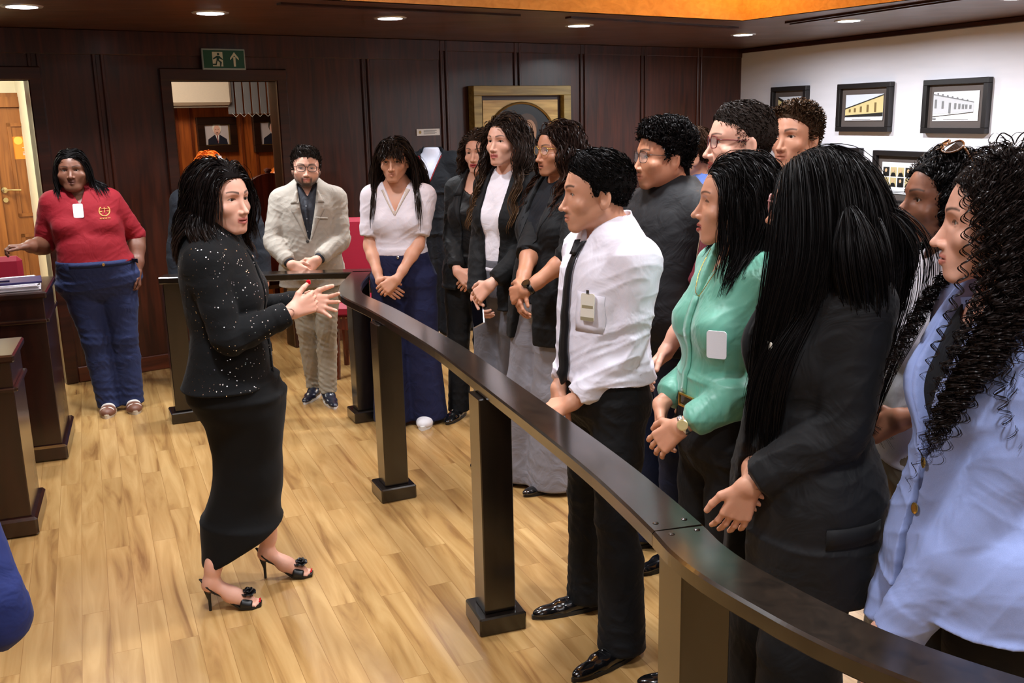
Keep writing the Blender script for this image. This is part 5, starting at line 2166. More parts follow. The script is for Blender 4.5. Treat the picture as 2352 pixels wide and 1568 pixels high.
        if mode == 'down':
            side = np.tanh((Hd[:, 0] - px) / 0.012)
            d = np.stack([side * st.get('side', 1.0), np.full(N, -st.get('back', 0.5)), np.full(N, -0.1)], 1)
            if st.get('bangs'):
                fr = (Hd[:, 1] > 0.035) & (np.abs(Hd[:, 0]) < 0.05)
                d[fr] = np.stack([Hd[fr, 0] * 4, np.full(fr.sum(), 1.0), np.full(fr.sum(), -0.2)], 1)
        elif mode == 'back':
            d = np.stack([Hd[:, 0] * st.get('side', 4), np.full(N, -1.0), np.full(N, 0.25)], 1)
        elif mode == 'up':
            d = np.stack([Hd[:, 0] * 6 + st.get('sweep', 0), np.full(N, st.get('fwd', 0.2)), np.full(N, 1.0)], 1)
        elif mode == 'short':
            cm = np.array(st.get('comb', (0.4, 0.3, 0.5)))
            d = np.tile(cm, (N, 1)) + D * st.get('puff', 0.7)
        d = _nrm(d) @ s.Rh.T
        d = _nrm(d - nrm * (d * nrm).sum(1)[:, None] * st.get('flat', 0.85))
        d = _nrm(d + nrm * st.get('lift', 0.25))
        LL = np.full(N, L0) * rng.uniform(st.get('minlen', 0.85), 1.0, N)
        if st.get('bangs'):
            LL[fr] = st['bangs'] * rng.uniform(0.85, 1.05, fr.sum())
        if st.get('taper'):      # shorter at sides and back
            k_ = np.clip((Hd[:, 2] - 0.02) / 0.06, 0, 1)
            LL *= st['taper'] + (1 - st['taper']) * k_
        margin = st.get('off', 0.004) + rng.uniform(0, 1, N) ** 0.8 * st.get('vol', 0.018)
        if mode == 'down':
            margin *= 0.3 + 0.7 * np.clip((Hd[:, 2] + 0.03) / 0.09, 0, 1)
        col = list(s.colliders[:3]) + s.neck_prims(.004) + s.torso(st.get('te', .016), z0=.9, shoulders=False)
        if st.get('guard', True):
            col.append(ell(s.hl(0, 0.075, -0.045), np.array([st.get('gw', 0.056), 0.065, 0.09]) * s.hs, s.Rh, k=0.005))
        bias = np.array(st.get('wind', (0, 0, 0)), float)
        path = [P.copy()]
        ds = LL / S
        g = np.array([0, 0, -1.0]) + bias
        stiff = st.get('stiff', 0.78)
        # where the lengths settle: mostly down the back, some in front of the shoulders
        fr_side = Hd[:, 1] > st.get('front_from', 0.0)
        isf = fr_side & (rng.uniform(0, 1, N) < st.get('front', 1.0))
        side_ = np.where(Hd[:, 0] > px, 1.0, -1.0)
        if st.get('front_side'):
            isf &= side_ == st['front_side']
        b0 = s.st(1.25 * s.k)[0]
        tgt = np.where(isf[:, None], np.stack([side_ * st.get('fx', 0.10), np.full(N, b0[1] + st.get('fy', .17))], 1), np.stack([Hd[:, 0] * st.get('bx', 1.3), np.full(N, b0[1] - st.get('by', .16))], 1))
        if st.get('blend'):
            q_ = np.clip((Hd[:, 1] - st['blend'][0]) / (st['blend'][1] - st['blend'][0]), 0, 1)
            tgt[:, 1] = b0[1] - st.get('by', .16) + q_ * (st.get('by', .16) + st.get('fy', .17))
            tgt[:, 0] = Hd[:, 0] * (st.get('bx', 1.3) * (1 - q_) + q_ * .8)
        ramp = np.zeros(N)
        for k_ in range(S):
            gg = np.tile(g, (N, 1))
            if st.get('gather'):
                gk = st['gather'] * 1.5
                below = np.clip((s.hc[2] - 0.02 - P[:, 2]) / 0.08, 0, 1)[:, None]
                gg[:, :2] += (tgt - P[:, :2]) * gk * below
            d = _nrm(d * stiff + gg * (1 - stiff) + rng.normal(0, st.get('noise', 0.03), (N, 3)))
            P = P + d * ds[:, None]
            ramp = np.minimum(1, ramp + 1 / (S * st.get('rampf', 0.15)))
            f = sdf_at(col, P)
            mg = margin * ramp * (1 + (st.get('vol2', 1.0) - 1) * k_ / S)
            hit = f < mg
            if hit.any():
                Q = P[hit]
                e_ = 0.003
                f0 = f[hit]
                G = np.stack([sdf_at(col, Q + np.eye(3)[a] * e_) - f0 for a in range(3)], 1)
                G = _nrm(G)
                P[hit] = Q + G * np.minimum(mg[hit] - f0, 0.02)[:, None]
                dd = d[hit]
                dn = (dd * G).sum(1)[:, None]
                d[hit] = _nrm(np.where(dn < 0, dd - G * dn, dd) + 1e-6)
            path.append(P.copy())
        A_ = np.stack(path, 1)          # N,S+1,3
        # strands that end up inside the clothes stop at the cloth
        allc = list(s.colliders)
        fl_ = sdf_at(allc, A_.reshape(-1, 3)).reshape(N, S + 1)
        inside = (fl_ < -0.003) & (np.arange(S + 1)[None] > 2)
        first = np.where(inside.any(1), inside.argmax(1), S)
        first = np.maximum(first, 2)
        ii_ = np.minimum(np.arange(S + 1)[None], first[:, None])
        A_ = np.take_along_axis(A_, ii_[..., None].repeat(3, 2), 1) + np.maximum(np.arange(S + 1)[None] - first[:, None], 0)[..., None] * np.array([0, 0, -1e-4])
        if st.get('curl'):
            rc, wlc = st['curl']
            up = st.get('up', 3)
            S2 = S * up
            ti = np.linspace(0, S, S2 + 1)
            i0 = np.minimum(ti.astype(int), S - 1)
            fr_ = (ti - i0)[None, :, None]
            A_ = A_[:, i0] * (1 - fr_) + A_[:, i0 + 1] * fr_
            S = S2
            ncl = st.get('clumps', 120)
            cid = rng.integers(0, ncl, N)
            if True:   # spatial clumps
                cp = A_[rng.permutation(N)[:ncl], S // 2]
                cid = np.array([np.argmin(((cp - a) ** 2).sum(1)) for a in A_[:, S // 2]])
            phs = rng.uniform(0, 6.28, ncl)[cid] + rng.normal(0, 0.5, N)
            rs = rng.uniform(0.6, 1.25, ncl)[cid]
            wv = rng.uniform(0.8, 1.25, ncl)[cid]
            T = _nrm(np.gradient(A_, axis=1).reshape(-1, 3)).reshape(A_.shape)
            ref = np.array([0.3, 1.0, 0.2])
            n1 = _nrm(np.cross(T, ref).reshape(-1, 3)).reshape(A_.shape)
            n2 = np.cross(T, n1)
            tt = np.arange(S + 1) / S
            arc = tt[None] * LL[:, None]
            rp = np.clip(arc / st.get('curlramp', 0.06), 0, 1)
            th = arc / (wlc * wv[:, None]) * 2 * math.pi + phs[:, None]
            A_ = A_ + (n1 * np.cos(th)[..., None] + n2 * np.sin(th)[..., None]) * (rc * rs[:, None] * rp)[..., None]
        if st.get('fly'):
            A_ = A_ + rng.normal(0, 1, (N, 1, 3)) * (np.arange(S + 1) / S)[None, :, None] ** 1.5 * st['fly']
        kids = st.get('kids', 3)
        if kids > 1:
            cr_ = st.get('lock', 0.0045)
            N_, S1_, _ = A_.shape
            off_ = rng.normal(0, 1, (kids, N_, 1, 3)) * cr_
            env = (1 - 0.55 * np.linspace(0, 1, S1_))[None, None, :, None]
            ph_ = rng.uniform(0, 6.28, (kids, N_, 1, 1))
            wob = np.sin(np.linspace(0, 5, S1_)[None, None, :, None] + ph_) * rng.normal(0, 1, (kids, N_, 1, 3)) * cr_ * 0.5
            A_ = (A_[None] + off_ * env + wob).reshape(-1, S1_, 3)
        V, F = strands(A_, r, rng, s.hl(0, -.01, 0))

        o = mesh_obj('hair', V, F, mat, s.e)
        # scalp cap and hanging mass under the strands
        t = st.get('cap', 0.004)
        hd = lambda v: s.hl(*v)
        PR = [ell(s.hl(0, -0.014, 0.032), (np.array([0.0745, 0.0945, 0.0835]) + t) * q, s.Rh, k=0.0)]
        for (a, b, ra, rb) in st.get('mass', []):
            PR.append(eseg(hd(a), hd(b), ra, rb, side=s.Rh[:, 0], k=0.02))

        def cut(X, Y, Z):
            sh_ = np.broadcast(X, Y, Z).shape
            X, Y, Z = np.broadcast_to(X, sh_), np.broadcast_to(Y, sh_), np.broadcast_to(Z, sh_)
            Lc = (np.stack([X, Y, Z], -1).reshape(-1, 3) - s.hc) @ s.Rh / q
            v = s.hairline(Lc, st)
            front = Lc[:, 1] > -0.02
            v = np.where((Lc[:, 2] < -0.04) & ~front, -0.01 * 0 + 0.02, v)
            return (v * q).reshape(sh_).astype(np.float32)
        PR.append(fnp(cut, s.hc - 0.16, s.hc + 0.18, 0.002))
        V, F = surface(PR, 0.005, sm=1)
        c = mesh_obj('scalp_hair', V, F, plain('scalp_' + mat.name, tuple(v * .8 for v in _ROOT[mat.name]), rough=.85, spec=.1), None)
        c.parent = o
        return o


def _nrm(a):
    return a / (np.linalg.norm(a, axis=-1, keepdims=True) + 1e-12)


def strands(A_, r, rng, axis=None):
    """locks of hair as narrow strips lying along the head, each with its own tilt"""
    N, S1, _ = A_.shape
    T = _nrm(np.gradient(A_, axis=1))
    out = A_ - axis
    out[..., 2] *= 0.35
    out = _nrm(out + rng.normal(0, 0.35, (N, 1, 3)))
    a = _nrm(np.cross(T, out))
    tt = np.linspace(0, 1, S1)
    prof = np.minimum(1, (1 - tt) * 4 + 0.25)
    rr = (r * 1.35 * rng.uniform(0.7, 1.3, (N, 1)) * prof[None])[..., None]
    V = np.stack([A_ + a * rr, A_ - a * rr], 2).astype(np.float32)
    base = (np.arange(N, dtype=np.int32)[:, None] * S1 + np.arange(S1 - 1, dtype=np.int32)[None, :]) * 2
    F = np.stack([base, base + 1, base + 3, base + 2], -1).reshape(-1, 4)
    return V.reshape(-1, 3), F


def glass_lens(name, col, alpha, rough=0.02):
    m = plain(name, col, rough=rough, alpha=alpha, spec=0.8)
    return m
# ------------------------------------------------------------------ the people
SK_LIGHT = skin_mat('skin_light', srgb(222, 176, 154), lip=srgb(168, 66, 66))
SK_WARM = skin_mat('skin_warm', srgb(206, 156, 128), lip=srgb(150, 66, 60))
SK_TAN = skin_mat('skin_tan', srgb(180, 128, 98), lip=srgb(130, 62, 56))
SK_BROWN = skin_mat('skin_brown', srgb(140, 94, 70), lip=srgb(110, 52, 50))
SK_DARK = skin_mat('skin_dark', srgb(112, 74, 56), lip=srgb(104, 60, 58), brow=(0.008, 0.006, 0.005))
H_BLACK = hair_mat('hair_black', srgb(17, 14, 14), rough=0.42)
H_DARKBR = hair_mat('hair_dark_brown', srgb(36, 26, 21), rough=0.34)
H_BROWN = hair_mat('hair_brown', srgb(62, 44, 34), rough=0.36)
M_BLACK = fabric('cloth_black', srgb(14, 14, 16), rough=0.8)
M_BLAZER = fabric('blazer_black', srgb(12, 12, 14), rough=0.75)
M_BLAZER2 = fabric('blazer_charcoal', srgb(21, 22, 24), rough=0.7)
M_LAPEL = fabric('lapel_black', srgb(17, 17, 19), rough=0.7, fold=0.1)
M_LAPEL2 = fabric('lapel_charcoal', srgb(27, 28, 31), rough=0.68, fold=0.1)
M_WHITE = fabric('cloth_white', srgb(232, 226, 234), rough=0.8, fold=0.35)
M_BADGE = plain('badge_card', srgb(226, 220, 206), rough=0.4)
M_BADGEW = plain('badge_white', srgb(240, 240, 246), rough=0.25)
M_GOLD = plain('jewel_gold', srgb(220, 180, 90), rough=0.25, metal=0.9)
M_SILVER = plain('jewel_silver', srgb(220, 220, 224), rough=0.2, metal=0.95)
M_BTN = plain('button_dark', srgb(40, 34, 30), rough=0.4)
M_SHOE = plain('shoe_black_leather', srgb(14, 14, 16), rough=0.16, coat=0.8)
M_WSOLE = plain('sole_white', srgb(226, 226, 222), rough=0.6)


def xform_scaled(prims, M, q):
    R = np.array(M)
    R[:3, :3] /= q
    o = []
    for p in prims:
        a = p.a
        if p.kind == 'cone':
            o.append(cone(a['a'] * q, (a['a'] + a['ab']) * q, a['ra'] * q, a['rb'] * q, p.k * q, p.op))
        elif p.kind == 'ell':
            o.append(ell(a['c'] * q, a['r'] * q, a['R'], p.k * q, p.op))
        else:
            o.append(eseg(a['a'] * q, (a['a'] + a['ab']) * q, tuple(v * q for v in a['A']), tuple(v * q for v in a['B']), a['sd'], p.k * q, p.op, a['p'], a['cap']))
    return xform(o, R)


def clasp(P, c, over=1, spread=0.075, curl=0.55, poles=(None, None), down=0.55, s=1.0, dz=(0.045, 0.035), clav=None):
    """both hands held together at local point c; `over` is the hand in front"""
    c = np.array(c, float)
    for i in (1 - over, over):
        sx = 1 if i == 0 else -1
        fr = 0.022 if i == over else -0.016
        W = c + np.array([sx * spread, fr * 0.6 - 0.01, dz[i]])
        d = _norm((-sx * 0.8, 0.10 + (0.12 if i == over else 0), -down - (0.1 if i != over else 0)))
        P.arm(i, W, pole=poles[i] or (0.7, -0.8, -0.3), hand=dict(dir=d, palm=(0.05 * sx, -1, -0.15), side=(0, 0.15, 1), curl=curl if i == over else 0.30, thumb=0.45, spread=0.05, s=s), clav=clav)


def buttons(P, pts, mat, r=0.006, name='button'):
    for x, z in pts:
        hit = P.bvh.ray_cast(Vector((x, 1.2, z)), Vector((0, -1, 0)), 3)
        if hit[0] is None:
            continue
        nrm = Vector(hit[1])
        if nrm.y < 0:
            nrm = -nrm
        o = MB().lathe((0, 0, 0), [(r, 0), (r, 0.002), (r * .7, 0.003)], 12).build(name, mat, P.e, smooth=False)
        o.matrix_local = Matrix.Translation(hit[0] + nrm * 0.0045) @ nrm.to_track_quat('Z', 'Y').to_matrix().to_4x4()


def lapels(P, mat, xs=(0.0, 0.0), z_top=1.43, z_notch=1.33, z_bot=1.12, w=0.07, inner=0.05, k=None, off=0.004, n=12):
    """two notched lapels lying on the jacket, plus the collar leaf above the notch"""
    k = P.k
    for sx in (-1, 1):
        def sh(L):
            return [(sx * a + P.off(b * k)[0], b * k) for a, b in L]
        inn = sh([(inner * 1.0, z_top), (inner * 0.92, z_notch), (0.012, z_bot)])
        outr = sh([(inner + w * .45, z_top - 0.012), (inner + w * .95, z_notch - 0.004), (inner + w * 1.0, z_notch - 0.02), (inner * .6 + w * .55, (z_notch + z_bot) / 2), (0.016, z_bot - 0.004)])
        P.drape('lapel', inn, outr, mat, n=n, m=3, off=off, t=0.003)
        inn = sh([(inner * .95, z_top + .02), (inner * 0.98, z_notch + .02)])
        outr = sh([(inner + w * .35, z_top + .012), (inner + w * .98, z_notch + 0.016)])
        P.drape('collar_leaf', inn, outr, mat, n=5, m=3, off=off + .003, t=0.003)


def badge(P, center, w, h, mat=M_BADGE, strip=True, direction=(0, -1, 0), name='badge', rot=0.0):
    p, n = P.hitpx(*center)
    if p is None:
        return None
    n = _norm(n * np.array([1, 1, 0.35]))
    z = np.array([0, 0, 1.0])
    x = _norm(np.cross(z, n)) * -1
    z = np.cross(n, x) * -1
    if z[2] < 0:
        z = -z
    M = Matrix(((x[0], n[0], z[0], p[0] + n[0] * .008), (x[1], n[1], z[1], p[1] + n[1] * .008), (x[2], n[2], z[2], p[2] + n[2] * .008), (0, 0, 0, 1)))
    M = M @ Matrix.Rotation(rot, 4, 'Y')
    q_ = w * .14
    out_ = []
    for cx_, cz_, a0 in ((w / 2 - q_, h / 2 - q_, 0), (-w / 2 + q_, h / 2 - q_, 90), (-w / 2 + q_, -h / 2 + q_, 180), (w / 2 - q_, -h / 2 + q_, 270)):
        out_ += [(cx_ + q_ * math.cos(math.radians(a0 + t_)), cz_ + q_ * math.sin(math.radians(a0 + t_))) for t_ in (0, 30, 60, 90)]
    b = MB().prism(out_, -.0015, .0015).build(name, mat, P.e)
    b.matrix_local = M
    if strip:
        c = MB().box((0, 0.002, h * .02), (w * .8, 0.001, h * .10)).build('badge_print', plain('badge_print', srgb(150, 140, 110), rough=0.6), b)
        c = MB().box((0, 0.002, -h * .42), (w * .96, 0.001, h * .12)).build('badge_print', _MC['badge_print'], b)
        c = MB().box((0, 0.0022, h * .56), (w * .22, 0.004, h * .14), bevel=.001).build('badge_clip', M_SILVER, b)
    return b


def feet_of(P, pr, pl):
    """ankle positions from floor points (right, left)"""
    for i, q in ((0, pr), (1, pl)):
        w = P.to_local(at_z(*q))
        P.ank[i] = np.array([w[0], w[1], 0.085])


LONG_LINE = [(-0.11, -0.075), (-0.03, -0.06), (0.0, -0.03), (0.02, 0.005), (0.04, 0.035), (0.06, 0.055), (0.075, 0.068), (0.1, 0.075)]
MAN_LINE = [(-0.11, -0.035), (-0.05, -0.045), (-0.025, -0.02), (0.0, 0.012), (0.005, -0.012), (0.022, -0.012), (0.03, 0.03), (0.055, 0.048), (0.075, 0.062), (0.1, 0.07)]


def person_red_polo():
    P = Person('person in a red polo shirt and blue jeans leaning one hand on a red chair', at_z(280, 938)[:2], (166, 390), 199, female=True, bw=1.42, bd=1.3, near=1, belly=0.05, bust=1.2,
               skin=SK_DARK, feat=dict(w=1.08, fat=1.2, nose_w=1.35, lips=1.25, lipstick=.6, double_chin=True, nose=.95, armfat=1.5, jaw=1.1, neck=1.15, gaze=(0, 2)), stance=((0.07, 0.02, -4), (-0.07, 0, 6)), sh=.95, hs=1.04, hyaw=-3)
    P.arm(0, P.px(60, 566, fy=0.12), pole=(.2, -.6, -1), hand=dict(dir=(1, .25, .05), palm=(0, 0, -1), side=(0.1, 1, .2), curl=.9, thumb=.3))
    P.arm(1, P.px(317, 622, fy=0.02), pole=(.6, -.9, 0), hand=dict(dir=(0.03, .12, -1), palm=(.9, 0, 0), side=(0, 1, 0), curl=.8, thumb=.5))
    P.skin_body()
    red = fabric('polo_red', srgb(132, 14, 28), rough=0.8, fold=0.4)
    P.trousers(fabric('denim_blue', srgb(30, 38, 72), rough=0.85, col2=srgb(42, 52, 92)), e=0.012, hem=0.075, top=1.02, fold=.008, name='jeans', fat=1.08, z0=.03)
    jb = P.bvh
    P.drape('waistband', [(-.2, 1.015 * P.k), (.2, 1.015 * P.k)], [(-.2, .985 * P.k), (.2, .985 * P.k)], _MC['denim_blue'], n=20, m=1, off=.004)
    buttons(P, [(0.0, 1.0 * P.k)], plain('rivet_brass', srgb(190, 150, 90), metal=.8, rough=.3), .009, 'jeans_button')
    P.top('polo_shirt', red, e=0.014, hem=1.0, sleeve=0.98, sr=1.12, fold=.006, armfat=1.45, neck=dict(z=1.445, r=.066), vcut=[(1.38, .004), (1.46, .04)])
    P.collar(red, r=.070, h=.018, drop=.012, spread=.022, gap=34, point=.02, z=1.44)
    ox = P.off(1.25)[0]
    # crest on the chest, left side
    cx, cz = P.px(238, 487, fy=.18)[0], P.px(238, 487, fy=.18)[2]
    g = plain('crest_thread', srgb(206, 140, 70), rough=.6)
    r = .034
    ring = lambda R_, a0, a1, n=14: [(cx + R_ * math.cos(math.radians(a)), cz + R_ * math.sin(math.radians(a))) for a in np.linspace(a0, a1, n)]
    P.drape('crest', ring(r, 130, 410), ring(r * .8, 130, 410), g, n=26, m=1, off=.003, t=.001)
    P.drape('crest', [(cx - .02, cz + .014), (cx + .02, cz + .014)], [(cx - .02, cz + .010), (cx + .02, cz + .010)], g, n=4, m=1, off=.003, t=.001)
    P.drape('crest', [(cx - .002, cz + .022), (cx - .002, cz - .014)], [(cx + .002, cz + .022), (cx + .002, cz - .014)], g, n=4, m=1, off=.003, t=.001)
    for a in (-.02, .02):
        P.drape('crest', [(cx + a - .009, cz + .0), (cx + a + .009, cz + .0)], [(cx + a - .004, cz - .007), (cx + a + .004, cz - .007)], g, n=3, m=1, off=.003, t=.001)
    for k_ in range(7):
        a = cx - .027 + k_ * .009
        P.drape('crest_lettering', [(a - .003, cz - .040), (a + .002, cz - .040)], [(a - .003, cz - .049), (a + .002, cz - .049)], g, n=2, m=1, off=.003, t=.001)
    badge(P, (180, 484), .058, .086, M_BADGEW, strip=False)
    P.hair(dict(n=800, kids=4, len=.30, vol=.010, r=.0014, part=.0, line=LONG_LINE, side=.8, back=1.0, noise=.02, minlen=.7, seg=20, gather=2.5, front=.35, cap=.006), H_BLACK, 3)
    white = plain('sandal_white', srgb(214, 204, 196), rough=.5)
    for i in (0, 1):
        o = P.shoe(i, P.skin, 'sneaker', L=.24, sole=plain('sandal_sole', srgb(196, 182, 160), rough=.6))
        o.name = 'foot'
        A_ = P.ank[i]
        M = np.array(Matrix.Translation((A_[0], A_[1], 0)) @ Matrix.Rotation(math.radians(P.fyaw[i]), 4, 'Z'))
        for y_, n_ in ((.075, 'sandal_strap'), (.135, 'toe_strap'), (-.01, 'ankle_strap')):
            z_ = .060 if y_ < 0 else .030
            V, F = surface(xform([eseg((0, y_ - .008, z_), (0, y_ + .008, z_), (.045, .042 if y_ < .1 else .034), (.045, .042 if y_ < .1 else .034), side=(1, 0, 0), k=.01, cap=.005)], M), .004, sm=1)
            mesh_obj(n_, V, F, white, o)


def person_speaker():
    P = Person('person speaking with open hands, in a sparkling black tweed jacket and long black skirt', at_z(585, 1372)[:2], (508, 456), -84, female=True, near=2, bw=1.08, bd=1.14,
               skin=SK_LIGHT, feat=dict(lipstick=.75, brow=.0040, lips=1.0, w=.97, mouth=.0018, nose=1.0, gaze=(0, 0), jaw=1.05), hyaw=-35, hpitch=0, hs=1.08, headfwd=-.01)
    feet_of(P, (500, 1400), (625, 1326))
    lift = .085
    W0 = P.px(668, 716, fx=.10)
    W1 = P.px(700, 690, fx=-.10)
    t0 = P.arm(0, W0, pole=(.5, -.7, -.9), hand=dict(dir=(-.5, .75, .25), palm=(-.75, -.55, -.1), side=(-.1, .1, 1), curl=.9, thumb=.0, spread=.05))
    t1 = P.arm(1, W1, pole=(.6, -.8, -.5), hand=dict(dir=(.55, 1, -.12), palm=(1, -.35, .35), side=(-.15, .25, 1), curl=.20, thumb=-.2, spread=.32))
    P.skin_body()
    tweed = fabric('tweed_black', srgb(7, 8, 10), rough=0.9, weave=500, bump=.6, glitter=0.12, fold=.3)
    skirtm = fabric('skirt_black', srgb(5, 5, 6), rough=.9, fold=.1)
    ox, oy = P.off(.9 * P.k)
    a = (P.ank[0] + P.ank[1]) / 2
    d = abs(P.ank[0][1] - P.ank[1][1]) / 2
    kx = (P.ank[0][0] + P.ank[1][0]) / 2
    k = P.k
    PR = P.torso(.014, z0=.86, z1=1.05, bust=False, shoulders=False)
    st1, kn, calf, hem = (P.px(x_, y_, fx=kx * f_) for x_, y_, f_ in ((562, 930, 0), (572, 1090, .6), (558, 1190, 1), (556, 1285, 1)))
    PR += [eseg(st1, kn, (.175 * k, .155 * k), (.13 * k, .118 * k), k=.05), eseg(kn, calf, (.13 * k, .118 * k), (.165, .150), k=.05), eseg(calf, hem, (.165, .150), (.175, .150), k=.03, cap=.01)]
    PR.append(fnp(lambda X, Y, Z: Z - (.215 + .55 * np.clip(Y - hem[1], -.10, .25)) + 0 * X, (-1, -1, 0), (1, 1, .45), .003))
    P.cloth('skirt', PR, skirtm, fold=.004, wl=.2, ridge=False, sm=14)
    P.top('jacket', tweed, e=0.026, hem=.895, sleeve=1.93, sr=1.10, fold=.004, neck=dict(z=1.475, r=.064), flare=([.88, 1.05, 1.2], [.002, .0, .0]), opening=None, wl=.12)
    P.drape('jacket_front_edge', [(-.012, 1.40 * k), (-.012, .89 * k)], [(.014, 1.40 * k), (.014, .89 * k)], tweed, n=16, m=1, off=.006, t=.006)
    buttons(P, [(0.0, z * k) for z in (1.37, 1.24, 1.12, 1.0)], M_SILVER, .008)
    P.drape('pocket_flap', [(-.13, 1.03 * k), (-.04, 1.03 * k)], [(-.13, 1.0 * k), (-.04, 1.0 * k)], tweed, n=6, m=2, off=.006)
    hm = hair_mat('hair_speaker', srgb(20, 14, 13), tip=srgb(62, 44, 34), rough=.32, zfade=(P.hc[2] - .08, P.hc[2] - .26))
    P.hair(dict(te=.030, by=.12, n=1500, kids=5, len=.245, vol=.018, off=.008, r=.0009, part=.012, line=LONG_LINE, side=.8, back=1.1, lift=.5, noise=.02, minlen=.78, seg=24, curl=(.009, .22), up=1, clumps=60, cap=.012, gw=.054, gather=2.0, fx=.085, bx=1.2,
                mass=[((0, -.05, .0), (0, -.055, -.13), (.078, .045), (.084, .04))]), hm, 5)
    # earring
    MB().lathe(tuple(P.hl(.082, -.008, -.055)), [(.005, 0), (.006, .006), (.002, .01)], 10).build('earring', M_GOLD, P.e)
    MB().lathe(tuple(P.px(520, 566, fx=.07)), [(.012, 0), (.010, .008), (.003, .01)], 12).build('collar_brooch', M_GOLD, P.e)
    ringp = W1 + _norm(np.array([.55, 1, -.12])) * .12
    # rings and nail
    MB().lathe(tuple(t0), [(.002, -.006), (.0088, -.003), (.0085, .008), (.003, .013)], 10).build('red_nail', plain('nail_red', srgb(190, 10, 30), rough=.15, coat=.8), P.e)
    # slingback heels
    shoe = plain('heel_black', srgb(8, 8, 9), rough=.45)
    for i in (0, 1):
        A_ = P.ank[i]
        M = Matrix.Translation((A_[0], A_[1], 0)) @ Matrix.Rotation(math.radians((4, -2)[i]), 4, 'Z') @ Matrix.Diagonal((.88, .88, .88, 1))
        f = lambda x, y, z: tuple(M @ Vector((x, y, z)))
        # foot skin is a separate fine surface continuing the ankle
        PRf = [cone((0, 0, .22), (0, -.012, .15), .034, .034, k=.02), cone((0, -.018, .125), (0, .075, .065), .030, .030, k=.03), cone((0, .06, .062), (0, .135, .024), .031, .030, k=.03), ell((0, -.028, .118), (.026, .028, .030), k=.02), cone(((-.05, .05)[i], (.075, .02)[i], .36), (0, .0, .20), .046, .034, k=.02)]
        for j in range(5):
            PRf.append(cone((-.024 + j * .012, .15, .018), (-.026 + j * .013, .178 - .006 * abs(j - 1.2), .014), .010, .009, k=.004))
        PRf = xform_scaled(PRf, M, .88)
        V, F = surface(PRf, .004, sm=1)
        mesh_obj('foot', V, F, P.skin, P.e, mask=np.zeros((len(V), 3)))
        e = MB()
        # sole ribbon
        path = [(-.045, .098), (-.02, .095), (.02, .072), (.06, .034), (.10, .008), (.15, .004), (.188, .006)]
        wv = [.022, .026, .024, .026, .038, .040, .020]
        V, F = [], []
        for (y, z), w_ in zip(path, wv):
            V += [f(-w_, y, z), f(w_, y, z), f(w_, y, z + .010), f(-w_, y, z + .010)]
        for a_ in range(len(path) - 1):
            for b_ in range(4):
                F.append((a_ * 4 + b_, a_ * 4 + (b_ + 1) % 4, a_ * 4 + 4 + (b_ + 1) % 4, a_ * 4 + 4 + b_))
        F += [(0, 1, 2, 3), (len(V) - 4, len(V) - 3, len(V) - 2, len(V) - 1)]
        e.add(V, F)
        so = e.build('high_heel_sandal', shoe, P.e)
        MB().tube([f(0, -.036, .098), f(0, -.030, .05), f(0, -.030, 0.0)], [.014, .006, .0055], 8).build('stiletto_heel', shoe, so)
        MB().tube([f(-.026, -.0, .088), f(-.034, -.03, .125), f(0, -.062, .150), f(.034, -.03, .125), f(.026, 0, .088)], .004, 6).build('heel_strap', shoe, so)
        PV = xform_scaled([eseg((0, .105, .030), (0, .145, .020), (.043, .028), (.043, .022), side=(1, 0, 0), k=.01, cap=.006)], M, .88)
        V, F = surface(PV, .004, sm=1)
        mesh_obj('vamp_strap', V, F, shoe, so)
        fl = MB()
        rng = np.random.default_rng(4 + i)
        for ring_, (n_, R_, zt, tilt) in enumerate(((6, .030, .0, 1.1), (5, .022, .010, .75), (4, .013, .018, .4))):
            for q in range(n_):
                t = 2 * math.pi * q / n_ + ring_
                cc_ = Vector((0, .135, .062))
                V = []
                for a_ in range(4):
                    for b_ in range(5):
                        uu, vv = a_ / 3, b_ / 4 - .5
                        rad_ = R_ * math.sin(uu * tilt * 1.3) + .002
                        ang = t + vv * 1.5
                        V.append(f(cc_.x + rad_ * math.cos(ang) * 1.1, cc_.y + rad_ * math.sin(ang), cc_.z + zt + R_ * uu * math.cos(tilt) * .8 - .008 * vv * vv * 4 * uu))
                F = [(a_ * 5 + b_, a_ * 5 + b_ + 1, a_ * 5 + b_ + 6, a_ * 5 + b_ + 5) for a_ in range(3) for b_ in range(4)]
                fl.add(V, F)
        fo = fl.build('flower_ornament', plain('satin_black', srgb(16, 16, 20), rough=.35), so, smooth=True)
        md = fo.modifiers.new('s', 'SOLIDIFY')
        md.thickness = .003
        if True:
            nl = MB()
            for j in range(3):
                nl.lathe(f(-.024 + j * .013, .180, .020), [(.005, 0), (.003, .003)], 8)
            nl.build('toenails', plain('nail_red'), so)


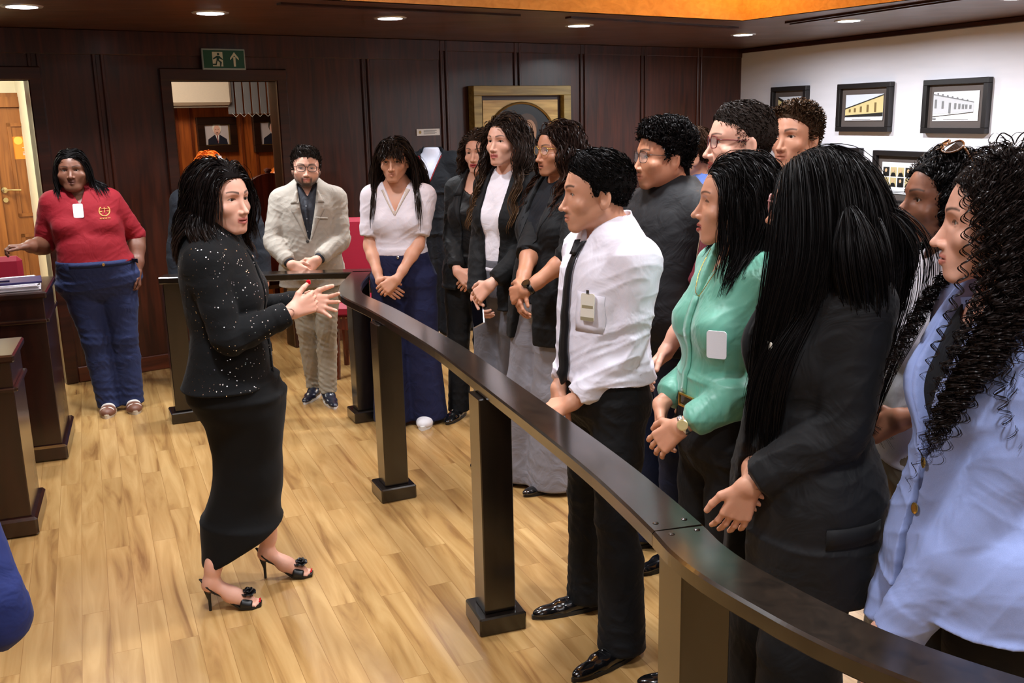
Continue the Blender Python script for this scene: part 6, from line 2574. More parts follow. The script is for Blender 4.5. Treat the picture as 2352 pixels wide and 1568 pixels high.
def person_dark_suit():
    P = Person('person in a dark grey suit hidden behind the speaker, orange top of head showing', (-2.02 + .02, 6.75), (481, 392), 188, female=False, near=0, bw=1.55, sh=1.05, skin=SK_WARM, feat=dict(), hpitch=-22, stance=((.1, 0), (-.1, 0)))
    P.arm(0, P.px(405, 660, fy=.05), pole=(1, -.6, 0), hand=dict(dir=(-.2, .1, -1), palm=(-.9, 0, 0), side=(0, 1, 0), curl=.6))
    P.arm(1, P.px(610, 650, fy=.05), pole=(1, -.6, 0), hand=dict(dir=(.2, .1, -1), palm=(.9, 0, 0), side=(0, 1, 0), curl=.6))
    P.skin_body()
    dk = fabric('suit_dark', srgb(26, 30, 38), rough=.7)
    P.trousers(dk, hem=.09)
    P.top('suit_jacket', dk, e=.026, hem=.82, sleeve=1.95, sr=1.1, neck=dict(z=1.47, r=.062))
    P.hair(dict(n=1500, len=.12, seg=10, vol=.008, r=.0022, part=0.0, line=LONG_LINE, side=1.2, back=.1, cap=.003), hair_mat('hair_orange', srgb(214, 104, 36), rough=.35), 9)
    for i in (0, 1):
        P.shoe(i, M_SHOE)


def person_beige():
    P = Person('person with glasses and beard in a beige suit, hands clasped behind the rail', at_z(735, 912)[:2], (703, 385), 189, female=False, near=1, bw=1.06, belly=.015,
               skin=SK_LIGHT, feat=dict(beard=1.0, moustache=.7, w=1.04, fat=.7, brow=.005, lipstick=.5), stance=((.03, -.05, -18), (-.06, .10, 12)), hroll=-3, hyaw=4)
    c = P.px(700, 616, fy=.24)
    clasp(P, c, over=0, spread=.085, dz=(.03, .05), poles=((.9, -.7, -.2), (.9, -.7, -.2)))
    P.skin_body()
    bg = fabric('suit_beige', srgb(166, 158, 147), rough=.75, fold=.4)
    bg2 = fabric('chino_beige', srgb(154, 145, 128), rough=.75, fold=.4)
    sh = fabric('shirt_charcoal', srgb(44, 46, 54), rough=.7)
    P.trousers(bg2, hem=.062, fold=.016, wl=.075, z0=.06)
    P.top('shirt', sh, e=.012, hem=.95, sleeve=1.96, neck=dict(z=1.455, r=.062), vcut=[(1.40, .0), (1.46, .03)])
    P.collar(sh, r=.062, h=.026, drop=.012, gap=22, point=.03)
    P.drape('placket', [(-.012, 1.38 * P.k), (-.012, 1.1 * P.k)], [(.012, 1.38 * P.k), (.012, 1.1 * P.k)], sh, n=8, m=1, off=.002, t=.002)
    buttons(P, [(0, z * P.k) for z in (1.34, 1.26, 1.18)], plain('button_grey', srgb(110, 112, 118)), .005)
    P.top('blazer', bg, e=.028, hem=.80, sleeve=1.90, sr=1.12, fold=.007, neck=dict(z=1.475, r=.066, tilt=.5), opening=[(1.12, .002), (1.30, .040), (1.47, .062)], flare=([.8, 1.0], [.012, 0]))
    lapels(P, bg, inner=.052, z_bot=1.13, z_notch=1.345, w=.055)
    buttons(P, [(0.004, 1.115 * P.k)], M_BTN, .010)
    P.drape('breast_pocket', [(-.13, 1.265 * P.k), (-.055, 1.275 * P.k)], [(-.13, 1.25 * P.k), (-.055, 1.26 * P.k)], bg, n=5, m=1, off=.004, t=.003)
    P.glasses(plain('rim_black', srgb(20, 18, 18), rough=.3), w=.026, h=.0195, r=.0018, kind='sq')
    P.hair(dict(n=1300, kids=2, lock=.003, len=.050, seg=9, mode='up', fwd=.35, sweep=.3, vol=.013, taper=.22, stiff=.9, r=.0013, line=MAN_LINE, guard=False, curl=(.004, .05), up=1, lift=.35, cap=.006), hair_mat('hair_ash', srgb(48, 42, 39), rough=.4), 11)
    for i in (0, 1):
        P.shoe(i, plain('shoe_navy', srgb(20, 26, 44), rough=.3, coat=.3), 'dress', sole=M_WSOLE)


def person_white_top():
    P = Person('person with very long straight dark hair and fringe, white short sleeved top and navy trousers', at_z(945, 968)[:2], (905, 368), 175, female=True, near=1,
               skin=SK_WARM, feat=dict(lipstick=.35, w=.98, lips=.9, gaze=(6, -6)), hpitch=-4, stance=((.10, .04, 10), (-.10, -.02, 0)), bw=1.04, hs=1.02)
    c = P.px(893, 664, fy=.20)
    clasp(P, c, over=1, spread=.055, dz=(.05, .06), curl=.6)
    P.skin_body()
    nv = fabric('trousers_navy', srgb(24, 28, 62), rough=.85, fold=.6)
    P.trousers(nv, wide=.125, z0=.025, top=1.06, fold=.007, wl=.16)
    buttons(P, [(P.off(1.0)[0], 1.035 * P.k)], M_SILVER, .008)
    tp = fabric('top_white', srgb(226, 218, 226), rough=.75, fold=.3)
    P.top('blouse', tp, e=.016, hem=1.04, sleeve=.80, sr=1.35, fold=.006, neck=dict(z=1.455, r=.085), vcut=[(1.30, .002), (1.45, .07)])
    lace = fabric('lace_trim', srgb(206, 190, 178), rough=.8, weave=300, bump=1.0)
    ox = P.off(1.35 * P.k)[0]
    P.drape('neckline_lace', [(ox - .085, 1.42 * P.k), (ox - .002, 1.275 * P.k)], [(ox - .062, 1.43 * P.k), (ox, 1.30 * P.k)], lace, n=8, m=2, off=.002, t=.002)
    P.drape('neckline_lace', [(ox + .085, 1.42 * P.k), (ox + .002, 1.275 * P.k)], [(ox + .062, 1.43 * P.k), (ox, 1.30 * P.k)], lace, n=8, m=2, off=.002, t=.002)
    P.hair(dict(n=1000, kids=4, lock=.008, len=.60, vol=.014, r=.0013, part=0, line=LONG_LINE, bangs=.085, side=1.0, back=.5, noise=.012, seg=30, minlen=.78, gw=.058, gather=1.5, front=.9, front_from=-.035, fx=.10, bx=1.1, cap=.005,
                mass=[((0, -.05, -.02), (0, -.085, -.22), (.068, .03), (.075, .02))]), H_DARKBR, 13)
    badge(P, (962, 608), .05, .07, M_BADGE)
    for i in (0, 1):
        P.shoe(i, plain('sneaker_white', srgb(230, 228, 232), rough=.5), 'sneaker', L=.25, sole=M_WSOLE)


def person_curly_back():
    P = Person('person with shoulder length curly brown hair and black blazer beside the mannequin', at_z(1085, 955)[:2], (1100, 350), 160, female=True, near=1,
               skin=SK_LIGHT, feat=dict(lipstick=1.0, w=.95), stance=((.08, .02, 0), (-.08, 0, 5)), bw=.95)
    c = P.px(1072, 640, fy=.18)
    clasp(P, c, over=0, spread=.06)
    P.skin_body()
    P.trousers(M_BLACK, hem=.07)
    P.top('camisole', fabric('camisole_black', srgb(16, 16, 18), rough=.45), e=.012, hem=.95, sleeve=0, neck=dict(z=1.36, r=.11), fold=.002)
    P.top('blazer', M_BLAZER2, e=.026, hem=.80, sleeve=1.85, sr=1.1, neck=dict(z=1.47, r=.066), opening=[(.80, .06), (1.1, .035), (1.3, .06), (1.47, .066)], fold=.006)
    lapels(P, M_LAPEL2, inner=.066, z_bot=1.1, w=.05)
    P.hair(dict(n=900, kids=3, len=.24, vol=.022, off=.005, r=.0013, part=.02, line=LONG_LINE, side=.9, back=.8, noise=.03, curl=(.009, .055), clumps=90, minlen=.7, seg=14, cap=.008, gather=2.0,
                mass=[((0, -.05, -.02), (0, -.06, -.12), (.07, .04), (.075, .035))]), hair_mat('hair_curly_brown', srgb(64, 50, 42), rough=.38), 15)
    for i in (0, 1):
        P.shoe(i, M_SHOE, L=.24)


def person_phone():
    P = Person('person with long wavy brown hair, black blazer over white top, holding a phone', at_z(1168, 1058)[:2], (1160, 325), 140, female=True, near=1,
               skin=SK_LIGHT, feat=dict(lipstick=.8, w=.96, lips=1.15, jaw=.98), hpitch=3, stance=((.07, .02, 0), (-.07, 0, 5)), bw=.94, hyaw=4)
    R0 = P.px(1107, 712, fy=.20)
    L0 = P.px(1118, 655, fy=.21)
    P.arm(0, R0 + np.array([.07, -.03, .05]), pole=(.7, -.9, -.2), hand=dict(dir=(-.75, .35, -.6), palm=(-.1, -.7, .7), side=(-.3, .7, .6), curl=.55, thumb=.4))
    P.arm(1, P.px(1128, 652, fy=.22), pole=(.7, -.9, -.2), hand=dict(dir=(.75, .2, -.65), palm=(0, -1, -.15), side=(.1, .2, 1), curl=.6, thumb=.4))
    P.skin_body()
    gr = fabric('trousers_grey_dark', srgb(98, 96, 102), rough=.85, fold=.5)
    P.trousers(gr, wide=.125, z0=.03, top=1.04, wl=.15)
    P.top('blouse', M_WHITE, e=.014, hem=.98, sleeve=0, neck=dict(z=1.445, r=.07), fold=.004)
    P.top('blazer', M_BLAZER, e=.028, hem=.80, sleeve=1.88, sr=1.1, neck=dict(z=1.475, r=.068), opening=[(.80, .05), (1.05, .045), (1.3, .068), (1.48, .07)], fold=.006)
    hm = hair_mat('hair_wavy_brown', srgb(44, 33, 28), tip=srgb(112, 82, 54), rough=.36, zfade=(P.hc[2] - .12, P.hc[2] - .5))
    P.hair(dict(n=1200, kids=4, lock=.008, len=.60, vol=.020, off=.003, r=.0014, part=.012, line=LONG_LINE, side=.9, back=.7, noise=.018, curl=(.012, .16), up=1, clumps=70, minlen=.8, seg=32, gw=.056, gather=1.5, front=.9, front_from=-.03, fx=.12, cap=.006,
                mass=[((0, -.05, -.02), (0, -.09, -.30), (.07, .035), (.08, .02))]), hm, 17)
    for i in (0, 1):
        P.shoe(i, M_SHOE, L=.24)
    # phone held in the right hand: its own thing
    w = P.L2W @ (P.px(1098, 716, fy=.235)) + P.root
    e = empty('smartphone', tuple(w))
    tag(e, 'smartphone with dark screen held in the hand of the person with wavy brown hair', 'phone')
    e.rotation_euler = (math.radians(62), math.radians(-28), math.radians(-35))
    MB().box((0, 0, 0), (.078, .158, .009), bevel=.004).build('phone_body', plain('phone_silver', srgb(214, 214, 226), rough=.25, metal=.6), e)
    MB().box((0, 0, .0049), (.072, .150, .0006)).build('screen', plain('phone_screen', srgb(8, 8, 12), rough=.06), e)


def person_glasses_blazer():
    P = Person('person with gold framed glasses, black blazer and wide light grey trousers', at_z(1247, 1108)[:2], (1280, 344), 122, female=True, near=1, bw=1.16, belly=.015,
               skin=SK_TAN, feat=dict(lipstick=.55, w=1.0, fat=.6, armfat=1.1, nose=1.05), stance=((.09, .03, 0), (-.09, -.02, 5)), hyaw=-2)
    P.arm(0, P.px(1196, 655, fy=.23), pole=(.7, -.7, -.5), hand=dict(dir=(-.35, .3, -.9), palm=(-.3, -1, 0), side=(-.9, .3, -.1), curl=.5, thumb=.4))
    P.arm(1, P.px(1208, 668, fy=.25), pole=(.9, -.6, -.2), hand=dict(dir=(.85, .15, -.3), palm=(0, -1, -.1), side=(.1, .2, 1), curl=.75, thumb=.4))
    P.skin_body()
    gr = fabric('trousers_grey', srgb(136, 134, 142), rough=.85, fold=.5)
    P.trousers(gr, wide=.15, z0=.02, top=1.04, fold=.008, wl=.16)
    P.top('knit_top', fabric('top_navy_black', srgb(14, 17, 25), rough=.8), e=.014, hem=.9, sleeve=0, neck=dict(z=1.45, r=.07), fold=.003)
    P.top('blazer', M_BLAZER, e=.030, hem=.72, slv=(1.25, 1.15), sleeve=1.2, sr=1.2, neck=dict(z=1.475, r=.068), opening=[(.70, .10), (1.05, .05), (1.3, .07), (1.48, .07)], fold=.006, flare=([.72, 1.0], [.02, 0]))
    lapels(P, M_LAPEL2, inner=.07, z_bot=1.05, w=.05)
    buttons(P, [(P.off(1.3)[0] + .02, 1.30 * P.k)], M_GOLD, .009, 'necklace')
    P.glasses(M_GOLD, w=.026, h=.020, r=.0012)
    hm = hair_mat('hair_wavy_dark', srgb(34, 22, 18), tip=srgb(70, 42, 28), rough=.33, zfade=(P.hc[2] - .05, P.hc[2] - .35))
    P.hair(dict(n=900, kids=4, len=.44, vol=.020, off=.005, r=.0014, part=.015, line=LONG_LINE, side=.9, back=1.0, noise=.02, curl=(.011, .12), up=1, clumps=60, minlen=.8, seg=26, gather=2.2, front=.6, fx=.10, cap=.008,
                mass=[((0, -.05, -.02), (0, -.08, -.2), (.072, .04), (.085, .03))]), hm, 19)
    W = P.arms[1][2]
    S, E_, W = P.arms[1]
    ax = _norm(W - E_)
    q = Vector(ax).to_track_quat('Z', 'Y').to_matrix().to_4x4()
    o = MB().lathe((0, 0, 0), [(.030, -.011), (.033, -.009), (.033, .009), (.030, .011)], 24).build('watch_strap', plain('watch_black', srgb(14, 14, 15), rough=.3), P.e, smooth=True)
    o.matrix_local = Matrix.Translation(W - ax * .018) @ q
    d = _norm(np.array([0, .9, .25]) - ax * np.dot([0, .9, .25], ax))
    q = Vector(d).to_track_quat('Z', 'Y').to_matrix().to_4x4()
    o2 = MB().lathe((0, 0, 0), [(.021, 0), (.021, .008), (.017, .009)], 24).build('watch_face', plain('watch_dial', srgb(16, 15, 16), rough=.1, coat=.8), o)
    o2.matrix_world = Matrix.Identity(4)
    o2.parent = P.e
    o2.matrix_local = Matrix.Translation(W - ax * .018 + d * .030) @ q
    for i in (0, 1):
        P.shoe(i, M_SHOE, L=.25)


def person_tie():
    P = Person('person in a white shirt and loose black tie standing at the rail, black trousers', at_z(1388, 1450)[:2], (1371, 441), 114, female=False, near=2, bw=.98,
               skin=SK_WARM, feat=dict(moustache=.65, beard=.12, w=.96, brow=.005, lipstick=.45, nose=1.02, jaw=1.0), hpitch=-2, sh=1.0, hs=1.04, hyaw=-20)
    feet_of(P, (1352, 1392), (1428, 1508))
    P.fyaw = [-2, 16]
    c = P.px(1297, 926, fx=.0)
    P.arm(1, P.px(1318, 922, fx=-.075), pole=(.35, -1, -.35), hand=dict(dir=(.75, .55, -.35), palm=(.25, -.3, -1), side=(.5, .8, .2), curl=.5, thumb=.5))
    P.arm(0, P.px(1284, 888, fx=.07), pole=(.4, -1, -.3), hand=dict(dir=(-.35, .35, -1), palm=(-.2, -1, -.3), side=(-.9, .3, 0), curl=.5, thumb=.5))
    P.skin_body()
    tr = fabric('trousers_black', srgb(12, 13, 16), rough=.8, fold=.6)
    P.trousers(tr, hem=.085, top=1.0, fold=.008, wl=.10, z0=.035)
    wh = fabric('shirt_white', srgb(232, 228, 240), rough=.7, fold=.5, foldscale=7)
    P.top('shirt', wh, e=.020, hem=.965, sleeve=1.90, sr=1.22, fold=.013, wl=.10, neck=dict(z=1.465, r=.060), vcut=[(1.40, .0), (1.47, .028)], flare=([.95, 1.05, 1.2], [.022, .012, .0]))
    shirt_bvh = P.bvh
    P.collar(wh, r=.063, h=.036, drop=.016, gap=20, point=.045, spread=.016, z=1.458)
    k = P.k
    ox = P.off(1.35 * k)[0]
    bl = fabric('tie_black', srgb(14, 14, 18), rough=.5, fold=.1)
    P.drape('placket', [(-.014, 1.38 * k), (-.014, .98 * k)], [(.014, 1.38 * k), (.014, .98 * k)], wh, n=14, m=1, off=.003, t=.002)
    buttons(P, [(0.0, z * k) for z in (1.30, 1.22, 1.14, 1.06, 1.0)], plain('button_pearl', srgb(206, 202, 206), rough=.3), .0055)
    P.drape('tie', [(ox - .016, 1.425 * k), (ox - .020, 1.385 * k), (-.030, 1.1 * k), (-.036, .99 * k), (-.004, .955 * k)], [(ox + .016, 1.425 * k), (ox + .012, 1.385 * k), (.020, 1.1 * k), (.028, .99 * k), (0.0, .955 * k)], bl, n=22, m=3, off=.012, t=.005)
    P.drape('tie_knot', [(ox - .024, 1.435 * k), (ox - .016, 1.39 * k)], [(ox + .024, 1.435 * k), (ox + .016, 1.39 * k)], bl, n=4, m=4, off=.020, t=.014)
    P.drape('breast_pocket', [(-.155, 1.27 * k), (-.155, 1.15 * k)], [(-.06, 1.28 * k), (-.06, 1.15 * k)], wh, n=5, m=4, off=.003, t=.002)
    badge(P, (1353, 705), .052, .088, M_BADGE)
    P.hair(dict(n=1800, kids=3, lock=.0025, len=.034, seg=8, mode='up', fwd=.55, vol=.007, taper=.2, stiff=.92, r=.0008, line=MAN_LINE, guard=False, lift=.30, cap=.007, curl=(.002, .05), up=1), H_BLACK, 21)
    for i in (0, 1):
        o = P.shoe(i, M_SHOE, L=.285)
        m = MB()
        A_ = P.ank[i]
        M = Matrix.Translation((A_[0], A_[1], 0)) @ Matrix.Rotation(math.radians(P.fyaw[i]), 4, 'Z')
        for q in range(4):
            y = .045 + q * .017
            m.tube([tuple(M @ Vector(v)) for v in ((-.018, y, .068 - q * .006), (0, y + .003, .076 - q * .007), (.018, y, .068 - q * .006))], .0022, 5)
        m.build('laces', M_BLACK, o)


def person_black_tee():
    P = Person('person with black curly hair, thin glasses and goatee in a black T-shirt', (.62, 3.86), (1524, 358), 118, female=False, near=1, bw=1.2, belly=.03, bd=1.1,
               skin=SK_TAN, feat=dict(beard=.5, goatee=True, moustache=.45, w=1.03, fat=1.0, lipstick=.5, brow=.005), sh=1.02, hs=1.0, hyaw=-14)
    P.arm(1, P.px(1520, 722, fx=-.12), pole=(.5, -1, -.3), hand=dict(dir=(.5, .8, -.4), palm=(.5, -.5, -.5), side=(.3, .4, .8), curl=.5))
    P.arm(0, P.px(1500, 712, fx=.12), pole=(.5, -1, -.3), hand=dict(dir=(-.6, .6, -.5), palm=(-.4, -.6, -.4), side=(-.2, .3, .9), curl=.5))
    P.skin_body()
    P.trousers(fabric('jeans_dark', srgb(24, 32, 58), rough=.85), hem=.085, name='jeans')
    P.top('t_shirt', fabric('tee_charcoal', srgb(22, 22, 25), rough=.7), e=.020, hem=.86, sleeve=1.0, sr=1.3, neck=dict(z=1.455, r=.068), fold=.007)
    P.glasses(plain('rim_gunmetal', srgb(60, 56, 56), rough=.3, metal=.8), w=.027, h=.020, r=.0011, kind='sq')
    P.hair(dict(n=1500, kids=3, lock=.002, len=.050, seg=9, mode='short', comb=(0, .3, .5), puff=.5, vol=.014, taper=.20, stiff=.9, r=.0013, line=MAN_LINE, guard=False, curl=(.007, .024), curlramp=.015, up=2, clumps=260, lift=.4, cap=.010,
                mass=[((0, -.070, -.02), (0, -.078, -.085), (.052, .020), (.045, .018))]), H_BLACK, 23)
    for i in (0, 1):
        P.shoe(i, M_SHOE)


def person_blue_shirt():
    P = Person('person in a blue shirt, only ear and collar visible behind the black T-shirt', (.90, 4.75), (1588, 356), 85, female=False, near=0, skin=SK_WARM, feat=dict())
    P.arm(0, (.15, .2, .9))
    P.arm(1, (-.15, .2, .9))
    P.skin_body()
    P.trousers(M_BLACK)
    bl = fabric('shirt_blue', srgb(70, 92, 150), rough=.75)
    P.top('shirt', bl, e=.018, hem=.95, sleeve=1.95, neck=dict(z=1.465, r=.062))
    P.collar(bl, r=.064, h=.032)
    P.hair(dict(n=1400, kids=1, len=.030, seg=6, mode='up', fwd=.3, vol=.006, stiff=.93, r=.0015, line=MAN_LINE, guard=False, lift=.2), H_BROWN, 25)
    for i in (0, 1):
        P.shoe(i, M_SHOE)


def person_tall_glasses():
    P = Person('tall person with dark red rimmed glasses behind the mint blouse', (.83, 3.42), (1700, 324), 90, female=False, near=1, bw=1.15, belly=.03,
               skin=SK_LIGHT, feat=dict(beard=.30, moustache=.2, w=1.06, fat=1.2, nose=1.02, nose_w=1.15, double_chin=True), hyaw=2, hs=1.0)
    P.arm(1, P.px(1640, 900, fx=-.16), pole=(.5, -1, -.2), hand=dict(dir=(.3, .8, -.5), palm=(.5, -.5, -.5), side=(.3, .4, .8), curl=.5))
    P.arm(0, (.15, .25, .95), pole=(.5, -1, -.2), hand=dict(dir=(-.5, .6, -.5), palm=(-.4, -.6, -.4), side=(-.2, .3, .9), curl=.5))
    P.skin_body()
    P.trousers(M_BLACK)
    P.top('shirt', fabric('shirt_maroon', srgb(98, 20, 36), rough=.75), e=.02, hem=.86, sleeve=1.0, sr=1.25, neck=dict(z=1.455, r=.066))
    P.drape('bag_strap', [(.10, 1.44 * P.k), (.12, 1.1 * P.k)], [(.13, 1.43 * P.k), (.15, 1.1 * P.k)], fabric('strap_tan', srgb(196, 170, 142)), n=12, m=1, off=.006)
    P.glasses(plain('rim_dark_red', srgb(96, 24, 26), rough=.3), w=.026, h=.018, r=.0018, kind='sq')
    P.hair(dict(n=2000, kids=2, lock=.0025, len=.026, seg=8, mode='up', fwd=.55, sweep=.2, vol=.004, taper=.2, stiff=.93, r=.0011, line=MAN_LINE, guard=False, lift=.25, cap=.007), hair_mat('hair_short_brown', srgb(40, 32, 28), rough=.42), 27)
    for i in (0, 1):
        P.shoe(i, M_SHOE)


def person_young_jacket():
    P = Person('young person with wavy brown hair in a black jacket and white T-shirt', (1.16, 3.98), (1826, 312), 132, female=False, near=1, bw=.98,
               skin=SK_WARM, feat=dict(w=.95, lipstick=.4, brow=.0046), hyaw=2)
    P.arm(0, (.15, .2, .95))
    P.arm(1, (-.15, .2, .95))
    P.skin_body()
    P.trousers(M_BLACK)
    P.top('t_shirt', M_WHITE, e=.014, hem=.9, sleeve=0, neck=dict(z=1.45, r=.066), fold=.003)
    P.top('jacket', M_BLAZER, e=.030, hem=.86, sleeve=1.95, sr=1.15, neck=dict(z=1.485, r=.066), opening=[(.86, .07), (1.2, .055), (1.35, .07), (1.49, .075)])
    P.hair(dict(n=1400, kids=2, lock=.003, len=.045, seg=10, mode='up', fwd=.6, sweep=-.25, vol=.012, taper=.28, stiff=.88, r=.0013, line=MAN_LINE, guard=False, curl=(.006, .06), up=1, lift=.5, cap=.008), hair_mat('hair_wavy_light', srgb(70, 52, 38), rough=.4), 29)
    for i in (0, 1):
        P.shoe(i, M_SHOE)


def person_mint():
    P = Person('person in a mint green satin blouse and gold buckled belt, hands clasped', (.615, 2.78), (1692, 462), 104, female=True, near=2, bw=1.14, bd=1.12, belly=.012, bust=1.35,
               skin=SK_WARM, feat=dict(closed=True, lipstick=.95, fat=.8, w=1.02, lips=1.15, nose=.95, mouth=.0024, lash=.8), hyaw=-22, hpitch=2, sh=1.02, hs=1.07)
    P.arm(1, P.px(1566, 978, fx=-.10), pole=(.45, -1, -.5), hand=dict(dir=(.55, .45, -.65), palm=(.6, -.3, -.4), side=(-.2, .9, .2), curl=.40, thumb=.5, spread=.1))
    P.arm(0, P.px(1518, 926, fx=.09), pole=(.45, -1, -.5), hand=dict(dir=(-.45, .15, -1), palm=(-.6, -.8, 0), side=(-.4, .9, 0), curl=.45, thumb=.5))
    P.skin_body()
    P.trousers(fabric('trousers_jet', srgb(15, 14, 16), rough=.85), hem=.09, top=1.03, fold=.005)
    belt = P.band('belt', plain('belt_black', srgb(16, 12, 12), rough=.3), 1.015, .017, .022)
    k = P.k
    g = MB()
    bx, by, bz = P.px(1594, 850, fy=.155)
    hit = P.bvh.ray_cast(Vector((-.03, 1, 1.015 * k)), Vector((0, -1, 0)), 3)
    o = MB()
    for a_, b_ in (((0, 0, .017), (.075, .006, .005)), ((0, 0, -.017), (.075, .006, .005)), ((.035, 0, 0), (.005, .006, .038)), ((-.035, 0, 0), (.005, .006, .038))):
        o.box(a_, b_)
    o = o.build('buckle', M_GOLD, P.e)
    o.matrix_local = Matrix.Translation((hit[0] if hit[0] else Vector((0, .16, 1.015 * k))) + Vector((0, .006, 0))) @ Matrix.Rotation(math.radians(8), 4, 'Z')
    mint = fabric('satin_mint', srgb(104, 172, 150), rough=.42, fold=.8, foldscale=6, sheen=.3, spec=.5, bump=.05)
    P.top('blouse', mint, e=.020, hem=1.02, sleeve=1.86, sr=1.35, slf=.0, fold=.011, wl=.15, neck=dict(z=1.455, r=.066), vcut=[(1.30, .0), (1.38, .016), (1.46, .05)], k=.03)
    P.drape('placket', [(-.018, 1.32 * k), (-.016, 1.03 * k)], [(.014, 1.32 * k), (.016, 1.03 * k)], mint, n=14, m=1, off=.005, t=.004)
    P.collar(mint, r=.068, h=.028, drop=.016, gap=36, point=.04, spread=.020)
    m = MB()
    ox = P.off(1.4 * k)[0]
    pts = []
    for t in np.linspace(-1, 1, 15):
        x, z = .055 * t + ox, (1.45 - .13 * (1 - t * t) ** .8) * k
        h_ = P.bvh.ray_cast(Vector((x, 1, z)), Vector((0, -1, 0)), 3)
        if h_[0]:
            pts.append(tuple(h_[0] + Vector((0, .004, 0))))
    if len(pts) > 3:
        m.tube(pts, .0012, 5)
        m.lathe(pts[len(pts) // 2], [(.006, -.008), (.008, 0), (.003, .006)], 10)
        m.build('necklace', M_GOLD, P.e)
    # white badge on the side of the chest
    badge(P, (1648, 790), .056, .078, M_BADGEW, strip=False)
    P.hair(dict(n=1500, kids=7, len=.34, vol=.014, off=.003, r=.0007, part=.0, line=LONG_LINE, side=.55, back=1.1, noise=.015, minlen=.7, seg=24, curl=(.006, .2), up=1, clumps=50, gw=.058, cap=.006, gather=1.6, front_from=.0, fx=.10,
                mass=[((0, -.05, -.0), (0, -.085, -.17), (.070, .04), (.075, .025))]), H_BLACK, 31)
    S, E_, W = P.arms[1]
    ax = _norm(W - E_)
    q = Vector(ax).to_track_quat('Z', 'Y').to_matrix().to_4x4()
    o = MB().lathe((0, 0, 0), [(.027, -.008), (.0295, -.006), (.0295, .006), (.027, .008)], 24).build('watch_bracelet', M_SILVER, P.e, smooth=True)
    o.matrix_local = Matrix.Translation(W - ax * .006) @ q
    d = _norm(np.array([-.75, .1, .4]) - ax * np.dot([-.75, .1, .4], ax))
    q = Vector(d).to_track_quat('Z', 'Y').to_matrix().to_4x4()
    o2 = MB().lathe((0, 0, 0), [(.016, 0), (.016, .006), (.013, .007)], 24).build('watch_dial', plain('dial_gold', srgb(226, 208, 150), rough=.2, metal=.4), P.e)
    o2.matrix_local = Matrix.Translation(W - ax * .006 + d * .027) @ q
    for i in (0, 1):
        P.shoe(i, M_SHOE, L=.25)


def person_black_hair():
    P = Person('person with waist length straight black hair hiding the face, in a long black blazer', (.70, 2.32), (1876, 468), 98, female=True, near=2, bw=1.02, bd=1.0,
               skin=SK_WARM, feat=dict(lipstick=.5), sh=1.0, hyaw=-44, hs=1.05)
    P.arm(1, P.px(1722, 1112, fx=-.10), pole=(.5, -1, -.4), hand=dict(dir=(.25, .30, -1), palm=(.9, -.2, .1), side=(-.2, .9, .3), curl=.3, thumb=.2, spread=.10))
    P.arm(0, P.px(1728, 1070, fx=.03), pole=(.5, -1, -.4), hand=dict(dir=(-.7, .45, -.3), palm=(-.3, -.8, -.2), side=(-.1, .4, .9), curl=.6, thumb=-.2))
    P.skin_body()
    P.trousers(fabric('trousers_jet2', srgb(14, 14, 16), rough=.85), wide=.13, z0=.03)
    P.top('top', M_BLACK, e=.012, hem=.95, sleeve=0, neck=dict(z=1.40, r=.09), fold=.002)
    P.top('blazer', fabric('blazer_long', srgb(17, 17, 19), rough=.7, fold=.5), e=.030, hem=.66, sleeve=1.90, sr=1.28, neck=dict(z=1.465, r=.070), opening=[(.66, .06), (1.0, .035), (1.3, .06), (1.47, .07)], fold=.008, wl=.13, flare=([.66, 1.0, 1.2], [.03, .01, 0]))
    lapels(P, M_LAPEL, inner=.06, z_bot=1.08, w=.07, z_notch=1.31)
    P.drape('pocket_flap', [(-.02, .87 * P.k), (.12, .88 * P.k)], [(-.02, .82 * P.k), (.12, .83 * P.k)], M_LAPEL, n=6, m=2, off=.005, direction=(1, 0, 0))
    P.hair(dict(te=.028, by=.15, blend=(-.08, .05), n=2000, kids=6, lock=.0045, len=.76, vol=.014, off=.004, r=.00055, part=.0, line=[(-.11, -.03), (-.03, .01), (0, .03), (.02, .035), (.04, .045), (.06, .06), (.075, .068), (.1, .075)], side=.75, back=.5, noise=.006, seg=26, minlen=.84, gw=.066, cap=.008, stiff=.8, gather=3.0, front=1, front_from=.035, fx=.05, bx=.9,
                mass=[((0, -.05, -.02), (0, -.12, -.30), (.066, .035), (.07, .02)), ((0, -.12, -.30), (0, -.125, -.55), (.07, .02), (.07, .015))]), hair_mat('hair_jet', srgb(15, 12, 12), rough=.5), 33)
    P.glasses(plain('rim_rose', srgb(196, 140, 140), rough=.15, alpha=.8), w=.027, h=.021, r=.0022, kind='round')
    badge(P, (1766, 838), .05, .12, M_BADGE)
    for i in (0, 1):
        P.shoe(i, M_SHOE, L=.25)


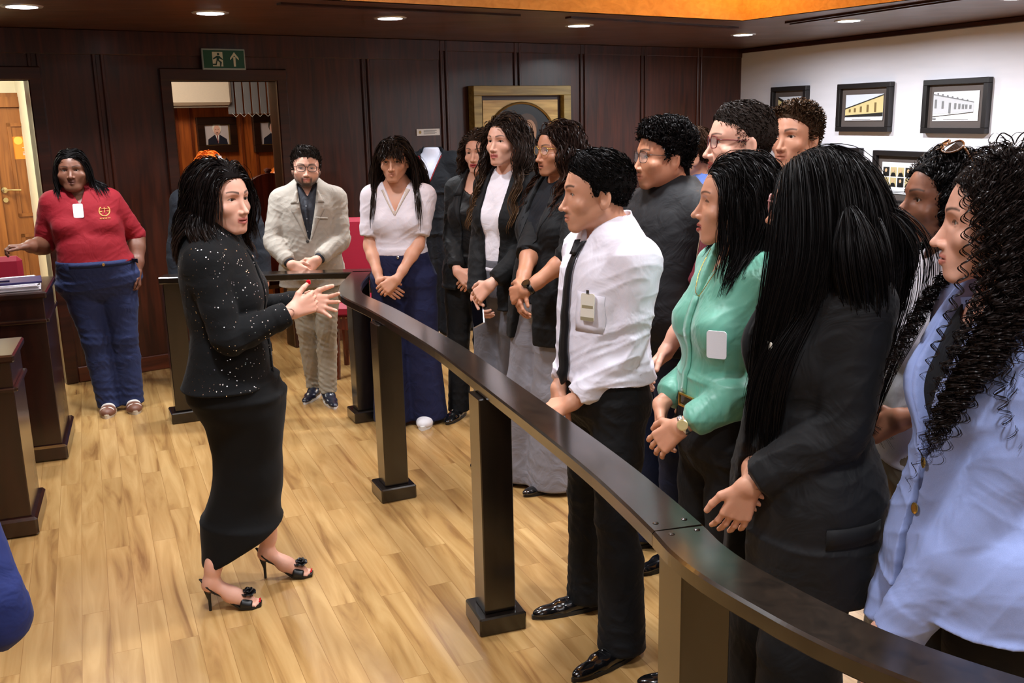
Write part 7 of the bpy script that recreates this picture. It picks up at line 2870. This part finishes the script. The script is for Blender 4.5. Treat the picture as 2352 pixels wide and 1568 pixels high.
def person_white_tee():
    P = Person('person with dark curls and sunglasses on top of the head, wearing a white T-shirt', (1.10, 2.52), (2163, 462), 84, female=True, near=2, bw=1.05,
               skin=SK_BROWN, feat=dict(lipstick=.9, lips=1.35, nose=.9, nose_w=1.2, w=.98), hpitch=6, hyaw=8)
    P.arm(1, P.px(2075, 960, fx=-.18), pole=(.6, -1, -.2), hand=dict(dir=(.5, .6, -.5), palm=(.5, -.5, -.4), side=(.2, .4, .8), curl=.5))
    P.arm(0, (.12, .24, .92), pole=(.5, -1, -.2), hand=dict(dir=(-.5, .6, -.5), palm=(-.4, -.6, -.4), side=(-.2, .3, .9), curl=.5))
    P.skin_body()
    P.trousers(fabric('trousers_sand', srgb(150, 132, 108), rough=.85), hem=.1)
    P.top('t_shirt', M_WHITE, e=.018, hem=.90, sleeve=.75, sr=1.25, neck=dict(z=1.45, r=.074), fold=.006)
    P.hair(dict(n=1100, kids=4, len=.22, vol=.018, off=.003, r=.0009, part=.0, line=LONG_LINE, side=.4, back=1.1, noise=.03, minlen=.75, seg=20, curl=(.010, .038), up=4, clumps=150, cap=.008, gw=.062, gather=2.0, front=.75, front_from=.0, fx=.10,
                mass=[((0, -.05, -.02), (0, -.08, -.2), (.068, .04), (.07, .03))]), H_BLACK, 35)
    # sunglasses pushed up into the hair
    hc0, Rh0 = P.hc.copy(), P.Rh.copy()
    P.hc = P.hl(0, -.050, .055)
    P.Rh = P.Rh @ np.array(Matrix.Rotation(math.radians(52), 3, 'X'))
    g = P.glasses(plain('rim_tortoise', srgb(84, 50, 24), rough=.12, coat=.6), w=.030, h=.025, r=.0026, lens=glass_lens('lens_dark', (.01, .008, .008), .95, .05), y=.105)
    g.name = 'sunglasses'
    P.hc, P.Rh = hc0, Rh0
    for i in (0, 1):
        P.shoe(i, M_SHOE, L=.25)


def person_blue_blazer():
    P = Person('nearest person, long dark curly hair and pale blue blazer, cut off by the right edge', (.985, 1.93), (2298, 508), 90, female=True, near=3, bw=1.10, bd=1.05,
               skin=SK_LIGHT, feat=dict(lipstick=.6, nose=1.0, nose_out=1.0, w=.98, lips=.95), sh=1.02, hyaw=-20, headfwd=0.0, hs=1.07)
    P.arm(1, P.px(2052, 1462, fx=-.06), pole=(.65, -1, -.6), hand=dict(dir=(.8, .2, -.45), palm=(.3, -.5, -.8), side=(.3, .8, .3), curl=.5, thumb=.4))
    P.arm(0, P.px(2030, 1440, fx=.13), pole=(.5, -1, -.5), hand=dict(dir=(-.5, .6, -.5), palm=(-.4, -.6, -.4), side=(-.2, .3, .9), curl=.5))
    P.skin_body()
    P.trousers(fabric('trousers_jet3', srgb(17, 15, 16), rough=.85), hem=.1, top=1.03)
    P.top('top', M_BLACK, e=.012, hem=.95, sleeve=0, neck=dict(z=1.38, r=.10), fold=.002)
    bb = fabric('blazer_pale_blue', srgb(138, 154, 204), rough=.8, fold=.5, foldscale=5, col2=srgb(146, 162, 212))
    P.top('blazer', bb, e=.032, hem=.80, sleeve=1.96, sr=1.40, neck=dict(z=1.475, r=.070), opening=[(.80, .02), (1.08, .012), (1.3, .055), (1.47, .07)], fold=.010, wl=.15, flare=([.86, 1.0, 1.2], [.03, .01, 0]))
    lapels(P, fabric('lapel_pale_blue', srgb(142, 158, 208), rough=.8, fold=.1), inner=.055, z_bot=1.10, w=.075, z_notch=1.31)
    buttons(P, [(-.022, 1.10 * P.k), (-.022, 1.0 * P.k)], M_GOLD, .012)
    P.hair(dict(te=.04, by=.20, fy=.28, n=1000, kids=4, lock=.0035, len=.58, vol=.030, off=.006, r=.0008, part=.0, line=LONG_LINE, side=.7, back=1.2, noise=.03, minlen=.75, seg=26, curl=(.010, .033), up=6, clumps=230, curlramp=.03, cap=.012, gw=.058, lift=.45, gather=1.8, front=.8, front_from=-.01, fx=.10, bx=1.3,
                mass=[((0, -.05, -.0), (0, -.09, -.25), (.08, .045), (.09, .035))]), hair_mat('hair_curly_near', srgb(28, 21, 19), rough=.34), 37)
    for i in (0, 1):
        P.shoe(i, M_SHOE, L=.25)


def person_navy_edge():
    P = Person('person in a navy jacket, only the elbow showing at the lower left edge', (-1.36, 1.92), (-520, 620), 20, female=False, near=0, bw=1.0, skin=SK_WARM, feat=dict())
    P.arm(0, (.33, -.05, .97), pole=(1, .0, -.3))
    P.arm(1, (-.2, .2, .75))
    P.arms[0] = (P.arms[0][0], P.to_local((-1.05, 1.80, .86)), P.to_local((-1.22, 2.02, .80)))
    P.skin_body()
    nv = fabric('jacket_navy', srgb(32, 44, 100), rough=.85)
    P.trousers(M_BLACK)
    P.top('jacket', nv, e=.026, hem=.84, sleeve=1.95, sr=1.25, neck=dict(z=1.46, r=.06))
    P.hair(dict(n=900, len=.035, seg=6, mode='up', fwd=.3, vol=.010, stiff=.93, r=.002, line=MAN_LINE, guard=False), H_BLACK, 41)
    for i in (0, 1):
        P.shoe(i, M_SHOE)


def mannequin():
    y = 7.75
    x = float(at_y(992, 400, y)[0])
    e = empty('mannequin', (x, y, 0.05), math.radians(175))
    tag(e, 'headless white mannequin torso wearing a long black robe with red cord', 'mannequin')
    P = Person.__new__(Person)
    P.rng = np.random.default_rng(8)
    P.e, P.female, P.bw, P.bd, P.k, P.ST, P.belly, P.bust, P.near = e, True, 1.1, 1.0, 1.03, ST_F, 0, 0.8, 0
    P.H, P.hc, P.delta, P.sw = 1.75, np.array([0, .03, 1.62]), np.zeros(2), .165
    P.arms = [(np.array([.165, -.02, 1.41]), np.array([.24, 0, 1.15]), np.array([.25, .03, .92])), (np.array([-.165, -.02, 1.41]), np.array([-.24, 0, 1.15]), np.array([-.25, .03, .92]))]
    P.colliders = []
    wp = plain('mannequin_white', srgb(214, 216, 232), rough=.45)
    PR = P.torso(0, z0=.85) + [cone((0, -.02, 1.45), (0, -.012, 1.555), .056, .052, k=.03)]
    PR.append(fnp(lambda X, Y, Z: 1.55 - Z + 0 * X + 0 * Y, (-1, -1, 1.54), (1, 1, 2), .003))
    P.cloth('torso_form', PR, wp, fold=0)
    MB().tube([(0, 0, .9), (0, 0, .02)], .018, 12).lathe((0, 0, 0), [(.16, 0), (.16, .012), (.02, .025)], 28).build('stand', M_SILVER, e)
    rb = fabric('robe_black', srgb(18, 21, 27), rough=.8, fold=.8)
    P.top('robe', rb, e=.030, hem=.12, sleeve=2.0, sr=1.6, slf=.05, neck=dict(z=1.47, r=.085), vcut=None, opening=[(1.30, .002), (1.50, .085)], fold=.0, flare=([.12, .9, 1.2], [.10, .05, 0])) if False else None
    PR = P.torso(.030, z0=.9) + P.arm_prims(0, 0, 2, .03, 1.7, .05) + P.arm_prims(1, 0, 2, .03, 1.7, .05)
    PR += [eseg((0, 0, 1.2), (0, 0, .12), (.20, .14), (.30, .20), k=.05, cap=.01)]

    def vf(X, Y, Z):
        w = np.interp(Z, [1.30, 1.5], [0, .085])
        w = np.where(Z < 1.30, -.02, w)
        return np.maximum(np.abs(X) - w, -.05 - Y)
    PR.append(fnp(vf, (-.3, -.2, 1.27), (.3, .4, 1.65), .003))
    cy = -.025

    def nf(X, Y, Z):
        return np.maximum(np.sqrt(X ** 2 + (Y - cy) ** 2) - .075, 1.44 - .5 * (Y - cy) - Z)
    PR.append(fnp(nf, (-.2, -.2, 1.3), (.2, .2, 1.7), .003))
    V, F = surface(PR, .010, sm=2)
    N = normals(V, F)
    th = np.arctan2(V[:, 0], V[:, 1])
    d = np.sin(th * 11 + 2 * np.sin(V[:, 2] * 3)) * np.clip((1.25 - V[:, 2]) / .8, 0, 1) * .022
    V = V + N * d[:, None]
    mesh_obj('robe', V, F, rb, e)
    P.bvh = BVHTree.FromPolygons(V.tolist(), F.tolist())
    red = plain('cord_red', srgb(150, 20, 30), rough=.6)
    for sx in (-1, 1):
        P.drape('red_piping', [(sx * .085, 1.49), (sx * .004, 1.30)], [(sx * .092, 1.49), (sx * .010, 1.295)], red, n=10, m=1, off=.004, t=.004)
    MB().tube([(0.0, .15, 1.29), (.008, .16, 1.24), (0, .165, 1.19)], .004, 6).build('red_cord', red, e)


for f in (person_red_polo, person_speaker, person_dark_suit, person_beige, person_white_top, mannequin, person_curly_back, person_phone, person_glasses_blazer,
          person_tie, person_black_tee, person_blue_shirt, person_tall_glasses, person_young_jacket, person_mint, person_black_hair, person_white_tee, person_blue_blazer, person_navy_edge):
    f()
